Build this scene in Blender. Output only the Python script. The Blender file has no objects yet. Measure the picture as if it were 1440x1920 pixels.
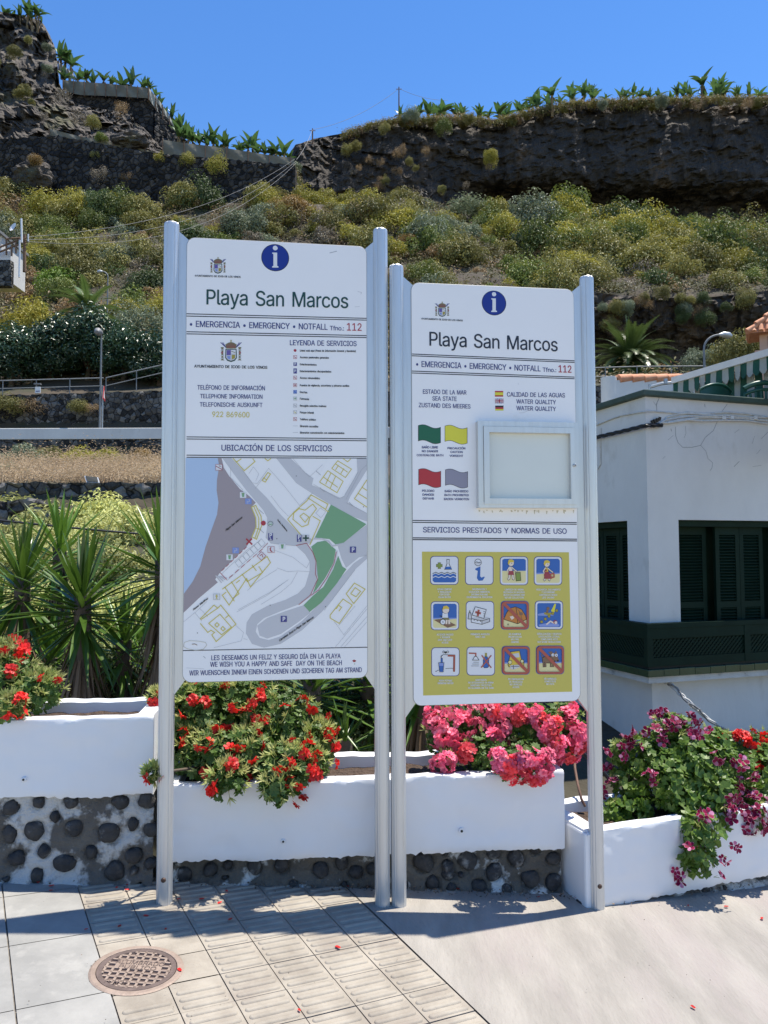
import bpy, bmesh, math, random
from mathutils import Vector, Matrix, noise, geometry
R = math.radians
SC = bpy.context.scene
# ------------------------------------------------------------------ camera, sky, sun, exposure
FPX = 1442.0                                   # focal length in photograph pixels (1440 px wide)
CAM = Vector((0, 0, 1.55)); PITCH = R(3.0); ROLL = R(-0.2)
cd = bpy.data.cameras.new('camera'); co = bpy.data.objects.new('camera', cd); SC.collection.objects.link(co)
cd.sensor_fit = 'HORIZONTAL'; cd.sensor_width = 36; cd.lens = 36 * FPX / 1440; cd.clip_start = .05; cd.clip_end = 2000
CM = Matrix.Rotation(R(90) + PITCH, 4, 'X') @ Matrix.Rotation(ROLL, 4, 'Z')
co.matrix_world = Matrix.Translation(CAM) @ CM
SC.camera = co
SUN = Vector((.27, .13, 1)).normalized()
w = bpy.data.worlds.new('World'); SC.world = w; w.use_nodes = True
wn = w.node_tree.nodes; sky = wn.new('ShaderNodeTexSky'); sky.sky_type = 'NISHITA'; sky.sun_disc = False
sky.sun_elevation = math.asin(SUN.z); sky.sun_rotation = math.atan2(SUN.x, SUN.y)
sky.altitude = 0; sky.air_density = 1.0; sky.dust_density = 0.0; sky.ozone_density = 3.0
bg = wn['Background']; bg.inputs[1].default_value = .115
hs = wn.new('ShaderNodeHueSaturation'); hs.inputs['Saturation'].default_value = 1.24; hs.inputs['Hue'].default_value = .506; hs.inputs['Value'].default_value = 1.2; w.node_tree.links.new(sky.outputs[0], hs.inputs['Color']); w.node_tree.links.new(hs.outputs[0], bg.inputs[0])
sl = bpy.data.lights.new('sun', 'SUN'); sl.energy = 5.0; sl.angle = R(.5); sl.color = (1, .94, .83)
so = bpy.data.objects.new('sun', sl); SC.collection.objects.link(so)
so.rotation_euler = SUN.to_track_quat('Z', 'Y').to_euler(); so.location = (5, 5, 60)
SC.view_settings.view_transform = 'Standard'; SC.view_settings.look = 'None'
SC.view_settings.exposure = .62; SC.view_settings.gamma = 1
SC.render.film_transparent = False
SC.cycles.max_bounces = 6; SC.cycles.transparent_max_bounces = 12

# ------------------------------------------------------------------ helpers
RX = CM.to_3x3()
def ray(px, py): return RX @ Vector(((px - 720) / FPX, -(py - 960) / FPX, -1))
def at(px, py, Y):
    d = ray(px, py); return CAM + d * (Y / d.y)
def px2m(p, Y): return p * Y / FPX
def gz(x): return .007 - .075 * x           # the street falls to the right
def ground(px, py):
    d = ray(px, py); t = (gz(0) - CAM.z) / (d.z + .075 * d.x); return CAM + d * t
def lerp(a, b, t): return a + (b - a) * t
def pl(x, pts):                                # piecewise linear
    if x <= pts[0][0]: return pts[0][1]
    for (a, b), (c, d) in zip(pts, pts[1:]):
        if x <= c: return lerp(b, d, (x - a) / (c - a))
    return pts[-1][1]

class MB:
    def __init__(s): s.v = []; s.f = []; s.m = []; s.sm = []
    def add(s, vs, fs, m=0, smooth=False):
        b = len(s.v); s.v += [Vector(q) for q in vs]
        for f in fs: s.f.append(tuple(b + i for i in f)); s.m.append(m); s.sm.append(smooth)
    def face(s, vs, m=0): s.add(vs, [tuple(range(len(vs)))], m)
    def box(s, c, sz, m=0, rot=None):
        c = Vector(c); h = Vector(sz) / 2
        vs = [Vector((x * h.x, y * h.y, z * h.z)) for x in (-1, 1) for y in (-1, 1) for z in (-1, 1)]
        if rot is not None: vs = [rot @ q for q in vs]
        s.add([c + q for q in vs], [(0, 1, 3, 2), (4, 6, 7, 5), (0, 4, 5, 1), (2, 3, 7, 6), (0, 2, 6, 4), (1, 5, 7, 3)], m)
    def hexa(s, p, m=0):                        # p: 4 bottom, 4 top, same winding
        s.add(p, [(3, 2, 1, 0), (4, 5, 6, 7), (0, 1, 5, 4), (1, 2, 6, 5), (2, 3, 7, 6), (3, 0, 4, 7)], m)
    def tube(s, pts, r, n=8, m=0, cap=True, smooth=True):
        pts = [Vector(p) for p in pts]; rs = r if isinstance(r, (list, tuple)) else [r] * len(pts)
        vs = []; u = None
        for i, p in enumerate(pts):
            t = (pts[min(i + 1, len(pts) - 1)] - pts[max(i - 1, 0)]).normalized()
            if u is None: u = t.orthogonal().normalized()
            u = (u - t * u.dot(t)).normalized(); v = t.cross(u)
            vs += [p + (u * math.cos(2 * math.pi * k / n) + v * math.sin(2 * math.pi * k / n)) * rs[i] for k in range(n)]
        fs = [(i * n + k, i * n + (k + 1) % n, (i + 1) * n + (k + 1) % n, (i + 1) * n + k) for i in range(len(pts) - 1) for k in range(n)]
        s.add(vs, fs, m, smooth)
        if cap:
            s.add(vs[:n], [tuple(range(n))[::-1]], m); s.add(vs[-n:], [tuple(range(n))], m)
    def prism(s, poly, z0, z1, m=0, smooth=False):   # poly: list of Vector 2-D (x, y)
        n = len(poly); vs = [Vector((p[0], p[1], z0)) for p in poly] + [Vector((p[0], p[1], z1)) for p in poly]
        s.add(vs, [(i, (i + 1) % n, n + (i + 1) % n, n + i) for i in range(n)], m, smooth)
        s.add(vs[:n], [tuple(range(n))[::-1]], m); s.add(vs[n:], [tuple(range(n))], m)
    def grid(s, P, m=0, smooth=True, mf=None):  # P[i][j]
        a, b = len(P), len(P[0]); vs = [q for r_ in P for q in r_]; base = len(s.v)
        s.v += [Vector(q) for q in vs]
        for i in range(a - 1):
            for j in range(b - 1):
                s.f.append((base + i * b + j, base + i * b + j + 1, base + (i + 1) * b + j + 1, base + (i + 1) * b + j))
                s.m.append(mf(i, j) if mf else m); s.sm.append(smooth)
    def mesh(s, name, mats, inv=None):
        me = bpy.data.meshes.new(name)
        me.from_pydata([inv @ q for q in s.v] if inv is not None else s.v, [], s.f)
        for m in (mats if isinstance(mats, (list, tuple)) else [mats]): me.materials.append(m)
        me.polygons.foreach_set('material_index', s.m); me.polygons.foreach_set('use_smooth', s.sm); me.update()
        return me
    def build(s, name, mats, parent=None, bevel=0):  # verts given in world space
        me = s.mesh(name, mats, W(parent).inverted() if parent else None)
        o = bpy.data.objects.new(name, me); SC.collection.objects.link(o); o.parent = parent
        if name == 'trough': me.set_sharp_from_angle(angle=R(38))
        if bevel:
            b = o.modifiers.new('bevel', 'BEVEL'); b.width = bevel; b.segments = 2; b.limit_method = 'ANGLE'
        return o
def W(o):
    m = Matrix.LocRotScale(o.location, o.rotation_euler, o.scale)
    return W(o.parent) @ m if o.parent else m
def tag(o, label, cat, group=None):
    o['label'] = label; o['category'] = cat
    if group: o['group'] = group
    return o
def thing(name, label, cat, loc=(0, 0, 0), rz=0, group=None):
    o = bpy.data.objects.new(name, None); SC.collection.objects.link(o); o.empty_display_size = .1
    o.location = loc; o.rotation_euler = (0, 0, rz); return tag(o, label, cat, group)
def struct(o): o['kind'] = 'structure'; return o
def stuff(o, label=None, cat=None):
    o['kind'] = 'stuff'
    if label: o['label'] = label; o['category'] = cat
    return o
def inst(name, me, loc, rot=(0, 0, 0), sc=1, parent=None, mat=None):
    o = bpy.data.objects.new(name, me); SC.collection.objects.link(o)
    o.location = loc; o.rotation_euler = rot; o.scale = (sc, sc, sc) if not isinstance(sc, (tuple, list)) else sc
    if parent: o.parent = parent
    if mat: o.material_slots[0].link = 'OBJECT'; o.material_slots[0].material = mat
    return o
def rot_to(n, spin=0):                           # +Z -> n
    return (Vector(n).to_track_quat('Z', 'Y').to_matrix() @ Matrix.Rotation(spin, 3, 'Z'))

# ------------------------------------------------------------------ materials
def mat(name, c1, c2=None, scale=5, rough=.6, bump=0, bscale=40, metal=0, detail=6, stretch=None, lo=.35, hi=.65, spec=.5, c3=None, s3=1.0, lo3=.5, hi3=.7, bdist=.01):
    m = bpy.data.materials.new(name); m.use_nodes = True; nt = m.node_tree; N = nt.nodes; L = nt.links
    p = N['Principled BSDF']; p.inputs['Roughness'].default_value = rough; p.inputs['Metallic'].default_value = metal
    p.inputs['Specular IOR Level'].default_value = spec
    p.inputs['Base Color'].default_value = (*c1, 1)
    tc = N.new('ShaderNodeTexCoord'); src = tc.outputs['Object']
    if stretch:
        mp = N.new('ShaderNodeMapping'); mp.inputs['Scale'].default_value = stretch; L.new(src, mp.inputs[0]); src = mp.outputs[0]
    def ramp(sc, lo, hi, det):
        n = N.new('ShaderNodeTexNoise'); n.inputs['Scale'].default_value = sc; n.inputs['Detail'].default_value = det; n.inputs['Roughness'].default_value = .62
        L.new(src, n.inputs['Vector'])
        r = N.new('ShaderNodeMapRange'); r.inputs[1].default_value = lo; r.inputs[2].default_value = hi; L.new(n.outputs[0], r.inputs[0]); return r.outputs[0]
    def mix(f, a, b):
        x = N.new('ShaderNodeMix'); x.data_type = 'RGBA'; L.new(f, x.inputs[0])
        for i, q in ((6, a), (7, b)):
            if isinstance(q, tuple): x.inputs[i].default_value = (*q, 1)
            else: L.new(q, x.inputs[i])
        return x.outputs[2]
    if c2:
        col = mix(ramp(scale, lo, hi, detail), c1, c2)
        if c3: col = mix(ramp(s3, lo3, hi3, 5), col, c3)
        L.new(col, p.inputs['Base Color'])
    if bump:
        n = N.new('ShaderNodeTexNoise'); n.inputs['Scale'].default_value = bscale; n.inputs['Detail'].default_value = 7; L.new(src, n.inputs['Vector'])
        b = N.new('ShaderNodeBump'); b.inputs['Strength'].default_value = bump; b.inputs['Distance'].default_value = bdist
        L.new(n.outputs[0], b.inputs['Height']); L.new(b.outputs[0], p.inputs['Normal'])
    return m
def leaf(name, c1, c2, rough=.5, scale=3, trans=.25, spec=.5, rnd=.0):
    m = mat(name, c1, c2, scale=scale, rough=rough, detail=3, lo=.3, hi=.7, spec=spec); nt = m.node_tree; N = nt.nodes; L = nt.links
    p = N['Principled BSDF']; out = N['Material Output']; t = N.new('ShaderNodeBsdfTranslucent'); x = N.new('ShaderNodeMixShader')
    src = p.inputs['Base Color'].links[0].from_socket
    oi = N.new('ShaderNodeObjectInfo'); h = N.new('ShaderNodeHueSaturation'); r = N.new('ShaderNodeMapRange')
    r.inputs[3].default_value = .75; r.inputs[4].default_value = 1.3; L.new(oi.outputs['Random'], r.inputs[0]); L.new(r.outputs[0], h.inputs['Value'])
    L.new(src, h.inputs['Color']); L.new(h.outputs[0], p.inputs['Base Color']); L.new(h.outputs[0], t.inputs[0])
    x.inputs[0].default_value = trans; L.new(p.outputs[0], x.inputs[1]); L.new(t.outputs[0], x.inputs[2]); L.new(x.outputs[0], out.inputs[0])
    return m
def stones(name, c1, c2, gap, scale, rough=.85, bdist=.06, wscale=(1, 1, 1), gapw=.08):   # dry stone masonry
    m = bpy.data.materials.new(name); m.use_nodes = True; nt = m.node_tree; N = nt.nodes; L = nt.links; p = N['Principled BSDF']
    p.inputs['Roughness'].default_value = rough; p.inputs['Specular IOR Level'].default_value = .25
    tc = N.new('ShaderNodeTexCoord'); mp = N.new('ShaderNodeMapping'); mp.inputs['Scale'].default_value = wscale; L.new(tc.outputs['Object'], mp.inputs[0])
    nz = N.new('ShaderNodeTexNoise'); nz.inputs['Scale'].default_value = scale * .8; L.new(mp.outputs[0], nz.inputs[0])
    ad = N.new('ShaderNodeVectorMath'); ad.operation = 'MULTIPLY_ADD'; ad.inputs[1].default_value = (.5 / scale,) * 3; L.new(nz.outputs[1], ad.inputs[0]); L.new(mp.outputs[0], ad.inputs[2])
    v = N.new('ShaderNodeTexVoronoi'); v.feature = 'DISTANCE_TO_EDGE'; v.inputs['Scale'].default_value = scale; L.new(ad.outputs[0], v.inputs['Vector'])
    v2 = N.new('ShaderNodeTexVoronoi'); v2.inputs['Scale'].default_value = scale; L.new(ad.outputs[0], v2.inputs['Vector'])
    n2 = N.new('ShaderNodeTexNoise'); n2.inputs['Scale'].default_value = scale * 5; n2.inputs['Detail'].default_value = 6; L.new(tc.outputs['Object'], n2.inputs[0])
    sp = N.new('ShaderNodeSeparateColor'); L.new(v2.outputs['Color'], sp.inputs[0])
    am = N.new('ShaderNodeMath'); am.operation = 'MULTIPLY_ADD'; L.new(n2.outputs[0], am.inputs[0]); am.inputs[1].default_value = .8; L.new(sp.outputs[0], am.inputs[2])
    r0 = N.new('ShaderNodeMapRange'); r0.inputs[1].default_value = .5; r0.inputs[2].default_value = 1.4; L.new(am.outputs[0], r0.inputs[0])
    x = N.new('ShaderNodeMix'); x.data_type = 'RGBA'; L.new(r0.outputs[0], x.inputs[0]); x.inputs[6].default_value = (*c1, 1); x.inputs[7].default_value = (*c2, 1)
    r = N.new('ShaderNodeMapRange'); r.inputs[2].default_value = gapw; L.new(v.outputs[0], r.inputs[0])
    y = N.new('ShaderNodeMix'); y.data_type = 'RGBA'; L.new(r.outputs[0], y.inputs[0]); y.inputs[6].default_value = (*gap, 1); L.new(x.outputs[2], y.inputs[7])
    L.new(y.outputs[2], p.inputs['Base Color'])
    r2 = N.new('ShaderNodeMapRange'); r2.inputs[2].default_value = .25; L.new(v.outputs[0], r2.inputs[0])
    a2 = N.new('ShaderNodeMath'); a2.operation = 'MULTIPLY_ADD'; L.new(n2.outputs[0], a2.inputs[0]); a2.inputs[1].default_value = .3; L.new(r2.outputs[0], a2.inputs[2])
    b = N.new('ShaderNodeBump'); b.inputs['Distance'].default_value = bdist; L.new(a2.outputs[0], b.inputs['Height']); L.new(b.outputs[0], p.inputs['Normal'])
    return m

K = {}
K['white'] = mat('white_limewash', (.87, .845, .80), (.78, .755, .715), 3.5, .85, 1, 9, c3=(.55, .52, .47), s3=6, lo3=.60, hi3=.82, bdist=.022, spec=.2, stretch=(1, 1, .55), detail=10)
K['wall'] = mat('white_wall_paint', (.71, .69, .655), (.62, .60, .57), .9, .8, .5, 12, c3=(.48, .45, .40), s3=2.2, lo3=.58, hi3=.80, bdist=.012, stretch=(1, 1, .6), spec=.2, detail=10)
K['concrete'] = mat('smooth_concrete', (.335, .308, .272), (.245, .225, .198), 4.5, .85, .9, 45, stretch=(1.6, .45, 1), c3=(.30, .258, .242), s3=1.6, lo3=.5, hi3=.72, bdist=.006, detail=10)
K['slab'] = mat('grey_slab', (.32, .31, .288), (.235, .23, .215), 5, .75, .35, 70, c3=(.38, .365, .335), s3=6, lo3=.55, hi3=.75, bdist=.003)
K['tile'] = mat('tactile_tile_cement', (.36, .32, .262), (.25, .217, .175), 6, .8, .7, 70, c3=(.27, .23, .19), s3=3, lo3=.55, hi3=.75, bdist=.003)
K['joint'] = mat('dark_joint_dirt', (.13, .115, .10), (.22, .195, .165), 30, .95)
K['mortarw'] = mat('lime_splashed_mortar', (.13, .12, .105), (.085, .078, .07), 8, .9, .8, 50, c3=(.47, .465, .45), s3=5.0, lo3=.46, hi3=.53, bdist=.02)
K['mortar'] = mat('worn_mortar', (.12, .108, .09), (.075, .068, .058), 8, .9, .8, 50, c3=(.55, .55, .53), s3=5.5, lo3=.57, hi3=.63, bdist=.02)
K['pebble'] = mat('dark_basalt_cobble', (.055, .052, .050), (.022, .022, .024), 18, .8, .9, 45, c3=(.24, .235, .225), s3=11, lo3=.57, hi3=.70, bdist=.012)
K['soil'] = mat('planter_soil', (.055, .035, .025), (.10, .065, .045), 30, .95, 1, 60, bdist=.03)
K['cornice'] = mat('stained_cornice_paint', (.66, .64, .60), (.50, .48, .44), 2.5, .85, .8, 14, c3=(.24, .23, .21), s3=5, lo3=.60, hi3=.70, bdist=.012, spec=.2)
K['alu'] = mat('brushed_aluminium', (.63, .645, .65), (.57, .58, .58), 3, .36, .08, 60, metal=.55, stretch=(20, 20, 1), bdist=.002)
K['aluworn'] = mat('worn_aluminium', (.60, .60, .58), (.50, .495, .47), 6, .5, .2, 60, metal=.2, c3=(.33, .29, .24), s3=8, lo3=.66, hi3=.8)
K['panel'] = mat('white_sign_panel', (.88, .87, .86), (.85, .84, .83), 2, .38, c3=(.68, .66, .60), s3=4, lo3=.66, hi3=.9)
K['edge'] = mat('sign_edge', (.28, .28, .27), rough=.5)
K['bolt'] = mat('dark_bolt', (.06, .04, .035), (.12, .07, .05), 40, .6, metal=.5)
K['glass'] = mat('frosted_pane', (.70, .72, .66), (.66, .68, .62), 2, .12)
K['hgreen'] = mat('dark_green_paint', (.003, .016, .009), (.005, .022, .013), 5, .6, .2, 30, spec=.15)
K['ggreen'] = mat('weathered_green_paint', (.035, .062, .045), (.05, .08, .06), 8, .55, .2, 30)
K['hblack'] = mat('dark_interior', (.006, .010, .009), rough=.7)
K['gtile'] = mat('green_glazed_tile', (.012, .045, .022), (.02, .06, .03), 6, .25)
K['roof'] = mat('terracotta_tile', (.55, .22, .11), (.66, .33, .19), 6, .8, .4, 20)
K['pink'] = mat('salmon_render', (.62, .40, .30), (.56, .36, .27), 2, .85)
K['black'] = mat('black_cable', (.018, .018, .020), rough=.45)
K['cablew'] = mat('painted_cable', (.66, .65, .62), (.5, .49, .46), 20, .6)
K['cableg'] = mat('grey_cable', (.22, .22, .22), rough=.6)
K['galv'] = mat('galvanised_steel', (.50, .52, .53), (.42, .44, .45), 4, .45, metal=.5)
K['dull'] = mat('dull_grey_steel', (.17, .18, .185), (.23, .24, .245), 4, .65)
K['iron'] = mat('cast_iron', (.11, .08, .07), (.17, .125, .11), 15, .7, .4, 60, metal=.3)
K['ironpale'] = mat('pale_rusty_iron', (.34, .26, .21), (.26, .195, .155), 15, .65, .4, 60, metal=.2)  # paler, rustier iron than the cover, on frame and ribs
K['rust'] = mat('brown_pipe', (.16, .085, .06), (.22, .13, .09), 20, .7)
K['gstripe'] = mat('awning_green', (.004, .055, .038), (.006, .07, .048), 5, .8)
K['wstripe'] = mat('awning_white_shaded', (.27, .29, .275), (.32, .34, .32), 5, .8)  # white stripes, their backlit shade put into the colour as grey
K['chair'] = mat('green_plastic', (.012, .07, .045), rough=.35)
K['road'] = mat('asphalt', (.05, .05, .05), (.07, .07, .068), 3, .9)
K['dry'] = stones('dark_dry_stone', (.022, .021, .021), (.19, .18, .165), (.004, .004, .004), 3.2)
K['dryfar'] = stones('terrace_dry_stone', (.022, .020, .019), (.105, .092, .080), (.004, .004, .004), 1.25, bdist=.25)
K['cliff'] = mat('basalt_cliff', (.024, .020, .017), (.080, .064, .050), .45, .9, 1, .9, detail=12, stretch=(1, 1, .32), c3=(.13, .088, .056), s3=.24, lo3=.55, hi3=.72, bdist=1.5, lo=.3, hi=.72)
K['rock'] = mat('volcanic_rock', (.030, .026, .024), (.135, .112, .092), .45, .9, 1, .8, detail=12, c3=(.085, .08, .04), s3=.13, lo3=.56, hi3=.66, bdist=1.2)
K['earth'] = mat('dry_hillside_earth', (.035, .028, .018), (.07, .052, .034), .35, .95, .8, 2, c3=(.04, .042, .02), s3=.2, lo3=.45, hi3=.6, bdist=.2)
K['net'] = mat('grey_wind_net', (.15, .14, .105), (.21, .195, .15), .5, .9)
K['netpale'] = mat('pale_wind_net', (.46, .44, .37), (.38, .36, .30), .5, .9)
K['wood'] = mat('weathered_wood', (.16, .09, .05), (.22, .13, .08), 8, .8)
K['bark'] = mat('brown_bark', (.075, .055, .04), (.12, .09, .065), 12, .9, .6, 30)
K['redsign'] = mat('red_sign_paint', (.45, .03, .03), rough=.5)
def ink(n, c, r=.4): K[n] = mat('print_' + n, c, rough=r)
ink('navy', (.035, .045, .19)); ink('dgreen', (.008, .055, .045)); ink('nblack', (.012, .016, .03)); ink('red', (.42, .03, .05)); ink('yel', (.64, .54, .11))
ink('grey', (.56, .56, .58)); ink('greyline', (.36, .37, .39)); ink('sea', (.44, .57, .75)); ink('sand', (.35, .295, .31)); ink('mgreen', (.18, .37, .20)); ink('ochre', (.58, .50, .10))
ink('blue', (.006, .025, .24)); ink('pblue', (.05, .05, .23)); ink('sky', (.02, .12, .42)); ink('beach', (.74, .66, .33)); ink('white', (.74, .745, .76)); ink('skin', (.78, .66, .55)); ink('orange', (.55, .21, .04))
ink('flaggreen', (.005, .12, .055)); ink('flagyel', (.72, .66, .045)); ink('flagred', (.46, .025, .035)); ink('flaggrey', (.27, .26, .33)); ink('gold', (.36, .29, .035)); ink('black', (.012, .012, .014)); ink('brown', (.22, .12, .07))
ink('maroon', (.33, .04, .06)); ink('lblue', (.22, .30, .62)); ink('picred', (.42, .09, .06)); ink('can', (.22, .30, .05)); ink('purple', (.13, .09, .32)); ink('olive', (.20, .18, .08)); ink('blond', (.70, .50, .06))
ink('pgrey', (.58, .575, .59)); ink('stain', (.55, .52, .42))
K['gerleaf'] = leaf('geranium_leaf', (.06, .13, .018), (.13, .22, .04), .5, 9, .35)
K['gerpale'] = leaf('geranium_seed_head', (.44, .54, .14), (.54, .50, .20), .6, 12, .35)
K['regleaf'] = leaf('pelargonium_leaf', (.09, .19, .018), (.21, .32, .05), .45, 9, .35)
K['petred'] = leaf('scarlet_petal', (.62, .012, .012), (.72, .03, .02), .5, 30, .3)
K['petpink'] = leaf('pink_petal', (.85, .075, .20), (.90, .27, .38), .5, 25, .3)
K['petcoral'] = leaf('coral_petal', (.82, .05, .07), (.85, .10, .12), .5, 25, .3)
K['petdark'] = leaf('maroon_petal', (.17, .004, .03), (.27, .010, .06), .6, 30, .15, .15)
K['petedge'] = leaf('pale_pink_petal', (.58, .26, .40), (.48, .15, .29), .5, 30, .3)
K['yucca'] = leaf('yucca_leaf', (.055, .125, .014), (.12, .21, .03), .30, 2, .2, .6)
K['dead'] = leaf('dead_yucca_leaf', (.17, .11, .065), (.26, .18, .11), .8, 3, .15)
K['banana'] = leaf('banana_leaf', (.06, .135, .035), (.13, .22, .07), .3, .8, .25)
K['palm'] = leaf('palm_frond', (.075, .13, .03), (.14, .20, .06), .35, 1, .2)
K['laurel'] = leaf('glossy_laurel_leaf', (.022, .055, .022), (.05, .095, .04), .34, .8, .12, .7)
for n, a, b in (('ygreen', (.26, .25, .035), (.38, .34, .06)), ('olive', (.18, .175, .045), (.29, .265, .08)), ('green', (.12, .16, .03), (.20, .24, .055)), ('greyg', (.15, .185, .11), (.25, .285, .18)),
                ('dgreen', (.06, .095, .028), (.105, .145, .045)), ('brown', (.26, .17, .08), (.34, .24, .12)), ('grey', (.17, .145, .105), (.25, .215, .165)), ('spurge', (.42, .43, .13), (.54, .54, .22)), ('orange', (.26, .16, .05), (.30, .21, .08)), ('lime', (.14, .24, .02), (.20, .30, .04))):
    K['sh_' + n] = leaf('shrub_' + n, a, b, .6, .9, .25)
K['scrub'] = leaf('low_scrub_leaf', (.075, .08, .026), (.14, .125, .05), .8, .5, .15)
K['grass'] = leaf('dry_grass', (.56, .44, .29), (.42, .31, .20), .8, .35, .35)

# ------------------------------------------------------------------ the setting: pavement, terrain, cliffs
TE = Vector((math.cos(R(28.7)), math.sin(R(28.7)))); TN = Vector((-TE.y, TE.x)); TC, TR = .1835, .175; E0, N0 = .470, 2.584
def tp(e, n, h=0):                               # tile-grid coordinates -> world
    q = TE * e + TN * n; return Vector((q.x, q.y, gz(q.x) + h))
WL = [(-6, 2.95), (-2.6, 3.33), (-1.5, 3.46), (-1.03, 3.51), (-.55, 3.54), (.75, 3.65), (1.05, 3.65), (2.05, 4.03), (4.5, 5.0), (9, 7.5)]   # foot of the planter wall
g = MB(); cols = []
for i in range(61):
    x = -9 + 18 * i / 60; yb = pl(x, WL) + .22
    cols.append([Vector((x, lerp(-9, yb, j / 12), gz(x) - .012)) for j in range(13)])
g.grid(cols); struct(g.build('pavement', K['concrete']))
# smooth concrete apron right of the tactile band, one sheet 8 mm above the bed
def clip_half(poly, nx, ny, c):                  # keep nx*x+ny*y <= c
    out = []
    for i, p in enumerate(poly):
        q = poly[(i + 1) % len(poly)]; a = nx * p[0] + ny * p[1] - c; b = nx * q[0] + ny * q[1] - c
        if a <= 0: out.append(p)
        if a * b < 0: t = a / (a - b); out.append((lerp(p[0], q[0], t), lerp(p[1], q[1], t)))
    return out
def wallclip(poly):
    for (a, b), (c, d) in zip(WL, WL[1:]):       # the wall foot is convex towards the street at each joint seen here
        pass
    return poly
g = MB(); P = []
e0 = E0 + 6 * TC + .005
for i in range(40):
    n = -3 + 9 * i / 39; row = []
    for j in range(40):
        e = e0 + 8 * (j / 39) ** 1.5; v = tp(e, n, 0); v.y = min(v.y, pl(v.x, WL) + .2); v.z = gz(v.x) + .003 * noise.noise(v * 1.7); row.append(v)
    P.append(row)
g.grid(P); struct(g.build('concrete_apron', K['concrete']))
# tactile tiles: each slab with four raised bars, in one paving object
g = MB(); rnd = random.Random(4)
MHC = Vector((-.883, 2.812)); MHR = .150
def under_wall(q): return q.y > pl(q.x, WL) + .12
def near_mh(q, r): return (Vector((q.x, q.y)) - MHC).length < r
for c in range(6):
    for r in range(-9, 9):
        ea, na = E0 + c * TC + .002, N0 + r * TR + .002; eb, nb = ea + TC - .004, na + TR - .004
        if under_wall(tp((ea + eb) / 2, (na + nb) / 2)): continue
        dz = rnd.uniform(-.0012, .0012)
        if near_mh(tp((ea + eb) / 2, (na + nb) / 2), MHR + .14):
            st = 12                               # cut round the manhole frame
            for i in range(st):
                for j in range(st):
                    a, b = lerp(ea, eb, i / st), lerp(na, nb, j / st); a2, b2 = lerp(ea, eb, (i + 1) / st), lerp(na, nb, (j + 1) / st)
                    if not near_mh(tp((a + a2) / 2, (b + b2) / 2), MHR + .002): g.face([tp(a, b, dz), tp(a2, b, dz), tp(a2, b2, dz), tp(a, b2, dz)])
        else:
            g.add([tp(ea, na, dz), tp(eb, na, dz), tp(eb, nb, dz), tp(ea, nb, dz), tp(ea, na, -.012), tp(eb, na, -.012), tp(eb, nb, -.012), tp(ea, nb, -.012)], [(0, 1, 2, 3), (0, 4, 5, 1), (1, 5, 6, 2), (2, 6, 7, 3), (3, 7, 4, 0)])
        for k in range(4):
            nc = lerp(na, nb, (k + .5) / 4); h = .0058; ww = .0115
            if near_mh(tp((ea + eb) / 2, nc), MHR + .085): continue
            prof = []
            for s_ in range(13):                  # rounded-end bar
                if s_ <= 6: an = math.pi / 2 + math.pi * s_ / 6; cx = ea + .022
                else: an = -math.pi / 2 + math.pi * (s_ - 7) / 6; cx = eb - .022
                prof.append((cx, math.cos(an), math.sin(an)))
            lo = [tp(cx + ca * ww, nc + sa * ww, dz + .0002) for cx, ca, sa in prof]; mi = [tp(cx + ca * ww * .8, nc + sa * ww * .8, dz + h * .75) for cx, ca, sa in prof]; hi = [tp(cx + ca * ww * .45, nc + sa * ww * .45, dz + h) for cx, ca, sa in prof]
            n_ = len(prof); g.add(lo + mi + hi, [(i, (i + 1) % n_, n_ + (i + 1) % n_, n_ + i) for i in range(n_)] + [(n_ + i, n_ + (i + 1) % n_, 2 * n_ + (i + 1) % n_, 2 * n_ + i) for i in range(n_)] + [tuple(range(2 * n_, 3 * n_))], 0, True)
struct(g.build('tactile_paving', K['tile']))
g = MB()                                          # joint bed seen in the gaps
P = [[tp(lerp(E0 - .01, E0 + 6 * TC + .014, i / 4), lerp(.6, 4.4, j / 30), -.007) for i in range(5)] for j in range(31)]
for row in P:
    for v in row: v.y = min(v.y, pl(v.x, WL) + .2)
g.grid(P); struct(g.build('joint_bed', K['joint']))
g = MB()                                          # grey slabs, left
for c in range(-14, 0):
    for r in range(-6, 6):
        ea, na = E0 + c * .29 + .003, 2.79 + r * .42 + .002; eb, nb = ea + .284, na + .416
        q = tp((ea + eb) / 2, na)
        if q.y > pl(q.x, WL) + .1: continue
        st = 16 if near_mh(tp((ea + eb) / 2, (na + nb) / 2), .45) else 1
        for i in range(st):
            for j in range(st):
                a, b = lerp(ea, eb, i / st), lerp(na, nb, j / st); a2, b2 = lerp(ea, eb, (i + 1) / st), lerp(na, nb, (j + 1) / st)
                if not near_mh(tp((a + a2) / 2, (b + b2) / 2), MHR + .004): g.face([tp(a, b), tp(a2, b), tp(a2, b2), tp(a, b2)])
struct(g.build('slab_paving', K['slab']))
g = MB(); P = [[tp(E0 - 4.1 + .0 + i * .5, lerp(-.5, 5, j / 20), -.008) for i in range(9)] for j in range(21)]
for row in P:
    for v in row: v.y = min(v.y, pl(v.x, WL) + .2); v.x = min(v.x, 50)
g.grid(P); struct(g.build('slab_bed', K['joint']))

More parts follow.
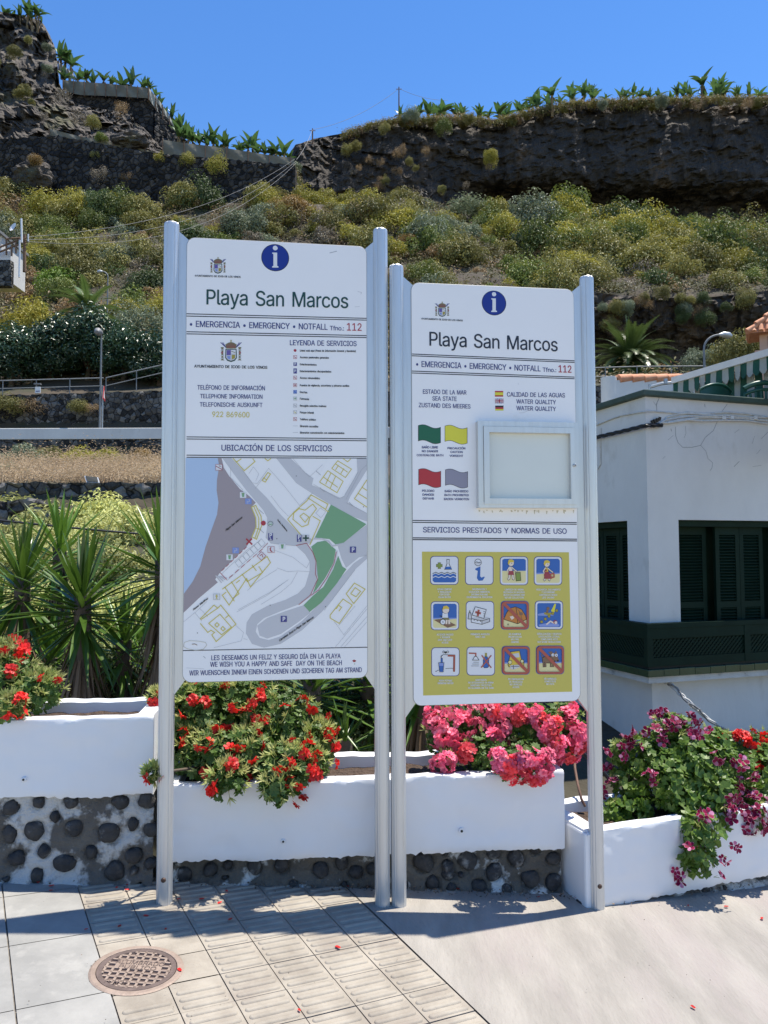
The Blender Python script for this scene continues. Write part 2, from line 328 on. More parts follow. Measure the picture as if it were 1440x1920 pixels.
# terrain: photo rows give the height of the slope at each true distance
TX = [0, 300, 548, 580, 850, 1150, 1440]
TY = [(4.15, None, -.95), (7, None, -.85), (10, None, -.3), (13, 1125), (16, 1020), (20, 962), (20.5, 910), (25, 893), (30, 868), (36, 862), (39.8, 853), (40.4, 812), (44.2, 809), (45, 748, 740, 740, 742, 728, 726), (50, 725, 718, 725, 722, 718, 715),
      (60, 665, 640, 660, 670, 716, 716), (70, 600, 585, 610, 630, 722, 722), (78, 555, 545, 570, 590, 716, 716), (82, 530, 520, 545, 565, 552, 548), (95, 470, 462, 485, 505, 510, 515),
      (108, 378, 390, 385, 445, 465, 475), (112, 366, 374, 372, 430, 455, 465), (113, 285, 292, 330, 425, 452, 462), (118, 280, 290, 320, 408, 446, 455), (128, 275, 288, 318, 385, 428, 440), (132, 272, 286, 318, 392, 430, 442), (150, 272, 286, 318, 392, 430, 442)]
def trow(row, px):
    if row[1] is None: return row[2]
    if len(row) == 7: row = row[:4] + (max(row[3], 392) if row[0] >= 112 else row[3],) + row[4:]
    py = row[1] if len(row) == 2 else pl(px, list(zip(TX, row[1:])))
    return at(px, py, row[0]).z
def tz(px, Y):                                    # terrain height under photo column px at distance Y
    for a, b in zip(TY, TY[1:]):
        if Y <= b[0]: return lerp(trow(a, px), trow(b, px), max(0, (Y - a[0]) / (b[0] - a[0])))
    return trow(TY[-1], px)
def tpt(px, Y, lift=0):
    v = at(px, 960, Y); v.z = tz(px, Y) + lift; return v
Ys = []
for a, b in zip(TY, TY[1:]):
    k = max(1, int((b[0] - a[0]) / 1.3)); Ys += [lerp(a[0], b[0], i / k) for i in range(k)]
Ys.append(150)
g = MB(); P = []
for Y in Ys:
    row = []
    for i in range(150):
        px = -1300 + 4000 * i / 149; v = tpt(px, Y)
        k_ = min(1, max(0, (px - 560) / 60)) if Y > 104 else 1
        if Y > 46: v.z += 1.1 * noise.fractal(v * .16, 1, 2, 4) * min(1, (Y - 46) / 15) * k_ * (.3 if px > 1000 and Y < 80 else 1); v.y += .5 * noise.noise(v * .3) * k_
        elif Y < 39: v.z += .12 * noise.noise(v * .6)
        if Y < 4.2: v.y = pl(v.x, WL) + .3 if abs(v.x) < 9 else v.y
        row.append(v)
    P.append(row)
g.grid(P); struct(g.build('hillside_terrain', K['earth']))
g = MB(); g.grid([[tpt(px, Y, .03) for px in range(-900, 2401, 100)] for Y in (40.7, 43.9)]); struct(g.build('road', K['road']))
def rockmesh(name, us, ts, fn, m, amp, sc=.12):
    g = MB(); P = []
    for t in ts:
        row = []
        for u in us:
            v = fn(u, t); q = Vector((v.x, v.y, v.z * .8)) * sc
            d = noise.ridged_multi_fractal(q, 1, 2.1, 6, 1, 2) * .55 + noise.fractal(q * 3.1, .8, 2, 4) * .5 + .5 * abs(noise.noise(Vector((v.x * .5, v.y * .1, v.z * .09))))
            cell = noise.cell(Vector((v.x * .28, v.z * .17, 0))) * .7
            st_ = abs(((v.z * .21 + 1.3 * noise.noise(q * .7)) % 1) - .4) * .7; d += st_ + .5 * noise.fractal(q * 9, .9, 2, 3)
            v = v + (CAM - v).normalized() * ((d + cell - 1.2) * amp) + Vector((.25 * noise.noise(q * 7), 0, .35 * amp * noise.noise(q * 5 + Vector((7, 3, 1))) * min(1, (1 - t) * 8))); row.append(v)
        P.append(row)
    g.grid(P, smooth=False); return struct(g.build(name, m))
CT = [(540, 292), (552, 272), (590, 260), (650, 248), (700, 232), (745, 222), (800, 222), (860, 218), (930, 226), (990, 210), (1060, 194), (1120, 190), (1200, 188), (1320, 184), (1440, 184), (1800, 178), (2400, 170)]
CB = [(540, 400), (700, 408), (850, 412), (1000, 430), (1150, 448), (1300, 460), (1440, 468), (2400, 480)]
CYD = [(540, 119), (620, 126), (800, 130), (1100, 131), (1440, 126), (2400, 110)]
def cliffp(u, t):
    Y = pl(u, CYD); py = lerp(pl(u, CB), pl(u, CT), t); v = at(u, py, Y)
    cave = math.exp(-((t - .24) / .13) ** 2) * max(0, min(1, (u - 840) / 90)) * max(0, min(1, (1600 - u) / 100))
    dy = 7 * cave + 3.5 * t * t + 14 * max(0, (570 - u) / 40) ** 2
    return CAM + (v - CAM) * ((v.y + dy) / v.y)
us = [545 + 1855 * (i / 330) ** 1.25 for i in range(331)]
rockmesh('basalt_cliff', us, [i / 80 for i in range(81)], cliffp, K['cliff'], 1.45)
g = MB(); g.grid([[at(u, pl(u, CT) + 5, pl(u, CYD) + 5 + k * 20) if k == 0 else Vector((at(u, 960, pl(u, CYD) + 2 + k * 20).x, pl(u, CYD) + 2 + k * 20, at(u, pl(u, CT) + 6, pl(u, CYD) + 5).z - .5 * k)) for u in range(560, 2401, 40)] for k in range(6)]); struct(g.build('plateau', K['earth']))
# the lower dark rock face on the right
LT = [(960, 590), (1040, 560), (1110, 548), (1200, 556), (1300, 560), (1380, 552), (1440, 545), (1900, 535)]
LB = [(960, 625), (1040, 690), (1110, 722), (1440, 720), (1900, 720)]
rockmesh('lower_rock_face', [960 + i * 6.5 for i in range(146)], [i / 40 for i in range(41)], lambda u, t: at(u, lerp(pl(u, LB), pl(u, LT), t), 77.2 - 1.6 * t + 4 * max(0, (1060 - u) / 100) ** 2 + 2.0 * math.exp(-((t - .35) / .2) ** 2)), K['cliff'], 1.1, .2)
# left headland
HE = [(0, 300), (.12, 296), (.22, 280), (.32, 235), (.42, 180), (.52, 128), (.6, 110), (.7, 108), (.82, 103), (.92, 90), (1, 76)]
HT = [(-700, -140), (-200, -60), (0, 22), (40, 28), (76, 38), (400, 38)]
def headp(u, t):                                  # u 0..1 across, t 0..1 up
    e = pl(t, HE); px = lerp(-700, e, min(1, u / .9)); py = lerp(345, pl(px, HT), t) if t > .02 else 345
    Y = 113 + 7 * t + 10 * max(0, (u - .6) / .3) ** 2 * .5
    if u > .9: Y += (u - .9) * 250
    return at(px, py, Y)
rockmesh('headland_rock', [(i / 160) ** .6 for i in range(161)], [i / 70 for i in range(71)], headp, K['rock'], 2.3, .13)

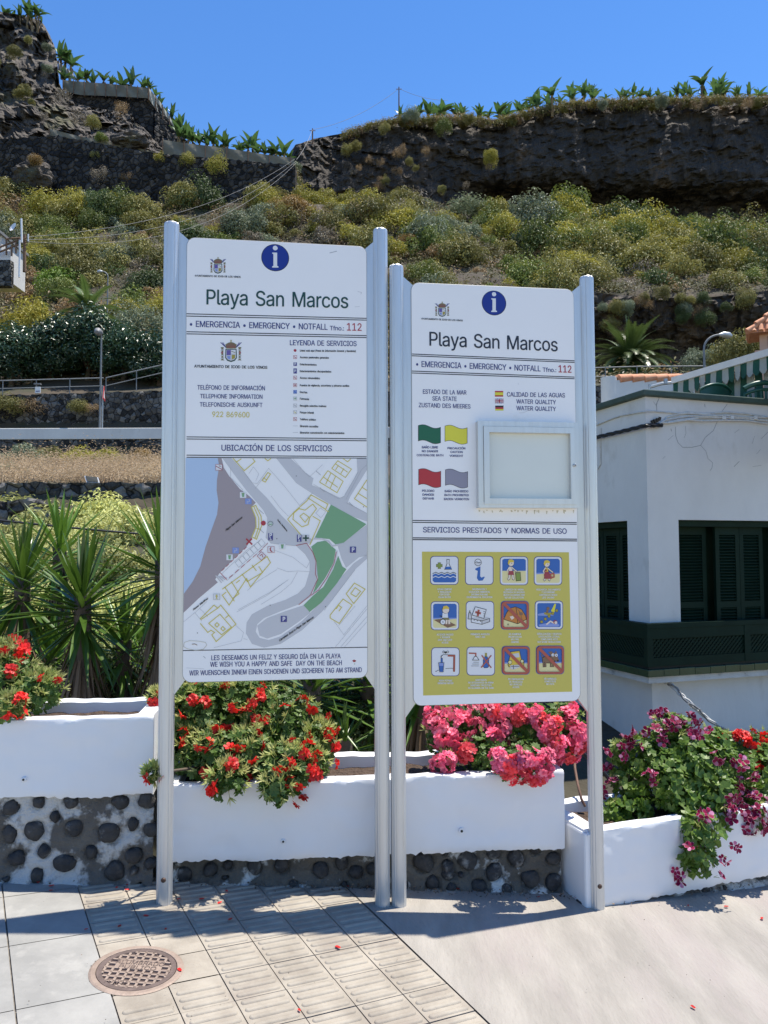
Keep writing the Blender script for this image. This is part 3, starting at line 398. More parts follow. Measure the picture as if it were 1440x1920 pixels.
GLYPHS = {40: (109, [[36,83,37,106,40,129,44,146,48,161,53,176,61,198,71,216,94,216,85,194,76,171,70,148,65,125,62,103,60,83,61,64,64,46,69,27,75,6,81,-8,87,-23,94,-38,71,-38,60,-19,51,2,45,22,40,42,37,63]]), 41: (109, [[15,-38,22,-22,29,-7,34,7,41,27,45,47,48,65,49,83,48,103,45,125,40,148,33,171,25,194,15,216,39,216,48,198,57,176,62,161,66,146,69,129,72,105,74,83,73,62,70,42,65,21,58,1,49,-19,39,-38]]), 44: (75, [[15,-48,27,28,55,28,34,-48]]), 46: (75, [[38,-2,31,0,25,4,21,9,20,16,21,23,25,29,31,33,38,35,45,33,51,29,55,23,56,16,55,9,51,4,45,0]]), 48: (181, [[91,-3,70,0,52,10,38,25,28,45,23,62,20,81,19,102,20,122,23,141,28,158,38,179,52,194,70,203,91,206,112,203,129,194,143,179,154,158,158,141,161,122,162,102,161,81,158,62,154,45,143,25,129,10,112,0], [91,20,104,22,116,29,125,41,132,57,136,78,138,102,136,126,132,146,125,162,116,174,104,181,91,184,77,181,65,174,56,162,49,146,45,126,44,102,45,78,49,57,56,41,65,29,77,22]]), 49: (181, [[31,0,31,22,156,22,156,0], [110,203,110,0,85,0,85,179,84,179,34,143,34,171,79,203]]), 50: (181, [[26,0,26,19,94,91,113,113,120,122,124,131,127,139,128,149,127,159,123,167,117,174,109,180,100,183,89,184,78,183,69,179,61,173,56,165,52,156,51,145,26,145,28,162,34,177,44,189,57,198,73,204,90,206,107,204,122,199,135,190,144,178,150,164,152,149,151,138,148,127,143,116,134,103,122,89,107,72,61,24,61,23,156,23,156,0]]), 51: (181, [[87,-3,69,-1,53,4,39,12,28,23,21,37,17,53,44,53,46,43,51,35,57,28,66,24,76,21,87,20,99,21,110,24,119,30,126,37,130,47,132,58,130,69,126,78,120,87,110,93,97,98,80,99,63,99,63,120,115,179,115,181,28,181,28,203,149,203,149,184,85,111,85,116,105,115,123,110,138,101,148,89,155,74,157,58,155,41,148,26,137,14,123,5,107,-1]]), 52: (181, [[16,42,16,63,99,203,124,203,43,66,43,65,165,65,165,42], [113,0,113,48,113,58,113,127,137,127,137,0]]), 53: (181, [[88,-3,71,-1,56,4,43,13,33,24,27,37,24,52,49,52,51,43,55,36,61,29,69,24,78,21,88,20,100,21,110,26,119,33,126,42,130,53,131,65,130,77,125,88,119,98,110,105,99,109,87,111,77,110,67,107,58,103,51,98,27,101,38,203,147,203,147,181,60,181,54,121,54,121,62,126,71,130,81,133,92,133,105,132,118,128,129,122,138,114,146,104,152,92,155,79,156,65,154,47,148,30,137,17,123,6,107,-1]]), 54: (181, [[91,-3,73,-1,57,6,44,16,34,30,28,46,25,65,27,80,32,96,41,114,55,136,101,203,129,203,60,104,58,104,66,115,78,123,86,125,94,126,111,124,126,118,139,108,148,96,154,81,156,63,153,45,147,29,137,16,124,6,108,-1], [91,19,102,21,111,25,120,32,126,41,130,51,131,63,130,75,126,85,120,94,111,101,102,105,91,106,79,105,70,101,61,94,55,86,51,75,50,63,51,51,55,41,61,32,70,25,79,21]]), 55: (181, [[39,0,129,179,129,181,25,181,25,203,156,203,156,179,66,0]]), 56: (181, [[91,-3,71,-1,54,5,40,13,30,25,23,38,21,54,22,67,26,78,32,88,40,96,50,102,61,106,61,107,48,113,37,123,30,137,28,152,30,167,36,180,46,191,58,199,73,204,91,206,107,204,122,199,135,191,145,180,151,167,153,152,150,137,144,123,133,113,120,107,120,106,131,102,140,96,149,88,155,78,159,67,160,54,158,38,151,25,141,13,127,5,110,-1], [91,20,103,21,114,24,123,29,129,37,133,45,135,55,133,66,129,75,122,83,113,89,102,93,91,94,78,93,68,89,59,83,52,75,48,66,46,55,48,45,52,37,58,29,67,24,78,21], [91,116,101,117,110,120,117,125,123,132,126,141,128,150,127,160,123,168,117,175,110,180,101,183,91,184,80,183,71,180,63,175,58,168,54,160,53,150,54,141,58,132,64,125,71,120,80,117]]), 57: (181, [[90,206,108,204,124,198,137,187,147,174,153,157,156,139,154,124,149,108,140,90,126,67,80,0,52,0,121,99,123,99,115,88,103,81,95,79,87,78,70,80,55,86,42,95,33,108,27,123,25,141,28,159,34,175,44,188,57,198,73,204], [90,184,79,183,70,178,61,172,55,163,51,152,50,141,51,129,55,118,61,109,70,103,79,99,90,97,102,99,111,103,120,109,126,118,130,128,131,140,130,152,126,163,120,172,112,178,102,183]]), 58: (75, [[38,-2,31,0,25,4,21,9,20,16,21,23,25,29,31,33,38,35,45,33,51,29,55,23,56,16,55,9,51,4,45,0], [38,108,31,110,25,114,21,119,20,126,21,134,25,139,31,143,38,145,45,143,51,139,55,134,56,126,55,119,51,114,45,110]]), 65: (192, [[7,0,81,203,110,203,185,0,158,0,115,121,106,149,93,191,98,191,85,148,76,121,34,0], [44,57,44,79,148,79,148,57]]), 66: (182, [[24,0,24,203,96,203,116,202,132,196,144,188,152,177,158,164,159,150,158,138,155,128,149,120,143,114,135,110,126,107,126,105,136,103,145,98,154,91,161,81,166,69,167,54,165,40,160,27,151,16,138,7,120,2,99,0], [50,23,98,23,118,25,132,32,140,42,142,55,141,65,137,74,131,81,122,87,112,91,99,92,50,92], [50,114,95,114,106,115,115,118,123,124,129,131,133,139,134,149,132,161,125,172,113,178,96,181,50,181]]), 67: (204, [[107,-3,90,-1,74,3,60,10,47,20,37,32,28,46,21,63,17,81,16,102,17,122,21,141,28,157,37,172,47,184,60,193,74,201,90,205,107,206,122,205,136,202,149,196,161,188,171,179,179,167,185,154,189,139,163,139,160,149,156,158,150,165,143,171,135,176,126,180,117,182,107,182,89,180,73,173,60,161,50,146,44,126,41,102,44,78,50,58,60,42,74,31,89,24,107,21,117,22,126,24,135,27,143,32,150,38,156,46,160,54,163,64,189,64,185,49,179,36,171,25,161,15,149,7,136,2,122,-2]]), 68: (201, [[88,0,38,0,38,23,86,23,109,25,127,32,141,44,152,60,158,79,160,102,158,125,152,144,142,160,128,171,110,178,88,181,37,181,37,203,90,203,109,202,126,198,141,191,160,177,173,156,180,140,183,122,185,102,183,82,180,64,173,47,165,33,154,22,140,12,125,5,107,1], [50,203,50,0,24,0,24,203]]), 69: (167, [[24,0,24,203,149,203,149,181,50,181,50,114,142,114,142,91,50,91,50,23,150,23,150,0]]), 70: (164, [[24,0,24,203,148,203,148,181,50,181,50,111,138,111,138,88,50,88,50,0]]), 71: (208, [[107,-3,90,-1,74,3,60,10,47,20,36,32,28,46,21,63,17,81,16,102,17,122,21,141,28,157,36,172,47,184,60,193,74,201,89,205,106,206,122,205,136,201,149,196,161,188,171,178,180,167,186,154,190,139,163,139,160,149,155,157,149,165,142,171,135,176,126,179,117,182,106,182,89,180,73,173,60,161,50,146,44,126,41,102,44,78,50,58,60,42,74,31,90,24,107,21,124,23,138,28,150,37,158,49,164,64,166,81,174,80,113,80,113,102,191,102,191,80,188,57,180,36,167,20,151,8,130,0]]), 72: (207, [[24,0,24,203,50,203,50,116,157,116,157,203,183,203,183,0,157,0,157,93,50,93,50,0]]), 73: (120, [[12,0,12,23,47,23,47,181,12,181,12,203,108,203,108,181,73,181,73,23,108,23,108,0]]), 74: (159, [[74,-3,50,1,30,13,21,25,15,40,13,58,13,69,39,69,39,58,41,42,49,30,60,22,74,20,88,22,99,30,106,42,109,58,109,203,135,203,135,58,133,40,127,25,118,13,98,1]]), 75: (187, [[42,58,42,86,56,104,70,121,85,138,145,203,179,203,92,110,91,110], [24,0,24,203,50,203,50,134,50,90,50,77,50,0], [149,0,75,104,91,124,179,0]]), 76: (157, [[24,0,24,203,50,203,50,23,144,23,144,0]]), 77: (251, [[24,0,24,203,61,203,111,75,115,64,120,49,125,34,129,20,123,20,127,33,132,48,137,63,141,75,191,203,227,203,227,0,202,0,202,116,202,131,202,147,202,165,203,183,205,183,199,164,193,145,187,129,182,116,137,0,114,0,68,116,64,128,58,144,52,163,45,183,48,183,48,166,48,149,49,131,49,116,49,0]]), 78: (209, [[24,0,24,203,54,203,137,73,145,60,155,43,166,22,162,21,160,43,160,63,160,78,160,203,185,203,185,0,155,0,81,116,71,132,59,152,43,181,48,181,49,153,50,131,50,116,50,0]]), 79: (213, [[107,-3,90,-1,74,3,60,10,48,20,37,32,28,46,21,63,17,81,16,102,17,122,21,141,28,157,37,172,48,184,60,193,74,201,90,205,107,206,124,205,139,201,153,193,166,184,177,172,186,157,192,141,196,122,197,102,196,81,192,63,186,46,177,32,166,20,153,10,139,3,124,-1], [107,21,124,23,140,30,153,42,163,58,170,78,172,102,170,126,163,146,153,162,140,173,124,180,107,182,89,180,74,173,60,162,50,146,44,126,41,102,44,78,50,58,60,42,74,30,89,23]]), 80: (178, [[24,0,24,203,94,203,116,201,133,195,146,185,156,172,162,156,163,139,162,122,156,106,146,93,133,83,116,76,94,74,44,74,44,97,93,97,107,98,119,102,127,109,133,117,137,128,138,139,137,150,133,161,127,169,119,175,107,179,93,181,50,181,50,0]]), 81: (213, [[98,64,125,64,148,34,153,26,187,-19,160,-19,138,11,132,18], [107,-3,90,-1,74,3,60,10,48,20,37,32,28,46,21,63,17,81,16,102,17,122,21,141,28,157,37,172,48,184,60,193,74,201,90,205,107,206,124,205,139,201,153,193,166,184,177,172,186,157,192,141,196,122,197,102,196,81,192,63,186,46,177,32,166,20,153,10,139,3,124,-1], [107,21,124,23,140,30,153,42,163,58,170,78,172,102,170,126,163,146,153,162,140,173,124,180,107,182,89,180,74,173,60,162,50,146,44,126,41,102,44,78,50,58,60,42,74,30,89,23]]), 82: (180, [[24,0,24,203,94,203,116,201,133,195,147,186,156,173,162,158,164,141,162,124,156,109,147,96,133,87,116,81,94,79,39,79,39,102,93,102,108,103,119,107,128,112,133,120,137,130,138,141,137,152,133,162,128,170,119,176,108,180,93,181,50,181,50,0], [141,0,92,92,121,92,171,0]]), 83: (179, [[89,-4,69,-2,51,4,36,12,26,24,18,38,15,55,42,55,44,44,49,35,57,28,67,23,78,21,89,20,103,21,114,24,124,29,132,37,137,46,138,56,137,65,133,72,126,77,118,82,98,89,73,96,51,104,34,116,24,130,21,149,23,165,30,179,41,191,55,199,72,204,91,206,110,204,126,199,140,191,151,179,158,166,160,151,135,151,131,165,121,175,107,181,90,183,78,182,67,179,58,174,51,167,47,159,46,150,48,141,52,133,59,128,68,123,85,117,106,112,125,105,134,101,143,95,151,88,158,79,162,68,163,55,161,40,155,25,144,13,129,4,111,-2]]), 84: (179, [[13,181,13,203,167,203,167,181,103,181,103,0,77,0,77,181]]), 85: (207, [[104,-3,81,-1,62,6,46,17,34,32,26,49,24,69,24,203,50,203,50,71,51,57,56,45,64,35,75,27,88,22,104,21,119,22,132,27,143,35,151,45,155,57,157,71,157,203,183,203,183,69,180,49,173,32,161,17,145,6,126,-1]]), 86: (192, [[82,0,7,203,34,203,77,82,86,55,99,12,94,12,107,55,116,82,158,203,185,203,111,0]]), 87: (274, [[62,0,7,203,33,203,65,78,70,58,75,37,79,16,76,16,80,37,85,58,90,78,122,203,152,203,185,78,190,58,194,37,199,16,195,16,200,37,204,58,209,78,241,203,268,203,212,0,182,0,147,129,141,157,134,190,140,190,134,158,127,129,92,0]]), 88: (190, [[7,0,87,114,87,95,12,203,42,203,71,160,82,144,89,132,97,117,93,117,101,131,109,144,119,160,149,203,178,203,104,96,104,115,182,0,153,0,117,52,107,66,100,78,92,92,98,92,90,79,82,66,73,52,37,0]]), 89: (189, [[81,0,81,83,7,203,36,203,77,138,89,117,100,92,89,92,100,117,112,138,152,203,182,203,107,83,107,0]]), 90: (175, [[17,0,17,19,109,154,122,172,136,190,139,182,114,181,89,181,16,181,16,203,159,203,159,185,67,51,54,32,39,13,36,22,61,23,86,23,160,23,160,0]]), 97: (156, [[64,-3,50,-2,38,2,27,9,19,18,14,29,12,43,13,55,17,64,23,72,31,77,40,81,50,84,71,88,93,91,106,94,110,102,110,103,109,111,107,119,102,124,96,129,88,131,78,132,68,131,60,129,47,120,40,110,16,116,23,129,31,138,42,145,53,150,65,153,78,154,96,152,105,149,114,144,122,137,129,128,133,116,135,101,135,0,111,0,111,21,109,21,101,10,94,5,86,0,76,-2], [68,18,81,19,91,23,99,30,105,37,109,46,110,55,110,76,104,73,93,70,80,68,70,67,54,63,47,60,41,56,38,50,37,42,38,35,41,29,46,24,52,21,60,19]]), 98: (170, [[92,-3,79,-2,69,2,61,7,55,12,47,23,45,23,45,0,21,0,21,203,45,203,45,128,47,128,55,138,61,144,69,149,79,153,92,154,110,151,125,144,138,133,148,117,154,98,156,76,154,53,148,34,138,18,125,6,110,-1], [88,19,101,21,112,26,120,35,126,47,130,60,131,76,130,91,126,104,120,116,112,125,101,130,88,132,75,130,64,125,56,116,50,105,46,92,45,76,46,60,50,46,56,35,65,26,75,21]]), 99: (158, [[83,-3,64,-1,47,7,33,18,22,34,16,53,14,75,16,97,22,116,33,132,47,144,64,151,83,154,94,153,104,151,113,147,122,142,130,136,136,129,141,120,145,111,121,105,116,116,108,124,97,130,83,132,69,130,58,124,49,115,43,103,40,90,39,75,40,60,43,47,49,35,58,26,69,21,83,19,97,21,108,26,117,35,122,47,145,41,142,31,136,22,130,15,122,9,114,3,104,0,94,-3]]), 100: (170, [[78,-3,60,-1,45,6,32,18,22,34,16,53,14,76,16,98,22,117,32,133,45,144,60,151,78,154,91,153,101,149,109,144,115,138,122,128,124,128,124,203,149,203,149,0,125,0,125,23,123,23,115,12,109,7,101,2,91,-2], [82,19,95,21,105,26,114,35,120,46,123,60,125,76,123,92,120,105,114,116,105,125,95,130,82,132,69,130,58,125,49,116,43,104,40,91,39,76,40,60,43,47,50,35,58,26,69,21]]), 101: (162, [[85,-3,64,-1,47,7,33,18,22,34,16,53,14,75,16,97,22,116,32,132,46,144,63,151,82,154,94,153,106,150,118,144,128,136,136,126,143,113,147,97,148,78,148,68,30,68,30,88,135,88,124,81,123,95,119,107,113,118,105,126,95,130,82,132,69,130,59,125,50,118,44,108,40,97,38,84,38,71,40,55,44,42,51,32,60,25,72,20,85,18,94,19,101,21,108,24,114,29,119,35,122,42,146,36,141,25,134,16,125,8,113,2,100,-2]]), 102: (101, [[91,152,91,131,3,131,3,152], [32,0,32,173,34,185,38,194,45,202,54,208,64,211,75,212,89,211,97,208,91,187,86,189,78,190,68,188,62,184,58,177,57,167,57,0]]), 103: (170, [[83,-60,67,-59,54,-56,42,-51,33,-44,26,-36,20,-28,41,-16,49,-26,54,-31,62,-35,71,-38,83,-39,100,-37,113,-30,122,-19,125,-2,125,27,122,27,115,17,109,11,101,6,91,3,78,2,61,4,45,11,32,21,22,36,16,54,14,76,16,98,22,117,32,133,45,144,61,151,78,154,91,153,101,149,109,144,115,138,123,128,125,128,125,152,149,152,149,-4,147,-22,140,-36,130,-47,116,-54,100,-59], [82,24,95,25,105,30,114,38,120,48,124,62,125,77,124,92,120,106,114,117,106,125,95,130,82,132,69,130,58,125,50,116,43,105,40,92,39,77,40,62,43,49,50,38,58,30,69,25]]), 104: (164, [[45,91,45,0,21,0,21,203,45,203,45,115,41,115,49,133,61,145,75,152,91,154,105,152,118,147,128,139,136,128,141,114,143,96,143,0,118,0,118,94,116,110,109,122,98,129,84,132,74,130,64,127,57,121,51,113,47,103]]), 105: (67, [[21,0,21,152,45,152,45,0], [33,177,27,178,22,182,18,187,17,193,18,200,22,205,27,208,33,209,40,208,46,205,49,200,51,193,49,187,46,182,40,178]]), 106: (67, [[21,152,45,152,45,-12,44,-25,41,-36,34,-45,26,-52,15,-56,2,-57,-4,-57,-4,-35,1,-35,10,-33,16,-29,20,-21,21,-12], [33,177,27,178,21,182,18,187,16,193,18,200,21,205,27,208,33,209,40,208,45,205,49,200,50,193,49,187,45,182,40,178]]), 107: (152, [[44,55,44,85,48,85,114,152,144,152,74,80,71,80], [21,0,21,203,45,203,45,0], [118,0,59,74,76,91,149,0]]), 108: (76, [[56,-1,40,1,30,8,23,19,21,34,21,203,45,203,45,39,46,31,48,25,52,22,58,21,64,21,68,22,72,1,65,0]]), 109: (244, [[21,0,21,152,45,152,45,118,43,118,47,129,53,138,60,145,69,150,78,153,88,154,103,152,115,144,124,133,128,118,125,118,129,128,135,137,143,145,152,150,163,153,175,154,187,153,199,149,209,142,216,131,221,118,223,102,223,0,198,0,198,101,196,116,189,125,179,130,167,132,158,131,150,128,143,123,138,116,135,108,134,99,134,0,110,0,110,104,108,115,101,124,92,130,80,132,71,131,63,128,56,123,50,116,47,106,45,95,45,0]]), 110: (164, [[45,91,45,0,21,0,21,152,45,152,45,115,41,115,49,133,61,145,75,152,91,154,105,152,118,147,128,139,136,128,141,114,143,96,143,0,118,0,118,94,116,110,109,122,98,129,84,132,74,130,64,127,57,121,51,113,47,103]]), 111: (166, [[83,-3,64,-1,47,7,33,18,22,34,16,53,14,75,16,97,22,116,33,132,47,144,64,151,83,154,102,151,119,144,133,132,144,116,150,97,152,75,150,53,144,34,133,18,119,7,102,-1], [83,19,97,21,108,26,117,35,123,47,126,60,128,75,126,90,123,103,117,115,108,124,97,130,83,132,69,130,58,124,49,115,43,103,40,90,39,75,40,60,43,47,49,35,58,26,69,21]]), 112: (170, [[21,-57,21,152,45,152,45,128,47,128,55,138,61,144,69,149,79,153,92,154,110,151,125,144,138,133,148,117,154,98,156,76,154,53,148,34,138,18,125,6,110,-1,92,-3,79,-2,69,2,61,7,55,12,47,23,45,23,45,-57], [88,19,101,21,112,26,120,35,126,47,130,60,131,76,130,91,126,104,120,116,112,125,101,130,88,132,75,130,64,125,56,116,50,105,46,92,45,76,46,60,50,46,56,35,65,26,75,21]]), 113: (170, [[149,-57,124,-57,124,23,122,23,115,12,109,7,101,2,91,-2,78,-3,60,-1,45,6,32,18,22,34,16,53,14,76,16,98,22,117,32,133,45,144,60,151,78,154,91,153,101,149,109,144,115,138,123,128,125,128,125,152,149,152], [82,19,95,21,105,26,114,35,120,46,123,60,125,76,123,92,120,105,114,116,105,125,95,130,82,132,69,130,58,125,49,116,43,104,40,91,39,76,40,60,43,47,50,35,58,26,69,21]]), 114: (104, [[21,0,21,152,45,152,45,128,46,128,52,139,61,147,72,152,85,154,92,154,97,153,97,129,92,130,83,130,73,129,64,126,56,121,50,113,47,105,45,95,45,0]]), 115: (146, [[73,-3,58,-2,45,1,34,7,25,15,18,25,14,38,38,43,42,32,50,24,60,20,73,18,87,20,98,25,105,32,107,41,106,48,102,54,95,59,85,62,60,68,42,74,29,83,21,95,19,110,21,122,26,133,35,141,46,148,60,152,75,154,89,153,102,149,112,143,120,136,126,126,130,116,107,111,103,119,97,126,88,131,75,133,62,131,52,127,46,120,43,111,45,103,50,97,57,93,69,89,92,84,110,77,122,69,130,57,132,43,131,30,125,19,116,10,104,3,89,-2]]), 116: (91, [[82,152,82,131,3,131,3,152], [26,188,50,188,50,39,51,30,54,25,60,21,68,20,74,20,81,21,85,1,77,-1,67,-2,50,1,37,9,29,21,26,37]]), 117: (164, [[73,-2,59,0,46,4,36,12,28,23,23,38,21,56,21,152,45,152,45,58,48,42,55,30,66,23,80,20,90,21,100,25,107,31,113,39,117,49,118,61,118,152,143,152,143,0,119,0,119,37,123,37,114,19,103,7,89,0]]), 118: (156, [[65,0,7,152,34,152,66,62,75,35,82,8,74,8,81,35,90,62,122,152,149,152,91,0]]), 119: (227, [[55,0,9,152,35,152,53,85,62,55,70,17,66,17,74,54,82,85,101,152,127,152,145,85,153,54,161,17,157,17,165,54,173,85,192,152,218,152,172,0,147,0,128,69,122,90,116,112,111,135,116,135,111,112,105,90,99,69,79,0]]), 120: (151, [[8,0,69,87,68,68,11,152,40,152,59,122,72,101,83,82,70,82,81,101,93,122,113,152,141,152,83,67,83,86,143,0,115,0,92,34,80,54,69,73,82,73,71,54,59,34,37,0]]), 121: (156, [[19,-55,25,-34,29,-35,42,-36,47,-34,52,-30,56,-23,60,-14,65,-1,7,152,34,152,66,62,75,35,82,8,73,8,81,35,90,62,122,152,149,152,82,-23,77,-34,71,-43,64,-50,56,-54,47,-57,37,-58,26,-57]]), 122: (152, [[17,0,17,18,102,128,102,129,19,129,19,152,133,152,133,132,50,24,50,23,135,23,135,0]]), 201: (167, [[24,0,24,203,149,203,149,181,50,181,50,114,142,114,142,91,50,91,50,23,150,23,150,0], [76,223,95,263,123,263,96,223]]), 205: (120, [[12,0,12,23,47,23,47,181,12,181,12,203,108,203,108,181,73,181,73,23,108,23,108,0], [49,223,69,263,96,263,70,223]]), 209: (209, [[24,0,24,203,54,203,137,73,145,60,155,43,166,22,162,21,160,43,160,63,160,78,160,203,185,203,185,0,155,0,81,116,71,132,59,152,43,181,48,181,49,153,50,131,50,116,50,0], [123,230,113,232,104,236,96,240,89,242,84,238,82,231,65,231,67,242,71,251,78,257,87,259,97,257,105,253,113,249,120,248,125,250,128,259,144,259,143,247,138,238,132,232]]), 211: (213, [[107,-3,90,-1,74,3,60,10,48,20,37,32,28,46,21,63,17,81,16,102,17,122,21,141,28,157,37,172,48,184,60,193,74,201,90,205,107,206,124,205,139,201,153,193,166,184,177,172,186,157,192,141,196,122,197,102,196,81,192,63,186,46,177,32,166,20,153,10,139,3,124,-1], [107,21,124,23,140,30,153,42,163,58,170,78,172,102,170,126,163,146,153,162,140,173,124,180,107,182,89,180,74,173,60,162,50,146,44,126,41,102,44,78,50,58,60,42,74,30,89,23], [96,223,115,263,142,263,116,223]]), 225: (156, [[64,-3,50,-2,38,2,27,9,19,18,14,29,12,43,13,55,17,64,23,72,31,77,40,81,50,84,71,88,93,91,106,94,110,102,110,103,109,111,107,119,102,124,96,129,88,131,78,132,68,131,60,129,47,120,40,110,16,116,23,129,31,138,42,145,53,150,65,153,78,154,96,152,105,149,114,144,122,137,129,128,133,116,135,101,135,0,111,0,111,21,109,21,101,10,94,5,86,0,76,-2], [68,18,81,19,91,23,99,30,105,37,109,46,110,55,110,76,104,73,93,70,80,68,70,67,54,63,47,60,41,56,38,50,37,42,38,35,41,29,46,24,52,21,60,19], [65,172,84,212,111,212,85,172]]), 233: (162, [[85,-3,64,-1,47,7,33,18,22,34,16,53,14,75,16,97,22,116,32,132,46,144,63,151,82,154,94,153,106,150,118,144,128,136,136,126,143,113,147,97,148,78,148,68,30,68,30,88,135,88,124,81,123,95,119,107,113,118,105,126,95,130,82,132,69,130,59,125,50,118,44,108,40,97,38,84,38,71,40,55,44,42,51,32,60,25,72,20,85,18,94,19,101,21,108,24,114,29,119,35,122,42,146,36,141,25,134,16,125,8,113,2,100,-2], [71,172,90,212,117,212,91,172]]), 237: (67, [[21,0,21,152,45,152,45,0], [23,172,42,212,69,212,43,172]]), 243: (166, [[83,-3,64,-1,47,7,33,18,22,34,16,53,14,75,16,97,22,116,33,132,47,144,64,151,83,154,102,151,119,144,133,132,144,116,150,97,152,75,150,53,144,34,133,18,119,7,102,-1], [83,19,97,21,108,26,117,35,123,47,126,60,128,75,126,90,123,103,117,115,108,124,97,130,83,132,69,130,58,124,49,115,43,103,40,90,39,75,40,60,43,47,49,35,58,26,69,21], [72,172,91,212,119,212,92,172]]), 250: (164, [[73,-2,59,0,46,4,36,12,28,23,23,38,21,56,21,152,45,152,45,58,48,42,55,30,66,23,80,20,90,21,100,25,107,31,113,39,117,49,118,61,118,152,143,152,143,0,119,0,119,37,123,37,114,19,103,7,89,0], [71,172,90,212,118,212,91,172]]), 8226: (155, [[78,37,66,38,56,43,47,50,40,59,35,69,34,81,35,92,40,103,47,112,56,119,66,123,78,124,89,123,100,119,109,112,116,103,120,92,121,81,120,69,116,59,109,50,100,43,89,38]])}

# ------------------------------------------------------------------ the two information signs
class Sign:
    def __init__(s, name, label, pl_, pr_, Yl, Yr, ztop, corners, cat='information sign'):
        a = at(*pl_, Yl); b = at(*pr_, Yr); s.a, s.b = a, b
        U = Vector((b.x - a.x, b.y - a.y, 0)); s.U = U.normalized(); s.N = Vector((s.U.y, -s.U.x, 0)); s.rz = math.atan2(s.U.y, s.U.x)
        mid = (a + b) / 2; s.root = thing(name, label, cat, (mid.x, mid.y, gz(mid.x)), s.rz, 'beach information signs')
        s.O = Vector((a.x, a.y, 0)); s.off = .012      # panel face is this far in front of the post axis
        s.px = px2m(1, (Yl + Yr) / 2)
        cs = [s.uv(*c) for c in corners]               # tl, tr, br, bl
        s.u0 = (cs[0][0] + cs[3][0]) / 2; s.u1 = (cs[1][0] + cs[2][0]) / 2; s.z1 = (cs[0][1] + cs[1][1]) / 2; s.z0 = (cs[2][1] + cs[3][1]) / 2
        for p, zt in zip((a, b), ztop): s.post(p, at(*zt[:2], zt[2]).z, 1 if p is a else -1)
        r = .036; pts = []
        for cx, cz, a0 in ((s.u1 - r, s.z1 - r, 0), (s.u0 + r, s.z1 - r, 90), (s.u0 + r, s.z0 + r, 180), (s.u1 - r, s.z0 + r, 270)):
            pts += [(cx + r * math.cos(R(a0 + k * 15)), cz + r * math.sin(R(a0 + k * 15))) for k in range(7)]
        g = MB(); n = len(pts); F = [s.w(*p, 0) for p in pts]; Bk = [s.w(*p, -.02) for p in pts]
        ins = [s.w(lerp(p[0], (s.u0 + s.u1) / 2, .004), lerp(p[1], (s.z0 + s.z1) / 2, .002), .0012) for p in pts]
        g.add(F + Bk + ins, [tuple(range(2 * n, 3 * n)), tuple(range(n, 2 * n))[::-1]], 0)
        g.add(F + Bk, [(i, n + i, n + (i + 1) % n, (i + 1) % n) for i in range(n)], 1); g.add(F + ins, [(i, (i + 1) % n, n + (i + 1) % n, n + i) for i in range(n)], 1)
        s.panel = g.build('panel', [K['panel'], K['edge']], s.root)
        s.base = .0012
    def uv(s, px, py):
        d = ray(px, py); o = s.O + s.N * s.off; t = (o - CAM).dot(s.N) / d.dot(s.N); p = CAM + d * t
        return ((p - o).dot(s.U), p.z)
    def w(s, u, z, h): q = s.O + s.U * u + s.N * (s.off + h); return Vector((q.x, q.y, z))
    def post(s, p, zt, sd):
        z0 = gz(p.x) - .05; n = 72; ring = []
        for k in range(n):                            # fluted extruded tube
            an = 2 * math.pi * k / n; rr = .0335
            for c_ in (-150, -120, -60, -30, 30, 60, 120, 150):
                if abs(((math.degrees(an) - c_ + 180) % 360) - 180) < 3.1: rr = .0312
            ring.append((rr * math.cos(an), rr * math.sin(an)))
        ca, sa = math.cos(s.rz), math.sin(s.rz)
        poly = [(p.x + x * ca - y * sa, p.y + x * sa + y * ca) for x, y in ring]
        g = MB(); vs = []
        for f_, z in ((1, z0), (1, zt - .012), (.96, zt - .004), (.86, zt)): vs += [Vector((p.x + (q[0] - p.x) * f_, p.y + (q[1] - p.y) * f_, z)) for q in poly]
        g.add(vs, [(i * n + k, i * n + (k + 1) % n, (i + 1) * n + (k + 1) % n, (i + 1) * n + k) for i in range(3) for k in range(n)] + [tuple(range(3 * n, 4 * n))], 0)
        po = g.build('post', [K['alu']], s.root)
        up = (Vector((p.x, p.y, 0)) - s.O).dot(s.U); g = MB(); e = .0
        ui = s.u0 if sd > 0 else s.u1; a_, b_ = up + sd * .030, ui + sd * .012
        prof = [(a_, s.z0 - .055), (b_, s.z0 + .012), (b_, s.z1 - .014), (a_, s.z1 + .028)]
        f = [s.w(u, z, -.004) for u, z in prof]; k = [s.w(u, z, -.03) for u, z in prof]
        g.add(f + k, [(0, 1, 2, 3) if sd > 0 else (3, 2, 1, 0), (7, 6, 5, 4) if sd > 0 else (4, 5, 6, 7), (0, 4, 5, 1), (1, 5, 6, 2), (2, 6, 7, 3), (3, 7, 4, 0)], 0)
        g.build('mounting_wing', [K['alu']], po)
        g = MB(); q = Vector((p.x, p.y, gz(p.x) + .105)) + s.N * .031; g.tube([q, q + s.N * .004, q + s.N * .007], [.0105, .0105, .006], 12)
        if s.bolts[0 if sd > 0 else 1]: g.build('bolt', [K['bolt']], po)
        g = MB(); g.box((0, 0, 0), (.001, .001, .001)); return po
    bolts = (True, False)
    # flat artwork -------------------------------------------------
    def art(s, name):
        s.g = MB(); s.gm = []; s.gname = name; s.h = s.base; return s
    def mi(s, k):
        if K[k] not in s.gm: s.gm.append(K[k])
        return s.gm.index(K[k])
    def done(s): return s.g.build(s.gname, s.gm, s.panel)
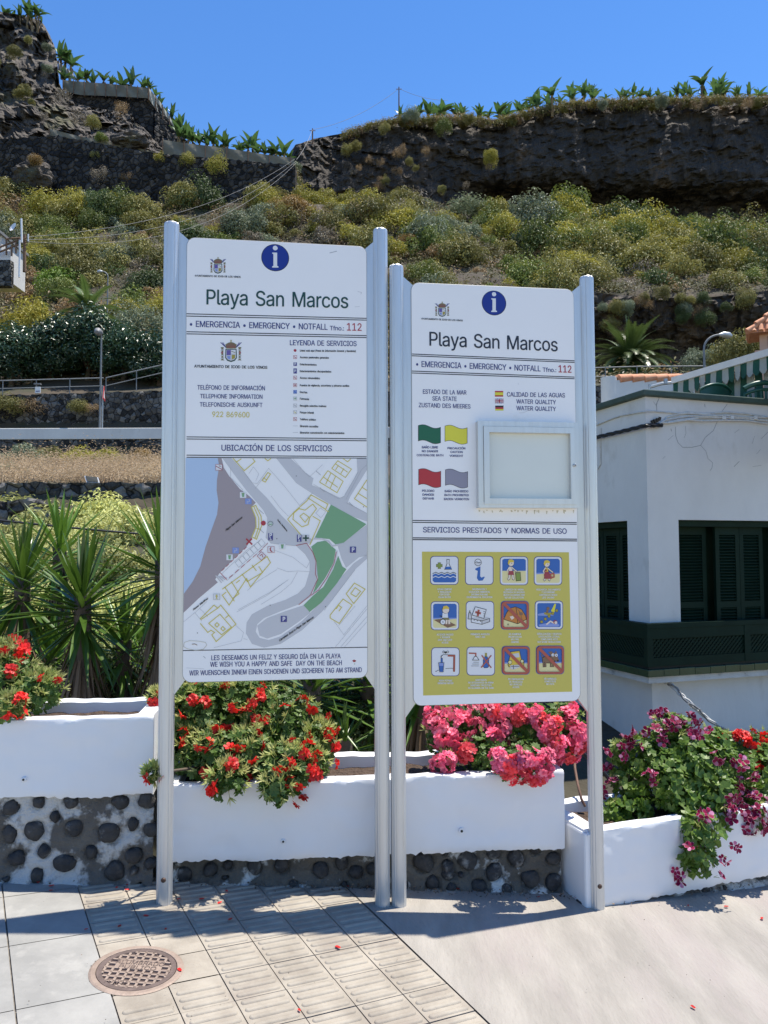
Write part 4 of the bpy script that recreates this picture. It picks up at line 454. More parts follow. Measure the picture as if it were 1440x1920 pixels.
    def polyuv(s, uvs, k, lay=0):
        h = s.base + .0004 + lay * .00035; m = s.mi(k)
        tri = geometry.tessellate_polygon([[Vector((u, z, 0)) for u, z in uvs]])
        vs = [s.w(u, z, h) for u, z in uvs]; out = []
        for t in tri:
            a, b, c = (Vector(uvs[i]) for i in t)
            if abs((b - a).cross(c - a)) < 1e-12: continue
            out.append(t if (b - a).cross(c - a) > 0 else (t[0], t[2], t[1]))
        s.g.add(vs, out, m)
    def poly(s, pts, k, lay=0): s.polyuv([s.uv(*p) for p in pts], k, lay)
    def lineuv(s, q, wd, k, lay=0, closed=False):
        q = [Vector(p) for p in q]; n = len(q); m = s.mi(k); h = s.base + .0004 + lay * .00035
        if n < 2: return
        L_, R_ = [], []
        for i, p in enumerate(q):
            a = q[(i - 1) % n] if closed or i else None; b = q[(i + 1) % n] if closed or i < n - 1 else None
            d1 = (p - a).normalized() if a is not None else None; d2 = (b - p).normalized() if b is not None else None
            d = d1 or d2
            if d1 and d2: d = (d1 + d2).normalized() if (d1 + d2).length > .1 else d1
            nn = Vector((-d.y, d.x)); f_ = 1 / max(.5, nn.dot(Vector((-(d1 or d2).y, (d1 or d2).x))))
            L_.append(p + nn * wd / 2 * f_); R_.append(p - nn * wd / 2 * f_)
        for i in range(n if closed else n - 1):
            j = (i + 1) % n; s.g.add([s.w(*R_[i], h), s.w(*R_[j], h), s.w(*L_[j], h), s.w(*L_[i], h)], [(0, 1, 2, 3)], m)
    def line(s, pts, wpx, k, lay=0, closed=False): s.lineuv([s.uv(*p) for p in pts], wpx * s.px, k, lay, closed)
    def disc(s, c, rpx, k, lay=0, n=40):
        u, z = s.uv(*c); r = rpx * s.px; s.polyuv([(u + r * math.cos(2 * math.pi * i / n), z + r * math.sin(2 * math.pi * i / n)) for i in range(n)], k, lay)
    def text(s, body, p0, p1, cap, k, name='lettering'):
        (u0, z0), (u1, z1) = s.uv(*p0), s.uv(*p1); me = textmesh(body); xs = [v.co.x for v in me.vertices]
        x0, x1 = min(xs), max(xs); L_ = math.hypot(u1 - u0, z1 - z0); sx = L_ / (x1 - x0); sy = cap * s.px / CAPH
        dx, dz = (u1 - u0) / L_, (z1 - z0) / L_; h = s.base + .0026 if s.over else s.base + .0012; inv = W(s.panel).inverted()
        for v in me.vertices:
            a, b = (v.co.x - x0) * sx, v.co.y * sy; v.co = inv @ s.w(u0 + dx * a, z0 + dz * a + b, h)
        if cap < 40:                                  # small print: thicken the strokes
            n_ = len(me.vertices); vs = [v.co.copy() for v in me.vertices]; fs = [tuple(p.vertices) for p in me.polygons]; e = (.022 if cap > 14 else .035 if cap > 6 else .09) * cap * s.px
            me2 = bpy.data.meshes.new('lettering'); me2.from_pydata(vs + [v + Vector((e, -.00012, 0)) for v in vs] + [v + Vector((e / 2, -.00024, e / 2)) for v in vs], [], fs + [tuple(i + n_ for i in f) for f in fs] + [tuple(i + 2 * n_ for i in f) for f in fs]); me = me2
        me.materials.append(K[k]); o = bpy.data.objects.new(name, me); SC.collection.objects.link(o); o.parent = s.panel; return o
    over = False
GC = {}
def glyph(ch):                                    # outline letter -> (advance, points, triangles), filled where the outline winds round
    if ch not in GC:
        adv, loops = GLYPHS[ord(ch)]; P = [[Vector((l[i] / 400, l[i + 1] / 400)) for i in range(0, len(l), 2)] for l in loops]; pts, ed = [], []
        for l in P: k = len(pts); pts += l; ed += [(k + i, k + (i + 1) % len(l)) for i in range(len(l))]
        r_ = geometry.delaunay_2d_cdt(pts, ed, [], 0, 1e-5); vs, fs = r_[0], r_[2]; tri = []
        for f in fs:
            c = sum((vs[i] for i in f), Vector((0, 0))) / len(f); wn_ = 0
            for l in P:
                for p, q in zip(l, l[1:] + l[:1]):
                    k = (q.x - p.x) * (c.y - p.y) - (c.x - p.x) * (q.y - p.y)
                    if p.y <= c.y < q.y and k > 0: wn_ += 1
                    elif q.y <= c.y < p.y and k < 0: wn_ -= 1
            if wn_: tri.append(tuple(f))
        if tri and (vs[tri[0][1]] - vs[tri[0][0]]).cross(vs[tri[0][2]] - vs[tri[0][0]]) < 0: tri = [t[::-1] for t in tri]
        GC[ch] = (adv / 400, vs, tri)
    return GC[ch]
def textmesh(body):
    vs, fs, x = [], [], 0
    for ch in body:
        if ch == ' ': x += .26; continue
        adv, pts, tri = glyph(ch); b = len(vs); vs += [(p.x + x, p.y, 0) for p in pts]; fs += [tuple(b + i for i in t) for t in tri]; x += adv - .022
    me = bpy.data.meshes.new('lettering'); me.from_pydata(vs, [], fs); return me
_h = textmesh('H'); CAPH = max(v.co.y for v in _h.vertices)
def cv(ox, oy, s_): return lambda x, y: (ox + x * s_, oy + y * s_)
c1, c2, c3, c4 = cv(300, 400, .30556), cv(330, 820, .28472), cv(730, 480, .27778), cv(760, 960, .25)

def info_disc(S, c, r):
    S.art('information_symbol'); S.disc(c, r, 'nblack', 0); S.disc(c, r * .955, 'blue', 1)
    k = r / 86; x, y = c
    S.disc((x, y - 59 * k), 15 * k, 'white', 2, 24)
    S.poly([(x - 19 * k, y - 31 * k), (x + 12 * k, y - 31 * k), (x + 12 * k, y + 50 * k), (x + 20 * k, y + 54 * k), (x + 20 * k, y + 61 * k), (x - 19 * k, y + 61 * k), (x - 19 * k, y + 54 * k), (x - 11 * k, y + 50 * k), (x - 11 * k, y - 22 * k), (x - 19 * k, y - 25 * k)], 'white', 2); S.done()
def emblem(S, c, k):                              # municipal arms, 100 units wide about c
    X = lambda x, y: (c[0] + x * k, c[1] + y * k)
    S.art('coat_of_arms')
    for sg in (-1, 1):
        for a, b in ((38, 44), (44, 50), (50, 38)): S.line([X(sg * 22, -20), X(sg * b, -46)], 2.5 * k, 'pblue', 0)
        S.poly([X(sg * 34, -24), X(sg * 48, -24), X(sg * 48, -18), X(sg * 45, -18), X(sg * 45, 34), X(sg * 49, 38), X(sg * 30, 38), X(sg * 36, 34), X(sg * 36, -18), X(sg * 34, -18)], 'olive', 1)
        for j in range(4): S.line([X(sg * 33, -12 + j * 13), X(sg * 48, -9 + j * 13)], 4 * k, 'pgrey', 2)
        S.poly([X(sg * 38, -2), X(sg * 46, -2), X(sg * 46, 6), X(sg * 38, 6)], 'maroon', 3)
    S.poly([X(-26, -16), X(26, -16), X(28, 26), X(18, 40), X(0, 46), X(-18, 40), X(-28, 26)], 'dgreen', 1)
    S.poly([X(-22, -12), X(22, -12), X(24, 24), X(15, 35), X(0, 40), X(-15, 35), X(-24, 24)], 'pgrey', 2)
    S.poly([X(-20, -10), X(-1, -10), X(-1, 14), X(-21, 14)], 'purple', 3); S.poly([X(2, -10), X(21, -10), X(21, 6), X(2, 6)], 'white', 3); S.poly([X(4, 12), X(20, 12), X(18, 28), X(4, 34)], 'gold', 3); S.poly([X(-19, 18), X(-3, 18), X(-3, 34), X(-15, 30)], 'lblue', 3)
    S.line([X(2, -4), X(20, 2)], 3 * k, 'olive', 4)
    S.poly([X(-22, -18), X(-27, -36), X(-14, -44), X(0, -48), X(14, -44), X(27, -36), X(22, -18)], 'olive', 2)
    S.poly([X(-20, -21), X(-23, -33), X(-12, -40), X(0, -42), X(12, -40), X(23, -33), X(20, -21)], 'brown', 3)
    S.line([X(0, -58), X(0, -46)], 3 * k, 'gold', 3); S.line([X(-4, -53), X(4, -53)], 3 * k, 'gold', 3)
    for x in (-16, -5, 6, 16): S.disc(X(x, -24), 3 * k, 'maroon', 4, 8)
    S.done()
def rule(S, f, x0, x1, ys, t=7):
    for (a, b) in ys: S.line([f(x0, a), f(x1, b)], t * .245, 'nblack', 0)

Sign.bolts = (True, False)
S = Sign('information_sign', 'tall white sign with dark green title and a street map of the beach', (308, 1692), (717, 1690), 3.33, 3.46, ((323, 419, 3.33), (713, 431, 3.46)), ((349.5, 447), (687, 460), (690, 1271), (343, 1280)))
S1 = S
S.art('ruled_lines')
rule(S, c1, 163, 1267, ((617, 645), (631, 656), (727, 751), (740, 763), (1372, 1384), (1385, 1396), (1484, 1494), (1497, 1504)))
S.line([c2(46, 1404), c2(1261, 1382)], 1.6, 'nblack', 0)
S.line([c1(1040, 244), c1(1086, 233)], 1.2, 'greyline', 0); S.line([c1(1212, 480), c1(1236, 486), c1(1232, 498)], 1, 'pgrey', 0); S.line([c1(1195, 575), c1(1225, 572)], .8, 'pgrey', 0)
S.line([c2(180, 1440), c2(195, 1455)], .9, 'greyline', 0); S.line([c2(68, 1518), c2(185, 1524)], .7, 'pgrey', 0)
S.poly([c2(1160, 1470), c2(1172, 1463), c2(1187, 1470), c2(1180, 1480), c2(1168, 1480)], 'maroon', 0); S.disc(c2(1176, 1492), 1, 'mgreen', 0, 8)
S.done()
info_disc(S, c1(707, 273), 86 * .3056)
emblem(S, c1(356, 326), .30); emblem(S, c1(436, 853), .40)
for t in (('AYUNTAMIENTO DE ICOD DE LOS VINOS', (213, 389), (494, 397), 11, 'black'), ('Playa San Marcos', (285, 560), (1153, 583), 93, 'dgreen'), ('• EMERGENCIA • EMERGENCY • NOTFALL', (183, 697), (1027, 716), 37, 'navy'), ('Tfno.:', (1042, 718), (1128, 720), 27, 'navy'), ('112', (1147, 720), (1236, 722), 47, 'red'),
          ('AYUNTAMIENTO DE ICOD DE LOS VINOS', (210, 947), (657, 955), 17, 'black'), ('LEYENDA DE SERVICIOS', (797, 810), (1205, 816), 32, 'navy'), ('TELÉFONO DE INFORMACIÓN', (229, 1082), (643, 1087), 27, 'navy'), ('TELEPHONE INFORMATION', (246, 1135), (628, 1139), 26, 'navy'), ('TELEFONISCHE AUSKUNFT', (244, 1186), (628, 1190), 26, 'navy'), ('922 869600', (320, 1250), (548, 1253), 33, 'yel'), ('UBICACIÓN DE LOS SERVICIOS', (377, 1457), (1053, 1461), 36, 'navy')):
    S.text(t[0], c1(*t[1]), c1(*t[2]), t[3] * .3056, t[4])
for t in (('LES DESEAMOS UN FELIZ Y SEGURO DÍA EN LA PLAYA', (233, 1468), (1083, 1455), 31, 'navy'), ('WE WISH YOU A HAPPY AND SAFE  DAY ON THE BEACH', (225, 1511), (1091, 1500), 31, 'navy'), ('WIR WUENSCHEN INNEM EINEN SCHOENEN UND SICHEREN TAG AM STRAND', (88, 1568), (1222, 1546), 31, 'navy')):
    S.text(t[0], c2(*t[1]), c2(*t[2]), t[3] * .2847, t[4])
LEG = (('Usted está aquí (Panel de Información General y Banderas)', 849, 1200), ('Accesos peatonales generales', 890, 1035), ('Estacionamientos', 933, 960), ('Estacionamientos discapacitados', 975, 1050), ('Acceso minusválidos', 1016, 980), ('Puestos de vigilancia, socorrismo y primeros auxilios', 1062, 1160), ('Duchas', 1103, 903), ('Farmacia', 1144, 913), ('Recogida selectiva residuos', 1187, 1020), ('Parque infantil', 1228, 943), ('Teléfono público', 1270, 955), ('Itinerario accesible', 1312, 970), ('Itinerarios comunicación con estacionamientos', 1352, 1130))
for i, (b, y, x1) in enumerate(LEG):
    S.text(b, c1(858, y), c1(x1, y + 3), 12 * .3056, 'black'); x, yy = 829, y - 7
    S.art('legend_symbol')
    q = lambda a, b, w_, h_: [c1(x + a, yy + b), c1(x + a + w_, yy + b), c1(x + a + w_, yy + b + h_), c1(x + a, yy + b + h_)]
    if i == 0: S.disc(c1(x, yy), 9 * .3056, 'red', 0, 20)
    elif i in (2, 3):
        S.poly(q(-10, -11 - 5 * (i == 3), 21, 22 + 10 * (i == 3)), 'pblue', 0); S.line([c1(x - 3, yy + 8), c1(x - 3, yy - 8), c1(x + 4, yy - 7), c1(x + 4, yy), c1(x - 3, yy + 1)], .9, 'white', 1)
    elif i >= 11: S.line([c1(815, yy), c1(846, yy)], .5, 'greyline', 0)
    else:
        k_ = ('', 'red', '', '', 'red', 'red', 'sky', 'mgreen', 'greyline', 'yel', 'red')[i]
        if i == 6: S.poly(q(-10, -10, 20, 20), 'lblue', 0)
        S.line(q(-10, -10, 20, 20), .6, 'greyline' if i in (7, 8, 9) else k_, 1, True)
        if i in (5, 7): S.line([c1(x - 7, yy), c1(x + 7, yy)], 1.3, k_, 2); S.line([c1(x, yy - 7), c1(x, yy + 7)], 1.3, k_, 2)
        else: S.line([c1(x - 6, yy - 5), c1(x - 1, yy), c1(x + 6, yy + 6)], .9, k_, 2); S.line([c1(x - 3, yy + 6), c1(x + 2, yy - 2)], .7, k_, 2)
    S.done()
# --- the map
S.art('beach_map')
def mp(pts, k, l): S.poly([c2(*p) for p in pts], k, l)
def ml(pts, k, w_, l, cl=False): S.line([c2(*p) for p in pts], w_, k, l, cl)
TL, TRr = (66, 134), (1258, 139)
mp([(64, 136), (275, 137), (285, 190), (270, 280), (268, 350), (280, 430), (270, 510), (230, 620), (195, 720), (160, 850), (110, 950), (52, 1040)], 'sea', 0)
mp([(275, 137), (300, 137), (315, 200), (350, 255), (420, 340), (480, 385), (525, 430), (497, 460), (520, 520), (528, 570), (520, 620), (500, 660), (465, 720), (290, 890), (258, 935), (275, 955), (150, 1060), (50, 1155), (52, 1030), (110, 950), (160, 850), (195, 720), (230, 620), (270, 510), (280, 430), (268, 350), (270, 280), (285, 190)], 'sand', 1)
mp([(305, 137), (365, 137), (440, 215), (520, 320), (600, 400), (690, 510), (790, 610), (840, 650), (905, 672), (890, 700), (860, 700), (790, 715), (700, 705), (625, 700), (590, 660), (600, 590), (600, 530), (575, 480), (520, 415), (460, 345), (380, 240)], 'grey', 0)
mp([(660, 138), (755, 138), (850, 230), (905, 270), (895, 315), (970, 345), (1080, 400), (1110, 385), (1195, 230), (1190, 140), (1257, 140), (1257, 215), (1150, 385), (1130, 430), (1257, 500), (1257, 555), (1160, 520), (1020, 445), (880, 360), (790, 300)], 'grey', 0)
mp([(1000, 140), (1190, 140), (1190, 225), (1080, 395), (905, 310)], 'panel', 1)
mp([(1257, 575), (1257, 780), (1205, 790), (1120, 860), (1090, 800), (1060, 700), (1100, 695), (1170, 640)], 'grey', 0)
mp([(790, 715), (860, 697), (900, 750), (925, 810), (935, 900), (920, 960), (880, 1045), (810, 1100), (690, 1145), (580, 1190), (535, 1230), (525, 1280), (550, 1320), (610, 1335), (690, 1310), (830, 1210), (960, 1080), (1060, 950), (1170, 830), (1257, 770), (1257, 800), (1180, 870), (1060, 1030), (960, 1150), (830, 1270), (690, 1360), (580, 1385), (500, 1360), (460, 1290), (465, 1220), (500, 1165), (600, 1110), (720, 1070), (800, 1030), (850, 980), (880, 880), (880, 820), (850, 770)], 'grey', 0)
mp([(535, 1240), (600, 1190), (720, 1145), (840, 1105), (885, 1155), (800, 1220), (690, 1295), (600, 1325), (550, 1305)], 'grey', 0)
mp([(1020, 443), (1254, 572), (1170, 640), (1105, 693), (1050, 705), (1010, 670), (915, 660)], 'mgreen', 2)
mp([(930, 690), (985, 680), (1030, 720), (1052, 740), (1035, 830), (980, 930), (935, 990), (900, 1030), (935, 930), (925, 820), (890, 720)], 'mgreen', 2)
mp([(1068, 780), (1095, 850), (1122, 868), (1060, 960), (960, 1085), (880, 1150), (840, 1105), (900, 1045), (970, 985), (1035, 870)], 'mgreen', 2)
ml([(905, 668), (960, 668), (1005, 685), (1028, 715), (1105, 705)], 'pgrey', 3.0, 3)
ml([(1060, 745), (1045, 830), (1000, 920), (940, 1000), (890, 1040), (810, 1100)], 'pgrey', 2.6, 3)
for q_ in ([(1055, 755), (1040, 830), (995, 920), (940, 1005), (890, 1040)], [(790, 712), (860, 697), (900, 755), (922, 815), (918, 900), (932, 935), (885, 1040), (808, 1102)]): ml(q_, 'red', 1.0, 4)
for a, b in (((465, 722), (290, 890)), ((605, 695), (570, 730)), ((570, 735), (335, 938))):
    for t in range(6): ml([(lerp(a[0], b[0], t / 6), lerp(a[1], b[1], t / 6)), (lerp(a[0], b[0], (t + .62) / 6), lerp(a[1], b[1], (t + .62) / 6))], 'red', 1.0, 4)
ml([(290, 890), (335, 938)], 'red', 1, 4)
Yl = [[(375, 138), (450, 220), (520, 160), (505, 140)], [(395, 165), (430, 142)], [(585, 140), (605, 155), (625, 140)], [(568, 285), (605, 232), (622, 242), (588, 295), (568, 285)], [(580, 270), (597, 280)],
      [(1025, 205), (1065, 155), (1155, 210), (1115, 265), (1025, 205)], [(1050, 175), (1130, 230)], [(1070, 185), (1050, 215)], [(1105, 205), (1085, 240)], [(945, 295), (1000, 220), (1100, 290), (1060, 365), (945, 295)], [(970, 262), (1065, 330)], [(1020, 235), (985, 310)], [(1050, 258), (1015, 335)], [(1257, 280), (1175, 405), (1257, 460)], [(1200, 370), (1257, 405)], [(1225, 330), (1257, 350)], [(1100, 140), (1130, 162), (1150, 142)],
      [(735, 540), (780, 490), (860, 420), (890, 380), (1000, 440), (985, 475), (870, 400)], [(735, 540), (820, 640)], [(775, 500), (810, 470), (850, 480), (900, 440), (925, 470), (880, 530), (870, 575), (830, 590), (770, 540), (775, 500)], [(815, 520), (840, 500), (875, 525), (850, 560), (815, 520)], [(900, 520), (950, 550), (880, 710)], [(985, 480), (1005, 490)],
      [(497, 460), (525, 448), (560, 520), (565, 580), (530, 672), (500, 655), (528, 590), (525, 530), (497, 460)], [(512, 455), (545, 530), (545, 590), (520, 665)], [(530, 600), (560, 608)],
      [(305, 1000), (600, 785), (622, 825), (490, 985), (465, 930), (350, 1105), (305, 1040), (330, 1020)], [(320, 985), (385, 1080)], [(395, 960), (420, 940)], [(435, 900), (470, 950), (570, 890), (545, 850)], [(500, 840), (530, 880)], [(365, 950), (415, 1030), (375, 1060)],
      [(160, 1195), (250, 1105), (275, 1125), (295, 1105), (395, 1230), (265, 1345), (235, 1300), (255, 1285), (230, 1270), (210, 1285), (160, 1225)], [(165, 1200), (275, 1125)], [(215, 1225), (290, 1165), (365, 1250), (300, 1300), (215, 1225)], [(255, 1235), (270, 1220), (285, 1235), (270, 1250), (255, 1235)], [(295, 1260), (308, 1245), (325, 1262), (310, 1275), (295, 1260)], [(325, 1190), (350, 1170)],
      [(1015, 1170), (1100, 1065), (1160, 1105), (1075, 1225), (1015, 1190), (1015, 1170)], [(1120, 1030), (1175, 960), (1245, 1000), (1170, 1095), (1120, 1030)], [(1150, 1030), (1180, 990), (1215, 1015), (1185, 1050), (1150, 1030)], [(1055, 1130), (1070, 1105), (1090, 1120), (1072, 1145)]]
for q_ in Yl: ml(q_, 'yel', 1.6, 3)
Gl = [[(360, 200), (360, 265), (440, 345), (440, 360)], [(440, 220), (500, 300), (535, 305), (610, 205)], [(480, 240), (510, 195), (545, 240), (525, 290)], [(610, 205), (660, 260), (720, 330), (815, 450)], [(625, 385), (690, 470), (740, 520)], [(815, 450), (900, 365)], [(520, 340), (580, 260)], [(770, 140), (850, 235), (880, 260), (965, 180)], [(905, 310), (1070, 405), (1105, 390), (1200, 225)], [(1120, 430), (1257, 500)], [(1118, 410), (1220, 215), (1257, 180)],
      [(400, 1150), (600, 1040), (735, 940)], [(410, 1135), (620, 1020), (740, 937)], [(640, 700), (790, 715)], [(640, 740), (770, 790), (860, 860), (880, 820)], [(665, 860), (735, 885), (800, 880), (880, 885)], [(800, 885), (760, 960), (690, 1020), (560, 1100)], [(665, 870), (520, 960), (470, 1010)], [(50, 1215), (130, 1150), (205, 1080)], [(125, 1155), (170, 1210)], [(155, 1125), (210, 1180)], [(390, 1235), (445, 1285), (430, 1340), (250, 1385)], [(445, 1325), (470, 1332)],
      [(1050, 1380), (1257, 1130)], [(1085, 1380), (1257, 1180)], [(1110, 1380), (1257, 1215)], [(1040, 1210), (1105, 1300), (1257, 1110)], [(975, 1140), (1180, 870)], [(1070, 1240), (1180, 1110)], [(920, 500), (950, 465), (985, 490), (955, 530), (920, 500)], [(300, 900), (470, 740), (555, 680)], [(335, 945), (605, 700)]]
for q_ in Gl: ml(q_, 'greyline', .45, 3)
for k in range(7):
    x, y = lerp(390, 540, k / 6), lerp(825, 690, k / 6); ml([(x, y), (x + 22, y - 22), (x + 48, y + 8), (x + 24, y + 32)], 'greyline', .5, 3, True)
for k in range(4): ml([(262 + k * 12, 910 + k * 2), (300 + k * 12, 958 + k * -10)], 'pgrey', 2.0, 3)
for x, y in ((560, 490), (560, 615), (935, 235), (960, 345), (1150, 440)):
    for k in range(5): ml([(x - 12 + k * 6, y - 14 + k * 6), (x - 6 + k * 6, y - 6 + k * 5)], 'greyline', .9, 4)
ml([(55, 1350), (90, 1338), (150, 1342), (195, 1350), (203, 1368), (180, 1395), (130, 1402), (75, 1392), (50, 1378)], 'stain', .9, 3, True); ml([(105, 1362), (125, 1360), (140, 1368)], 'brown', 1.2, 4)
for x, y in ((142, 1288), (620, 1105), (664, 668), (1234, 458), (985, 1115), (792, 255)): S.disc(c2(x, y), .9, 'black', 4, 8)
S.done()
def icon(x, y, k):
    S.art('map_symbol'); q = lambda a, b: c2(x + a, y + b)
    if k == 'dot': S.disc(q(0, 0), 16 * .285, 'red', 5, 24)
    elif k == 'bus': S.disc(q(0, 0), 17 * .285, 'dgreen', 5, 24); S.disc(q(0, 0), 14 * .285, 'white', 6, 24); S.poly([q(-10, -8), q(10, -8), q(10, 8), q(-10, 8)], 'mgreen', 7); S.line([q(-8, -2), q(8, -2)], 1.3, 'white', 8)
    elif k in ('P', 'Pw'):
        h = 20 if k == 'P' else 24; w_ = 20 if k == 'P' else 15
        S.poly([q(-w_, -h), q(w_, -h), q(w_, h), q(-w_, h)], 'pblue', 5); o = 0 if k == 'P' else -9
        S.line([q(-5, 14 + o), q(-5, -12 + o), q(5, -12 + o), q(8, -6 + o), q(5, 0 + o), q(-5, 1 + o)], 1.5, 'white', 6)
        if k == 'Pw': S.line([q(-2, 3), q(0, 14), q(7, 20)], .8, 'white', 6); S.line([q(-6, 12), q(-4, 20), q(3, 19)], .7, 'white', 6)
    elif k == 'x': S.line([q(-20, -18), q(20, 20)], 2.8, 'red', 5); S.line([q(18, -20), q(-18, 20)], 2.8, 'red', 6)
    elif k == 'plus': S.poly([q(-22, -22), q(22, -22), q(22, 22), q(-22, 22)], 'pgrey', 5); S.line([q(-20, 0), q(20, 0)], 3, 'dgreen', 6); S.line([q(0, -20), q(0, 20)], 3, 'dgreen', 7)
    else:
        bgk = 'lblue' if k == 'sh' else 'white'; S.poly([q(-21, -19), q(21, -19), q(21, 19), q(-21, 19)], bgk, 5)
        if k == 'sh': S.line([q(-8, 10), q(-8, 0), q(8, 0), q(8, -10), q(0, -12)], .8, 'pgrey', 6); S.line([q(-10, 14), q(0, 8)], .7, 'pgrey', 6)
        if k == 'bin': S.poly([q(-9, -10), q(9, -10), q(6, 13), q(-6, 13)], 'mgreen', 6); S.line([q(-10, -12), q(10, -12)], .9, 'can', 7)
        if k == 'tel': S.line([q(-21, -20), q(21, -20), q(21, 20), q(-21, 20)], .6, 'red', 6, True); S.line([q(8, 15), q(-4, 6), q(-6, -6), q(0, -14)], 1.9, 'red', 7)
        if k == 'stair': S.line([q(-21, -19), q(21, -19), q(21, 19), q(-21, 19)], .6, 'red', 6, True); S.line([q(-20, -8), q(20, 14)], 1.2, 'maroon', 7); S.line([q(0, -10), q(12, -6)], 1.1, 'black', 7)
        if k == 'kid': S.line([q(-21, -19), q(21, -19), q(21, 19), q(-21, 19)], .5, 'greyline', 6, True); S.line([q(0, -6), q(0, 8)], 1.8, 'ochre', 7); S.disc(q(0, -10), 1.4, 'ochre', 7, 12); S.line([q(-10, -6), q(0, 0), q(10, -6)], .9, 'ochre', 8); S.line([q(-6, 16), q(0, 6), q(6, 16)], .9, 'ochre', 8)
    S.done()
for a in ((575, 565, 'dot'), (622, 569, 'bus'), (623, 655, 'Pw'), (811, 665, 'Pw'), (855, 664, 'plus'), (1165, 740, 'P'), (710, 1196, 'P'), (482, 686, 'x'), (477, 422, 'sh'), (393, 745, 'sh'), (442, 380, 'bin'), (353, 790, 'bin'), (700, 719, 'bin'), (626, 739, 'tel'), (283, 198, 'stair'), (268, 1050, 'kid')): icon(*a)
S.art('map_symbol'); q_ = [(535, 782), (562, 753), (592, 780), (563, 810)]; mp(q_, 'white', 5); ml(q_, 'red', .8, 6, True); ml([(552, 780), (566, 770), (572, 790)], 'red', 1.2, 7); S.done()
S.over = True
S.text('Playa San Marcos', c2(328, 620), c2(436, 532), 15 * .285, 'black'); S.text('Paseo Marítimo', c2(113, 1142), c2(210, 1065), 14 * .285, 'black'); S.text('Avda. Marítima', c2(668, 548), c2(730, 622), 13 * .285, 'black'); S.text('Carretera Icod a Playa San Marcos', c2(680, 1345), c2(905, 1190), 15 * .285, 'black')
S.over = False

# --- second sign
Sign.bolts = (False, True)
S = Sign('information_sign', 'lower white sign with bathing flags, display case and ochre block of pictograms', (748, 1695), (1120, 1708), 3.47, 3.59, ((745, 499, 3.47), (1097, 520, 3.59)), ((771.5, 528), (1075, 544), (1089, 1312), (774, 1326)))
S2 = S
S.art('ruled_lines')
rule(S, c3, 152, 1249, ((662, 708), (674, 719), (777, 818), (790, 829))); rule(S, c3, 156, 1264, ((1785, 1800), (1798, 1811))); rule(S, c4, 55, 1287, ((194, 204), (207, 217)), 8)
S.line([c3(868, 860), c3(872, 868)], .8, 'pgrey', 0); S.line([c3(875, 1060), c3(905, 1058), c3(935, 1045)], .7, 'pgrey', 0)
S.done()
info_disc(S, c3(706, 318), 86 * .2778); emblem(S, c3(356, 366), .275)
for t in (('AYUNTAMIENTO DE ICOD DE LOS VINOS', (215, 429), (494, 442), 11, 'black'), ('Playa San Marcos', (270, 606), (1134, 645), 94, 'nblack'), ('• EMERGENCIA • EMERGENCY • NOTFALL', (180, 748), (1019, 780), 39, 'navy'), ('Tfno.:', (1034, 782), (1125, 785), 29, 'navy'), ('112', (1141, 786), (1227, 789), 49, 'red'),
          ('ESTADO DE LA MAR', (226, 930), (519, 937), 29, 'navy'), ('SEA STATE', (290, 976), (453, 980), 29, 'navy'), ('ZUSTAND DES MEERES', (198, 1021), (546, 1031), 29, 'navy'), ('CALIDAD DE LAS AGUAS', (793, 949), (1184, 956), 30, 'navy'), ('WATER QUALITY', (857, 996), (1123, 1002), 29, 'navy'), ('WATER QUALITY', (857, 1041), (1123, 1048), 29, 'navy'),
          ('BAÑO LIBRE', (219, 1299), (327, 1300), 15, 'navy'), ('NO DANGER', (219, 1325), (327, 1326), 14, 'navy'), ('COSTENLOSE BATH', (184, 1352), (363, 1353), 14, 'navy'), ('PRECAUCIÓN', (392, 1305), (511, 1306), 14, 'navy'), ('CAUTION', (411, 1330), (493, 1331), 14, 'navy'), ('VORSICHT', (406, 1356), (497, 1357), 14, 'navy'),
          ('PELIGRO', (221, 1592), (302, 1593), 14, 'navy'), ('DANGER', (223, 1618), (300, 1619), 14, 'navy'), ('GEFAHR', (224, 1644), (300, 1645), 14, 'navy'), ('BAÑO PROHIBIDO', (373, 1595), (531, 1596), 14, 'navy'), ('BATH PROHIBITED', (371, 1621), (534, 1622), 14, 'navy'), ('BADEN VERBOTEN', (368, 1648), (536, 1649), 14, 'navy')):
    S.text(t[0], c3(*t[1]), c3(*t[2]), t[3] * .2778, t[4])
S.text('SERVICIOS PRESTADOS Y NORMAS DE USO', c4(132, 153), c4(1208, 164), 40 * .25, 'navy')
for x, y, k in ((195, 1140, 'flaggreen'), (375, 1143, 'flagyel'), (197, 1436, 'flagred'), (378, 1439, 'flaggrey')):
    top = [(x + 150 * t, y + 10 - 10 * math.sin(t * 6.0 + .2) - 3 + 9 * t) for t in [i / 14 for i in range(15)]]; bot = [(a, b + 104) for a, b in top][::-1]
    S.art('bathing_flag_symbol'); S.poly([c3(*p) for p in top + bot], k, 0); S.line([c3(*p) for p in top + bot], .8, 'nblack', 1, True); S.done()
def bar(x0, y0, x1, y1, k, l): S.poly([c3(x0, y0), c3(x1, y0), c3(x1, y1), c3(x0, y1)], k, l)
S.art('national_flag_symbol'); bar(712, 911, 768, 950, 'flagred', 0); bar(712, 921, 768, 940, 'flagyel', 1); S.done()
S.art('national_flag_symbol'); bar(713, 963, 770, 995, 'pblue', 0)
for a, b in (((714, 965), (769, 993)), ((714, 993), (769, 965))): S.line([c3(*a), c3(*b)], 2.4, 'white', 1); S.line([c3(*a), c3(*b)], 1, 'red', 2)
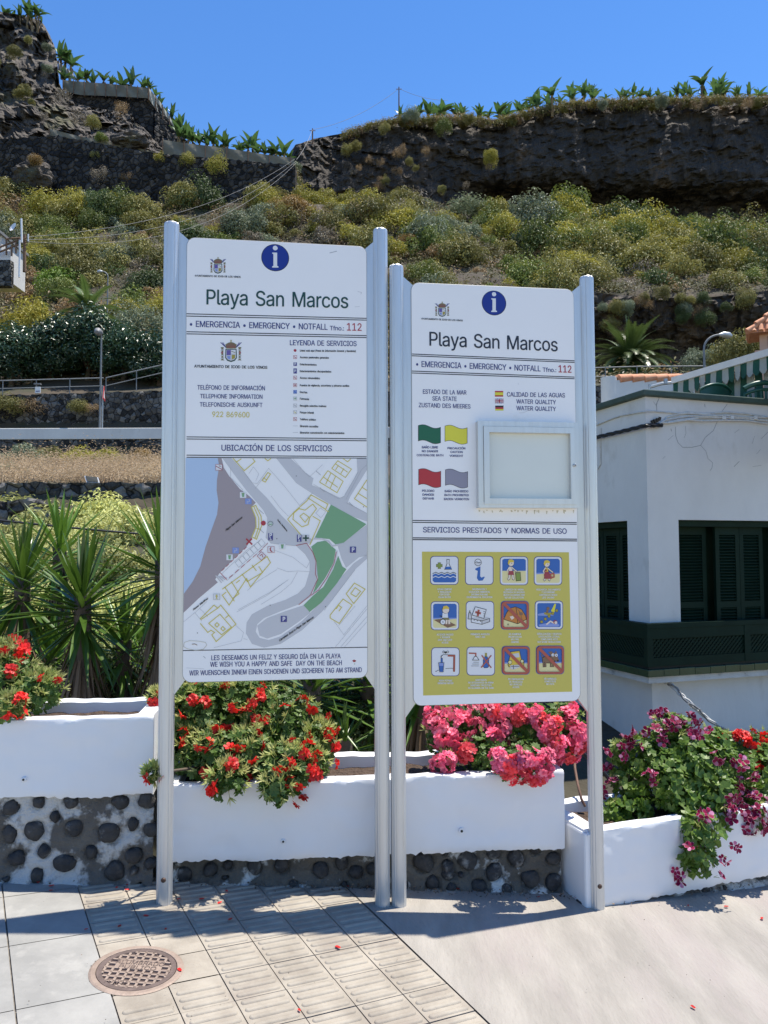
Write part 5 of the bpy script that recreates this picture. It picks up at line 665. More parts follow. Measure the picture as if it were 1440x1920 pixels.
S.line([c3(741, 963), c3(741, 995)], 3.6, 'white', 3); S.line([c3(713, 979), c3(770, 979)], 3.6, 'white', 3); S.line([c3(741, 963), c3(741, 995)], 2, 'red', 4); S.line([c3(713, 979), c3(770, 979)], 2, 'red', 4); S.done()
S.art('national_flag_symbol'); bar(714, 1010, 770, 1021, 'black', 0); bar(714, 1021, 770, 1033, 'flagred', 0); bar(714, 1033, 770, 1044, 'flagyel', 0); S.done()
# display case
u0, z1 = S.uv(*c3(582, 1122)); u1, z0 = S.uv(*c3(1258, 1705)); D = .042
def fr(name, ua, ub, za, zb, wd, ha, hb, m, bev=.0015):
    g = MB(); o = [(ua, za), (ub, za), (ub, zb), (ua, zb)]; i_ = [(ua + wd, za + wd), (ub - wd, za + wd), (ub - wd, zb - wd), (ua + wd, zb - wd)]
    for k in range(4):
        j = (k + 1) % 4; g.hexa([S.w(*o[k], ha), S.w(*o[j], ha), S.w(*i_[j], ha), S.w(*i_[k], ha), S.w(*o[k], hb), S.w(*o[j], hb), S.w(*i_[j], hb), S.w(*i_[k], hb)])
    return g.build(name, [m], S.panel)
case = fr('display_case', u0, u1, z0, z1, .024, .0015, D, K['alu']); a = .0255
door = fr('display_case_door', u0 + a, u1 - .012, z0 + .016, z1 - a, .0262, .0015, D + .005, K['alu'])
g = MB(); g.face([S.w(u, z, .02) for u, z in ((u0 + .03, z0 + .03), (u1 - .03, z0 + .03), (u1 - .03, z1 - .03), (u0 + .03, z1 - .03))]); g.build('display_case_pane', [K['glass']], S.panel)
u, z = S.uv(*c3(1225, 1421)); g = MB(); g.tube([S.w(u, z, D + .004), S.w(u, z, D + .012), S.w(u, z, D + .013)], [.0075, .0075, .005], 16); g.tube([S.w(u, z, D + .012), S.w(u, z, D + .0145)], .0028, 8, 1); g.build('lock', [K['galv'], K['bolt']], S.panel)
S.art('water_stain'); rnd = random.Random(8)
for k in range(26):
    x = rnd.uniform(590, 1255); y = 1712 + rnd.uniform(0, 8); l_ = rnd.uniform(6, 30); S.poly([c3(x, y), c3(x + rnd.uniform(6, 16), y + 2), c3(x + rnd.uniform(4, 10), y + l_), c3(x + 1, y + l_ * .7)], 'stain', k % 2)
S.done()
# ochre board of pictograms
S.art('pictogram_board'); S.poly([c4(124, 297), c4(1226, 302), c4(1250, 1347), c4(133, 1376)], 'ochre', 0); S.done()
def rrect(x, y, w_, h_, r):
    p = []
    for cx, cy, a0 in ((x + w_ - r, y + r, -90), (x + w_ - r, y + h_ - r, 0), (x + r, y + h_ - r, 90), (x + r, y + r, 180)): p += [(cx + r * math.cos(R(a0 + k * 18)), cy + r * math.sin(R(a0 + k * 18))) for k in range(6)]
    return p
def picto(cx, cy, kind):
    S.art('pictogram'); q = lambda x, y: c4(cx + x, cy + y); w_ = 106
    P = lambda pts, k, l: S.poly([q(*p) for p in pts], k, l); L = lambda pts, k, w__, l, cl=False: S.line([q(*p) for p in pts], w__ * .25, k, l, cl); Dd = lambda x, y, r, k, l: S.disc(q(x, y), r * .25, k, l, 20)
    ban = kind in ('tent', 'car', 'dog')
    P(rrect(-w_, -w_ - 2, 2 * w_, 2 * w_ + 4, 28), 'pblue' if not ban else 'sky', 1); P(rrect(-w_ + 5, -w_ + 3, 2 * w_ - 10, 2 * w_ - 6, 25), 'white' if not ban else 'picred', 2)
    if kind in ('kid', 'guard', 'chair', 'tent', 'car', 'dog', 'swim'):
        P(rrect(-88, -90, 176, 180, 14), 'beach', 3); t = [(-88, 20), (-88, -78), (-76, -90), (76, -90), (88, -78), (88, 20)]
        if kind == 'swim': P(rrect(-88, -90, 176, 180, 14), 'sky', 4)
        else: P([(x, min(y, 0 if kind == 'kid' else 15)) for x, y in t], 'sky', 4); P([(-88, 15), (88, 15), (88, 22), (40, 26), (-20, 20), (-88, 26)], 'lblue', 5) if kind != 'kid' else None
    if kind == 'water':
        P([(-88, 30), (-66, 18), (-44, 32), (-22, 18), (0, 32), (22, 18), (44, 32), (66, 18), (88, 30), (88, 78), (74, 90), (-74, 90), (-88, 78)], 'sky', 4)
        for y in (30, 54): L([(-88 + 22 * k, y - (10 if k % 2 else 0)) for k in range(9)], 'white', 5, 5)
        L([(-88 + 22 * k, 24 - (10 if k % 2 else 0)) for k in range(9)], 'black', 4, 6)
        L([(-62, -36), (-14, -36)], 'olive', 22, 4); L([(-38, -60), (-38, -12)], 'olive', 22, 5); L([(-58, -36), (-18, -36)], 'can', 15, 6); L([(-38, -56), (-38, -16)], 'can', 15, 7)
        P([(18, -82), (36, -82), (34, -50), (54, -8), (2, -8), (20, -50)], 'white', 5); L([(18, -82), (36, -82), (34, -50), (54, -8), (2, -8), (20, -50)], 'black', 4, 6, True); P([(12, -28), (44, -28), (54, -9), (2, -9)], 'sky', 7)
    if kind == 'info': Dd(-10, -60, 27, 'black', 4); Dd(-10, -60, 23, 'white', 5); P([(-30, -58), (10, -58), (4, -44), (-22, -44)], 'pgrey', 6); L([(-32, -60), (-20, -64), (-8, -58), (10, -62)], 'black', 4, 7); P([(-30, -14), (8, -30), (6, 42), (14, 54), (38, 46), (40, 52), (24, 76), (-6, 78), (-18, 58), (-12, 4), (-30, -4)], 'sky', 4)
    def boy(x, y, s_, shirt, shorts):
        Q = lambda pts: [(x + a * s_, y + b * s_) for a, b in pts]
        L(Q([(0, -20), (-4, 20)]), 'black', 34 * s_, 6); L(Q([(-10, 20), (-14, 74), (-26, 84)]), 'black', 18 * s_, 6); L(Q([(12, 20), (18, 76), (28, 82)]), 'black', 18 * s_, 6)
        L(Q([(-10, 20), (-14, 72), (-24, 82)]), 'skin', 13 * s_, 7); L(Q([(12, 20), (18, 74), (26, 80)]), 'skin', 13 * s_, 7); L(Q([(0, -22), (-4, 20)]), shirt, 28 * s_, 8)
        P(Q([(-20, 12), (20, 12), (24, 44), (-24, 44)]), shorts, 9); L(Q([(4, -20), (36, 8), (52, 18)]), 'black', 13 * s_, 9); L(Q([(4, -20), (36, 8), (50, 17)]), 'skin', 8 * s_, 10); L(Q([(-12, -20), (-28, 6), (-20, 30)]), 'skin', 9 * s_, 9)
        Dd(x, y - 52 * s_, 27 * s_, 'black', 8); Dd(x, y - 52 * s_, 24 * s_, 'skin', 9); P(Q([(-26, -52), (-20, -78), (4, -84), (24, -72), (24, -60), (-6, -58), (-18, -40)]), 'blond', 10); Dd(x + 6 * s_, y - 50 * s_, 3 * s_, 'black', 11)
    if kind == 'kid': boy(-24, -10, .92, 'skin', 'maroon'); P([(8, 12), (48, 10), (52, 74), (14, 78)], 'black', 8); P([(12, 16), (45, 14), (48, 70), (17, 74)], 'can', 9); L([(10, 14), (48, 12)], 'olive', 8, 10)
    if kind == 'guard': boy(-10, -4, .92, 'blond', 'maroon'); P([(-30, 20), (20, 20), (28, 60), (-28, 60)], 'maroon', 10); L([(20, 24), (42, 20), (44, 46), (26, 52), (18, 36)], 'picred', 10, 11, True); Dd(-18, -4, 8, 'maroon', 11)
    if kind == 'chair':
        P([(-84, 30), (-10, 22), (84, 70), (20, 90)], 'brown', 6); L([(0, 0), (0, 26)], 'black', 40, 7); P([(-18, -24), (20, -24), (24, 16), (-20, 16)], 'white', 8); Dd(6, -44, 28, 'black', 8); Dd(6, -44, 25, 'skin', 9); P([(-20, -44), (-12, -72), (14, -76), (32, -60), (30, -52), (0, -52)], 'blond', 10)
        P([(-14, 14), (30, 14), (34, 34), (-12, 34)], 'olive', 9); L([(12, 30), (10, 62)], 'skin', 14, 10); L([(30, 30), (32, 62)], 'skin', 14, 10); Dd(-16, 46, 22, 'black', 10); Dd(-16, 46, 18, 'white', 11); Dd(-16, 46, 4, 'black', 12); L([(-40, 0), (-20, 6)], 'black', 6, 10)
    if kind == 'aid':
        B = lambda pts, k, l: (P(pts, k, l), L(pts, 'black', 4, l + 1, True))
        B([(-66, 24), (14, 40), (14, 66), (-66, 50)], 'white', 4); B([(14, 40), (72, 22), (72, 46), (14, 66)], 'pgrey', 4); P([(-60, 22), (20, 6), (70, 18), (16, 36)], 'grey', 6); B([(-36, -66), (46, -44), (28, 22), (-60, -4)], 'white', 7)
        L([(-36, -26), (6, -16)], 'picred', 16, 9); L([(-10, -44), (-18, 4)], 'picred', 16, 9); B([(-84, -20), (-70, -20), (-62, 26), (-90, 26)], 'pgrey', 5); L([(-77, -38), (-77, -22)], 'olive', 8, 7)
        for k, x in enumerate((-48, -24, 0)): L([(x, 34 + k * 4), (x + 7, 36 + k * 4)], 'black', 5, 6); L([(26, -30 + k * 16), (34, -28 + k * 16)], 'black', 5, 9)
    if kind == 'tent':
        d = [(-84, 30), (-60, -24), (-30, -54), (6, -64), (50, -44), (78, 0), (88, 30), (20, 64)]; P(d, 'orange', 6); L(d, 'black', 4, 7, True); L([(6, -64), (20, 10), (20, 64)], 'black', 4, 7); L([(6, -64), (40, -20), (56, 46)], 'brown', 4, 7); P([(-40, 10), (-16, 4), (-4, 20), (-24, 34)], 'skin', 8); P([(30, -26), (58, -20), (58, 0), (34, -2)], 'brown', 8); L([(-56, 74), (-50, 62), (-46, 76)], 'black', 3, 8)
    if kind == 'swim':
        P([(14, -30), (42, -86), (52, -84), (40, -20)], 'flagyel', 6); L([(-36, -14), (-10, -8), (30, -14)], 'gold', 16, 6); L([(-12, -40), (-16, -14)], 'brown', 16, 7); Dd(-8, -50, 12, 'brown', 8); P([(-86, -8), (-40, -18), (30, -8), (34, 4), (-80, 4)], 'lblue', 5)
        for k in range(5): Dd(-56 + k * 28, 50 - k * 21, 12, 'black', 6); Dd(-56 + k * 28, 50 - k * 21, 10, 'gold', 7)
        P([(-80, 72), (-30, 62), (60, 60), (80, 74), (70, 86), (-70, 86)], 'lblue', 6); L([(-20, 70), (10, 46), (34, 58), (50, 64)], 'skin', 11, 7); Dd(46, 52, 15, 'maroon', 8); Dd(50, 56, 11, 'skin', 9)
    if kind == 'tap':
        L([(-28, 24), (-28, -40), (-14, -48), (66, -46), (64, 74)], 'black', 15, 4); L([(8, -46), (66, -46), (64, 74)], 'picred', 11, 6); L([(-28, -32), (-14, -46), (16, -44)], 'white', 12, 7); L([(-28, 24), (-28, -26)], 'sky', 11, 7)
        Dd(-14, -74, 9, 'black', 5); Dd(16, -74, 9, 'black', 5); Dd(1, -70, 8, 'black', 5); Dd(-14, -74, 5, 'white', 6); Dd(16, -74, 5, 'white', 6); P([(-52, 6), (-12, 6), (-18, 76), (-44, 76)], 'lblue', 8); L([(-52, 6), (-12, 6), (-18, 76), (-44, 76)], 'black', 3, 9, True); P([(-48, 30), (-14, 30), (-19, 72), (-42, 72)], 'sky', 9); L([(-76, 74), (-50, 62)], 'black', 3, 5); L([(0, 50), (60, 48)], 'black', 3, 5)
    if kind == 'soap':
        L([(-90, -60), (-38, -58), (-38, -34)], 'picred', 10, 4); P([(-46, -36), (-32, -36), (-14, -8), (-62, -8)], 'white', 5); L([(-46, -36), (-32, -36), (-14, -8), (-62, -8)], 'black', 4, 6, True)
        for k in range(3): L([(-56 - k * 8, 8 + k * 14), (-14, 8 + k * 14)], 'greyline', 5, 5)
        P([(30, -34), (46, -34), (60, -10), (58, 42), (48, 50), (26, 50), (18, 40), (18, -10)], 'sky', 5); L([(30, -34), (46, -34), (60, -10), (58, 42), (48, 50), (26, 50), (18, 40), (18, -10)], 'black', 3, 6, True); L([(38, -62), (38, -36)], 'gold', 15, 6); L([(6, -44), (78, 50)], 'picred', 9, 8); L([(78, -44), (2, 48)], 'picred', 9, 9)
    if kind == 'car':
        P([(-56, 10), (-40, -66), (30, -74), (44, -4), (64, 8), (62, 44), (-54, 50), (-62, 30)], 'black', 6); P([(-52, 12), (-36, -62), (26, -70), (40, -2), (58, 10), (58, 40), (-50, 46), (-58, 28)], 'blond', 7); P([(-30, -48), (22, -56), (28, -24), (-36, -18)], 'pgrey', 8); Dd(-44, 14, 17, 'black', 8); Dd(-44, 14, 13, 'beach', 9); Dd(46, 6, 15, 'black', 8); Dd(46, 6, 11, 'beach', 9)
        P([(-40, 36), (30, 32), (26, 52), (-20, 70), (-44, 60)], 'pgrey', 10); L([(-36, 44), (24, 44)], 'black', 4, 11); L([(-20, 36), (-18, 66)], 'black', 4, 11)
    if kind == 'dog':
        P([(-62, -20), (-20, -34), (16, -24), (40, -20), (36, 16), (-10, 26), (-58, 22)], 'black', 6); P([(-58, -16), (-20, -29), (16, -20), (34, -16), (30, 12), (-10, 22), (-54, 18)], 'brown', 7)
        for x in (-50, -36, 4, 20): L([(x, 12), (x + 2, 54)], 'black', 13, 6); L([(x, 12), (x + 2, 52)], 'brown', 9, 8)
        P([(0, -44), (-14, -60), (8, -66), (24, -52), (40, -56), (36, -70), (48, -62), (58, -20), (66, 4), (54, 16), (30, 0), (8, -16)], 'brown', 9); Dd(20, -38, 11, 'white', 10); Dd(46, -36, 11, 'white', 10); Dd(21, -37, 4, 'black', 11); Dd(46, -36, 4, 'black', 11); Dd(57, 6, 7, 'black', 11); L([(-58, -20), (-66, -44)], 'brown', 8, 8)
    if ban: L([(-84, -88), (86, 84)], 'picred', 22, 14); P_ = rrect(-w_ + 5, -w_ + 3, 2 * w_ - 10, 2 * w_ - 6, 25); S.line([q(x * .93, y * .93) for x, y in P_], 4, 'picred', 15, True)
    S.done()
    return
kinds = (('water', 'info', 'kid', 'guard'), ('chair', 'aid', 'tent', 'swim'), ('tap', 'soap', 'car', 'dog'))
XX = ((292, 554, 814, 1069), (296, 559, 820, 1076), (300, 565, 827, 1084)); YY = ((438, 438, 441, 441), (778, 776, 774, 773), (1123, 1118, 1112, 1109))
CAP = ((('AGUAS LIMPIAS', 'Y ANALIZADAS', 'CERTIFIED', 'CLEAN WATER'), ('INFORMACIÓN Y', 'EDUCACIÓN AMBIENTAL', 'INFORMATION AND', 'ENVIRONMENTAL EDUCATION'), ('LIMPIEZA DE ARENA', 'RECOGIDA DE BASURAS', 'BEACH CLEANSING AND', 'REFUSE COLLECTION'), ('VIGILANCIA, SALVAMENTO', 'Y SOCORRISMO', 'CONTROLLED BEACH', 'LIFE SAVING')),
       (('ACCESOS FACILES', 'Y SEGUROS', 'SAFE AND EASY', 'ACCESS'), ('PRIMEROS AUXILIOS', 'FIRST AID'), ('NO ACAMPADA', 'INCONTROLADA', 'NO FREE', 'CAMPING'), ('SEÑALIZACIÓN Y RESPETO', 'LEGISLACIÓN LITORAL', 'COMPLIANCE WITH', 'SEA SHORE REGULATIONS')),
       (('AGUA POTABLE', 'DRINKING WATER'), ('SANITARIOS', 'NO DETERGENTES EN ARENA', 'SANITARY FACILITIES', 'NO CLEANERS ON THE SAND'), ('NO CIRCULACIÓN', 'DE VEHICULOS', 'NO VEHICLES', 'ACCESS'), ('NO ANIMALES', 'DOMESTICOS', 'NO PETS')))
S.over = True
for r in range(3):
    for c in range(4):
        picto(XX[r][c], YY[r][c], kinds[r][c])
        for k, t in enumerate(CAP[r][c]):
            wd = len(t) * 8.3; y = YY[r][c] + 147 + k * 20; x = XX[r][c]; S.text(t, c4(x - wd / 2, y), c4(x + wd / 2, y), 13 * .25, 'white', 'caption')

# ------------------------------------------------------------------ planters on the cobbled wall
def vz(px, py, Y): return at(px, py, Y).z
def planter(name, label, A, B, ztop, zb0, zb1, seed, depth=.42, th=.075, endl=False, hole=None):
    """A, B: plan points of the front face (left, right); whitewashed trough with soil, wobbling hand-plastered rims"""
    A = Vector(A); B = Vector(B); d = (B - A).normalized(); n = Vector((-d.y, d.x)); L_ = (B - A).length; rnd = random.Random(seed)
    root = thing(name, label, 'planter', ((A.x + B.x) / 2, (A.y + B.y) / 2, min(zb0, zb1)), math.atan2(d.y, d.x), 'whitewashed planters along the wall')
    def pt(s, t, z): q = A + d * s + n * t; return Vector((q.x, q.y, z))
    wob = lambda s, k, a=.006: a * noise.noise(Vector((s * 3 + seed, k * 7, seed))) + a * .5 * noise.noise(Vector((s * 11 + seed, k, 3)))
    g = MB(); N_ = 150; rows = []
    for i in range(N_ + 1):                       # section: bottom back, front face, rounded rim, inner face, across, back rim
        s = L_ * i / N_; zb = lerp(zb0, zb1, i / N_) + wob(s, 1, .012); zt = ztop + wob(s, 2, .008); f_ = wob(s, 3, .006); zk = zt + .01 + wob(s, 4, .012)
        zb += .010 * noise.noise(Vector((s * 38, seed, 5))) + .006 * noise.noise(Vector((s * 90, seed, 2)))
        face = []
        for k in range(17):                       # hand-trowelled face: shallow hollows and float marks
            z = lerp(zb + .012, zt - .012, k / 16); q_ = Vector((s * 5.5, z * 9, seed * 3.1)); face.append(pt(s, f_ + .0065 * noise.noise(q_) + .0035 * noise.noise(q_ * 2.7) + .0016 * noise.noise(q_ * 7) + (0 if k else .002), z))
        ch = .009 * max(0, noise.noise(Vector((s * 16, seed, 9))) - .25)
        rows.append([pt(s, .10, zb + .004), pt(s, f_ + .006, zb)] + face + [pt(s, f_ + .004 + ch, zt - .003 - ch), pt(s, f_ + .013 + ch, zt), pt(s, th - .016, zt + wob(s, 5, .006)), pt(s, th, zt - .015), pt(s, th + .004, ztop - .16)])
    g.grid(rows); M_ = []
    for i in range(N_ + 1):
        s = L_ * i / N_; zk = ztop + .012 + wob(s, 4, .012); M_.append([pt(s, depth - .055, ztop - .16), pt(s, depth - .05 + wob(s, 6), zk - .012), pt(s, depth - .035, zk), pt(s, depth - .008, zk), pt(s, depth, zk - .012), pt(s, depth + .01, zb0 - 1.0)])
    g.grid(M_)
    for s0, s1 in ((0, th), (L_ - th, L_)):       # end walls
        zt = ztop + .004; zb = lerp(zb0, zb1, s0 / L_)
        v = [pt(s0, .014, zb), pt(s1, .014, zb), pt(s1, depth - .02, zb), pt(s0, depth - .02, zb), pt(s0, .016, zt), pt(s1, .016, zt), pt(s1, depth - .02, zt), pt(s0, depth - .02, zt)]; g.hexa(v)
    g.build('trough', [K['white']], root)
    g = MB(); P = [[pt(lerp(th - .01, L_ - th + .01, i / 50), lerp(th - .02, depth - .04, j / 14), ztop - .052 + .02 * noise.noise(Vector((i * .35, j * .5, seed))) + .012 * noise.noise(Vector((i * 1.7, j * 1.3, seed)))) for j in range(15)] for i in range(51)]
    g.grid(P); g.build('soil', [K['soil']], root)
    if hole:
        q = A + d * hole[0]; g = MB(); c = Vector((q.x, q.y, hole[1])); nn = Vector((-n.x, -n.y, 0))
        g.tube([c + nn * -.01, c + nn * .006, c + nn * .008], [.012, .011, .008], 14); g.tube([c + nn * .0078, c + nn * .0092], .005, 10, 1); g.build('drain_pipe', [K['white'], K['hblack']], root)
    return root
def front(px, py, A, B):                         # photo pixel -> position along a front face, height
    A = Vector(A); B = Vector(B); d = (B - A).normalized(); n = Vector((d.y, -d.x)); r_ = ray(px, py); nn = Vector((n.x, n.y, 0)); t = (Vector((A.x, A.y, 0)) - CAM).dot(nn) / r_.dot(nn); p = CAM + r_ * t
    return ((Vector((p.x, p.y)) - A).dot(d), p.z)
PA = ((-3.1, 3.22), (-1.025, 3.455)); PB = ((-1.0, 3.465), (.84, 3.665)); PC = ((.92, 3.575), (3.3, 4.44))
za = front(150, 1346, *PA)[1]; zab = front(150, 1494, *PA)[1]
planter('planter', 'whitewashed planter at the left, highest of the stepped row of three', *PA, za, zab, zab, 1, hole=front(45, 1461, *PA))
zb_ = front(700, 1459, *PB)[1]; zbb = front(700, 1606, *PB)[1]
planter('planter', 'whitewashed middle planter behind both sign posts with red and pink geraniums spilling over', *PB, zb_, zbb + .01, zbb - .005, 2, hole=front(531, 1577, *PB))
zc = front(1180, 1549, *PC)[1]; zcb = front(1133, 1702, *PC)[1]; zcc = front(1440, 1643, *PC)[1]
planter('planter', 'whitewashed planter at the right, lowest of the stepped row, under purple pelargoniums', *PC, zc, zcb, lerp(zcb, zcc, PC and (3.3 - .93) / (front(1440, 1643, *PC)[0] * .93)), 3)
s_, z_ = front(865, 1557, *PB); A_ = Vector(PB[0]); d_ = (Vector(PB[1]) - A_).normalized(); q_ = A_ + d_ * s_; g = MB(); c = Vector((q_.x, q_.y, z_)); nn = Vector((d_.y, -d_.x, 0))
g.tube([c - nn * .01, c + nn * .01], .013, 14); g.tube([c + nn * .0098, c + nn * .0115], .006, 10, 1); bpy_o = [o for o in SC.objects if o.name.startswith('planter') and 'middle' in o.get('label', '')][0]; g.build('drain_pipe', [K['white'], K['hblack']], bpy_o)
# cobbled wall foot under the planters (stones bulge out of lime-splashed mortar)
def cobbles(label, A, B, ztopA, ztopB, seed, big, cnt, fixed=(), mo='mortar'):
    A = Vector(A); B = Vector(B); d = (B - A).normalized(); n = Vector((-d.y, d.x)); L_ = (B - A).length; rnd = random.Random(seed); st = list(fixed); tries = 0
    while len(st) < cnt and tries < 3000:
        tries += 1; s = rnd.uniform(0, L_); zb = gz(A.x + d.x * s); z = rnd.uniform(zb - .01, lerp(ztopA, ztopB, s / L_)); r_ = big * rnd.choice((.45, .6, .8, 1.0, 1.2))
        if all(math.hypot(s - a, z - b) > (r_ + c_) * 1.22 for a, b, c_ in st): st.append((s, z, r_))
    st2 = [(a, b, c_, rnd.uniform(-.6, .6), rnd.uniform(.75, 1.3), rnd.uniform(0, 9)) for a, b, c_ in st]
    g = MB(); NS = int(L_ / .014); NZ = 40; P = []; mk = []
    for i in range(NS + 1):
        s = L_ * i / NS; q = A + d * s; zb = gz(q.x) - .03; zt = lerp(ztopA, ztopB, i / NS) + .03; row = []; mr = []
        for j in range(NZ + 1):
            z = lerp(zb, zt, j / NZ); h = .012 * noise.fractal(Vector((s * 9, z * 9, seed)), 1, 2, 4) + .045 * max(0, 1 - (z - zb) / .10) ** 2; m_ = 0
            for a, b, r_, tw, asp, ph in st2:
                if abs(s - a) > r_ * 1.5 or abs(z - b) > r_ * 1.5: continue
                x, y = (s - a), (z - b); x, y = x * math.cos(tw) - y * math.sin(tw), x * math.sin(tw) + y * math.cos(tw)
                dd = math.hypot(x / r_ * asp ** .5, y / r_ / asp ** .5) + .13 * noise.noise(Vector((x * 22 + ph, y * 22, ph)))
                if dd < .9: h = -.02
                elif dd < 1.25: h -= .010 * (1.25 - dd) / .35
            p = q - n * h; row.append(Vector((p.x, p.y, z))); mr.append(m_)
        P.append(row); mk.append(mr)
    g.grid(P, 0)
    for a_, b_, r_, tw, asp, ph in st2:           # each cobble a smooth uneven dome
        rows = []; rs = random.Random(int(a_ * 977 + b_ * 331)); ox, oy = rs.uniform(-.3, .3), rs.uniform(-.3, .3)
        for k in range(7):
            t = (0, .35, .6, .8, .93, 1, 1.02)[k]; row = []
            for i in range(27):
                an = 2 * math.pi * (i % 26) / 26; rr = r_ * t * (1 + .34 * noise.noise(Vector((math.cos(an) * .9 + ph, math.sin(an) * .9, ph))) + .07 * noise.noise(Vector((math.cos(an) * 2.6, math.sin(an) * 2.6 + ph, 1))))
                x, y = rr * math.cos(an) / asp ** .5, rr * math.sin(an) * asp ** .5; x, y = x * math.cos(tw) - y * math.sin(tw), x * math.sin(tw) + y * math.cos(tw)
                h = (.024 * math.sqrt(max(0, 1 - t ** 2.6)) + .004 * noise.noise(Vector((x * 40 + ph, y * 40, ph))) + .010 * (ox * x + oy * y) / r_ - .004) if k < 6 else -.025
                q = A + d * (a_ + x) - n * h; row.append(Vector((q.x, q.y, b_ + y)))
            rows.append(row)
        g.grid(rows, 1)
    top = [[P[i][-1], P[i][-1] + Vector((n.x, n.y, 0)) * .2] for i in range(NS + 1)]; g.grid(top)
    return tag(g.build('cobble_wall', [K[mo], K['pebble']]), label, 'stone wall')
off = lambda S_, k: tuple(Vector(p) + Vector((-(Vector(S_[1]) - Vector(S_[0])).normalized().y, (Vector(S_[1]) - Vector(S_[0])).normalized().x)) * k for p in S_)
WA = off(PA, .03); fx = [(*front(px, py, *WA), r_) for px, py, r_ in ((21, 1515, .034), (65, 1557, .042), (17, 1565, .036), (138, 1553, .036), (205, 1562, .046), (225, 1503, .033), (275, 1503, .036), (102, 1532, .022), (82, 1596, .030), (122, 1619, .040), (171, 1599, .028), (249, 1546, .028), (253, 1603, .036), (214, 1634, .042), (283, 1556, .030), (72, 1504, .028), (132, 1502, .028), (70, 1642, .030), (30, 1610, .036), (283, 1618, .026))]
cobbles('lime splashed cobble wall with round black stones under the left planter', *WA, zab + .02, zab + .02, 5, .030, 44, fx, 'mortarw')
WB = off(PB, .06); fx = [(*front(px, py, *WB), r_) for px, py, r_ in ((795, 1617, .05), (840, 1625, .03), (877, 1614, .046), (926, 1598, .034), (968, 1610, .04), (1003, 1592, .026), (1037, 1610, .032), (842, 1638, .03), (928, 1635, .042), (993, 1648, .042), (1038, 1655, .04), (812, 1657, .036), (898, 1663, .036), (478, 1626, .036), (528, 1625, .036), (600, 1631, .036), (667, 1636, .032), (395, 1630, .03), (640, 1618, .03), (345, 1640, .034), (950, 1668, .026))]
cobbles('low dark cobble wall in the shade under the middle planter', *WB, zbb + .02, zbb + .02, 6, .028, 40, fx)
WC = off(PC, .05)
cobbles('sliver of cobble wall tapering in under the right planter', *WC, zcb + .03, zcc + .12, 7, .036, 30, (), 'mortarw')
g = MB(); rnd = random.Random(12)                # corner of plaster where the right planter turns in
q = at(1078, 1640, 3.80)
p0 = Vector((PC[0][0] - .01, PC[0][1] - .005)); g.hexa([Vector((p0.x, p0.y, gz(p0.x) - .02)), Vector((p0.x + .1, p0.y + .035, gz(p0.x) - .02)), Vector((p0.x + .02, p0.y + .3, gz(p0.x))), Vector((p0.x - .09, p0.y + .27, gz(p0.x))), Vector((p0.x, p0.y, zc - .004)), Vector((p0.x + .1, p0.y + .035, zc - .004)), Vector((p0.x + .02, p0.y + .3, zc - .004)), Vector((p0.x - .09, p0.y + .27, zc - .004))])
po = [o for o in SC.objects if o.name.startswith('planter') and 'lowest' in o.get('label', '')][0]; g.build('end_wall', [K['white']], po, .012)

# ------------------------------------------------------------------ flowers
def leafdisc(g, c, n, r_, rnd, lobes=7, m=0, cup=.25):
    M_ = rot_to(n, rnd.uniform(0, 6.3)); k = lobes * 2; vs = [Vector((0, 0, -cup * r_ * .5))]
    for i in range(k):
        an = 2 * math.pi * (i + .5) / k * .93 + .2; rr = r_ * (1 if i % 2 else .80) * rnd.uniform(.9, 1.1); vs.append(Vector((rr * math.cos(an), rr * math.sin(an), cup * r_ * (.35 if i % 2 else -.1))))
    g.add([Vector(c) + M_ @ v for v in vs], [(0, i, i % k + 1) for i in range(1, k)], m)
def floret(g, c, n, r_, rnd, m=0, me=None, np_=5):
    M_ = rot_to(n, rnd.uniform(0, 6.3)); c = Vector(c)
    for p in range(np_):
        a = 2 * math.pi * p / np_ + rnd.uniform(-.12, .12); ca, sa = math.cos(a), math.sin(a); tl = rnd.uniform(.05, .35)
        def q(x, y, z): return c + M_ @ Vector((x * ca - y * sa, x * sa + y * ca, z)) * r_
        out = [(.12, -.06, 0), (.55, -.36, .10 + tl * .4), (.9, -.30, .08 + tl), (1.03, 0, .05 + tl), (.9, .30, .08 + tl), (.55, .36, .10 + tl * .4), (.12, .06, 0)]
        if me is None: g.add([q(*o) for o in out], [tuple(range(7))], m)
        else:
            inn = [(.14, -.06, .004), (.54, -.335, .10 + tl * .4), (.86, -.28, .075 + tl * .95), (.97, 0, .045 + tl * .97), (.86, .28, .075 + tl * .95), (.54, .335, .10 + tl * .4), (.14, .06, .004)]
            mm = m if p != 2 else me
            vs = [q(*o) for o in out] + [q(*o) for o in inn]; g.add(vs, [(i, i + 1, 7 + i + 1, 7 + i) for i in range(6)], me); g.add([q(*o) for o in inn], [tuple(range(7))], mm)
def cluster_mesh(name, mats, nfl, r_, spread, seed, two=False, coral=False):
    rnd = random.Random(seed); g = MB()
    for i in range(nfl):
        v = Vector((rnd.gauss(0, 1), rnd.gauss(0, 1), rnd.gauss(.5, .9))).normalized(); v.z = abs(v.z) * .8 + .05; floret(g, v * spread * rnd.uniform(.8, 1.1), v + Vector((0, 0, .15)), r_ * rnd.uniform(.85, 1.1), rnd, 0, 1 if two else None)
    if two or len(mats) > 1:
        for i in range(nfl): v = Vector((rnd.gauss(0, 1), rnd.gauss(0, 1), rnd.gauss(0, .6))).normalized() * spread * .5; g.tube([Vector((0, 0, -spread)), v], .0012, 4, len(mats) - 1)
    return g.mesh(name, mats)
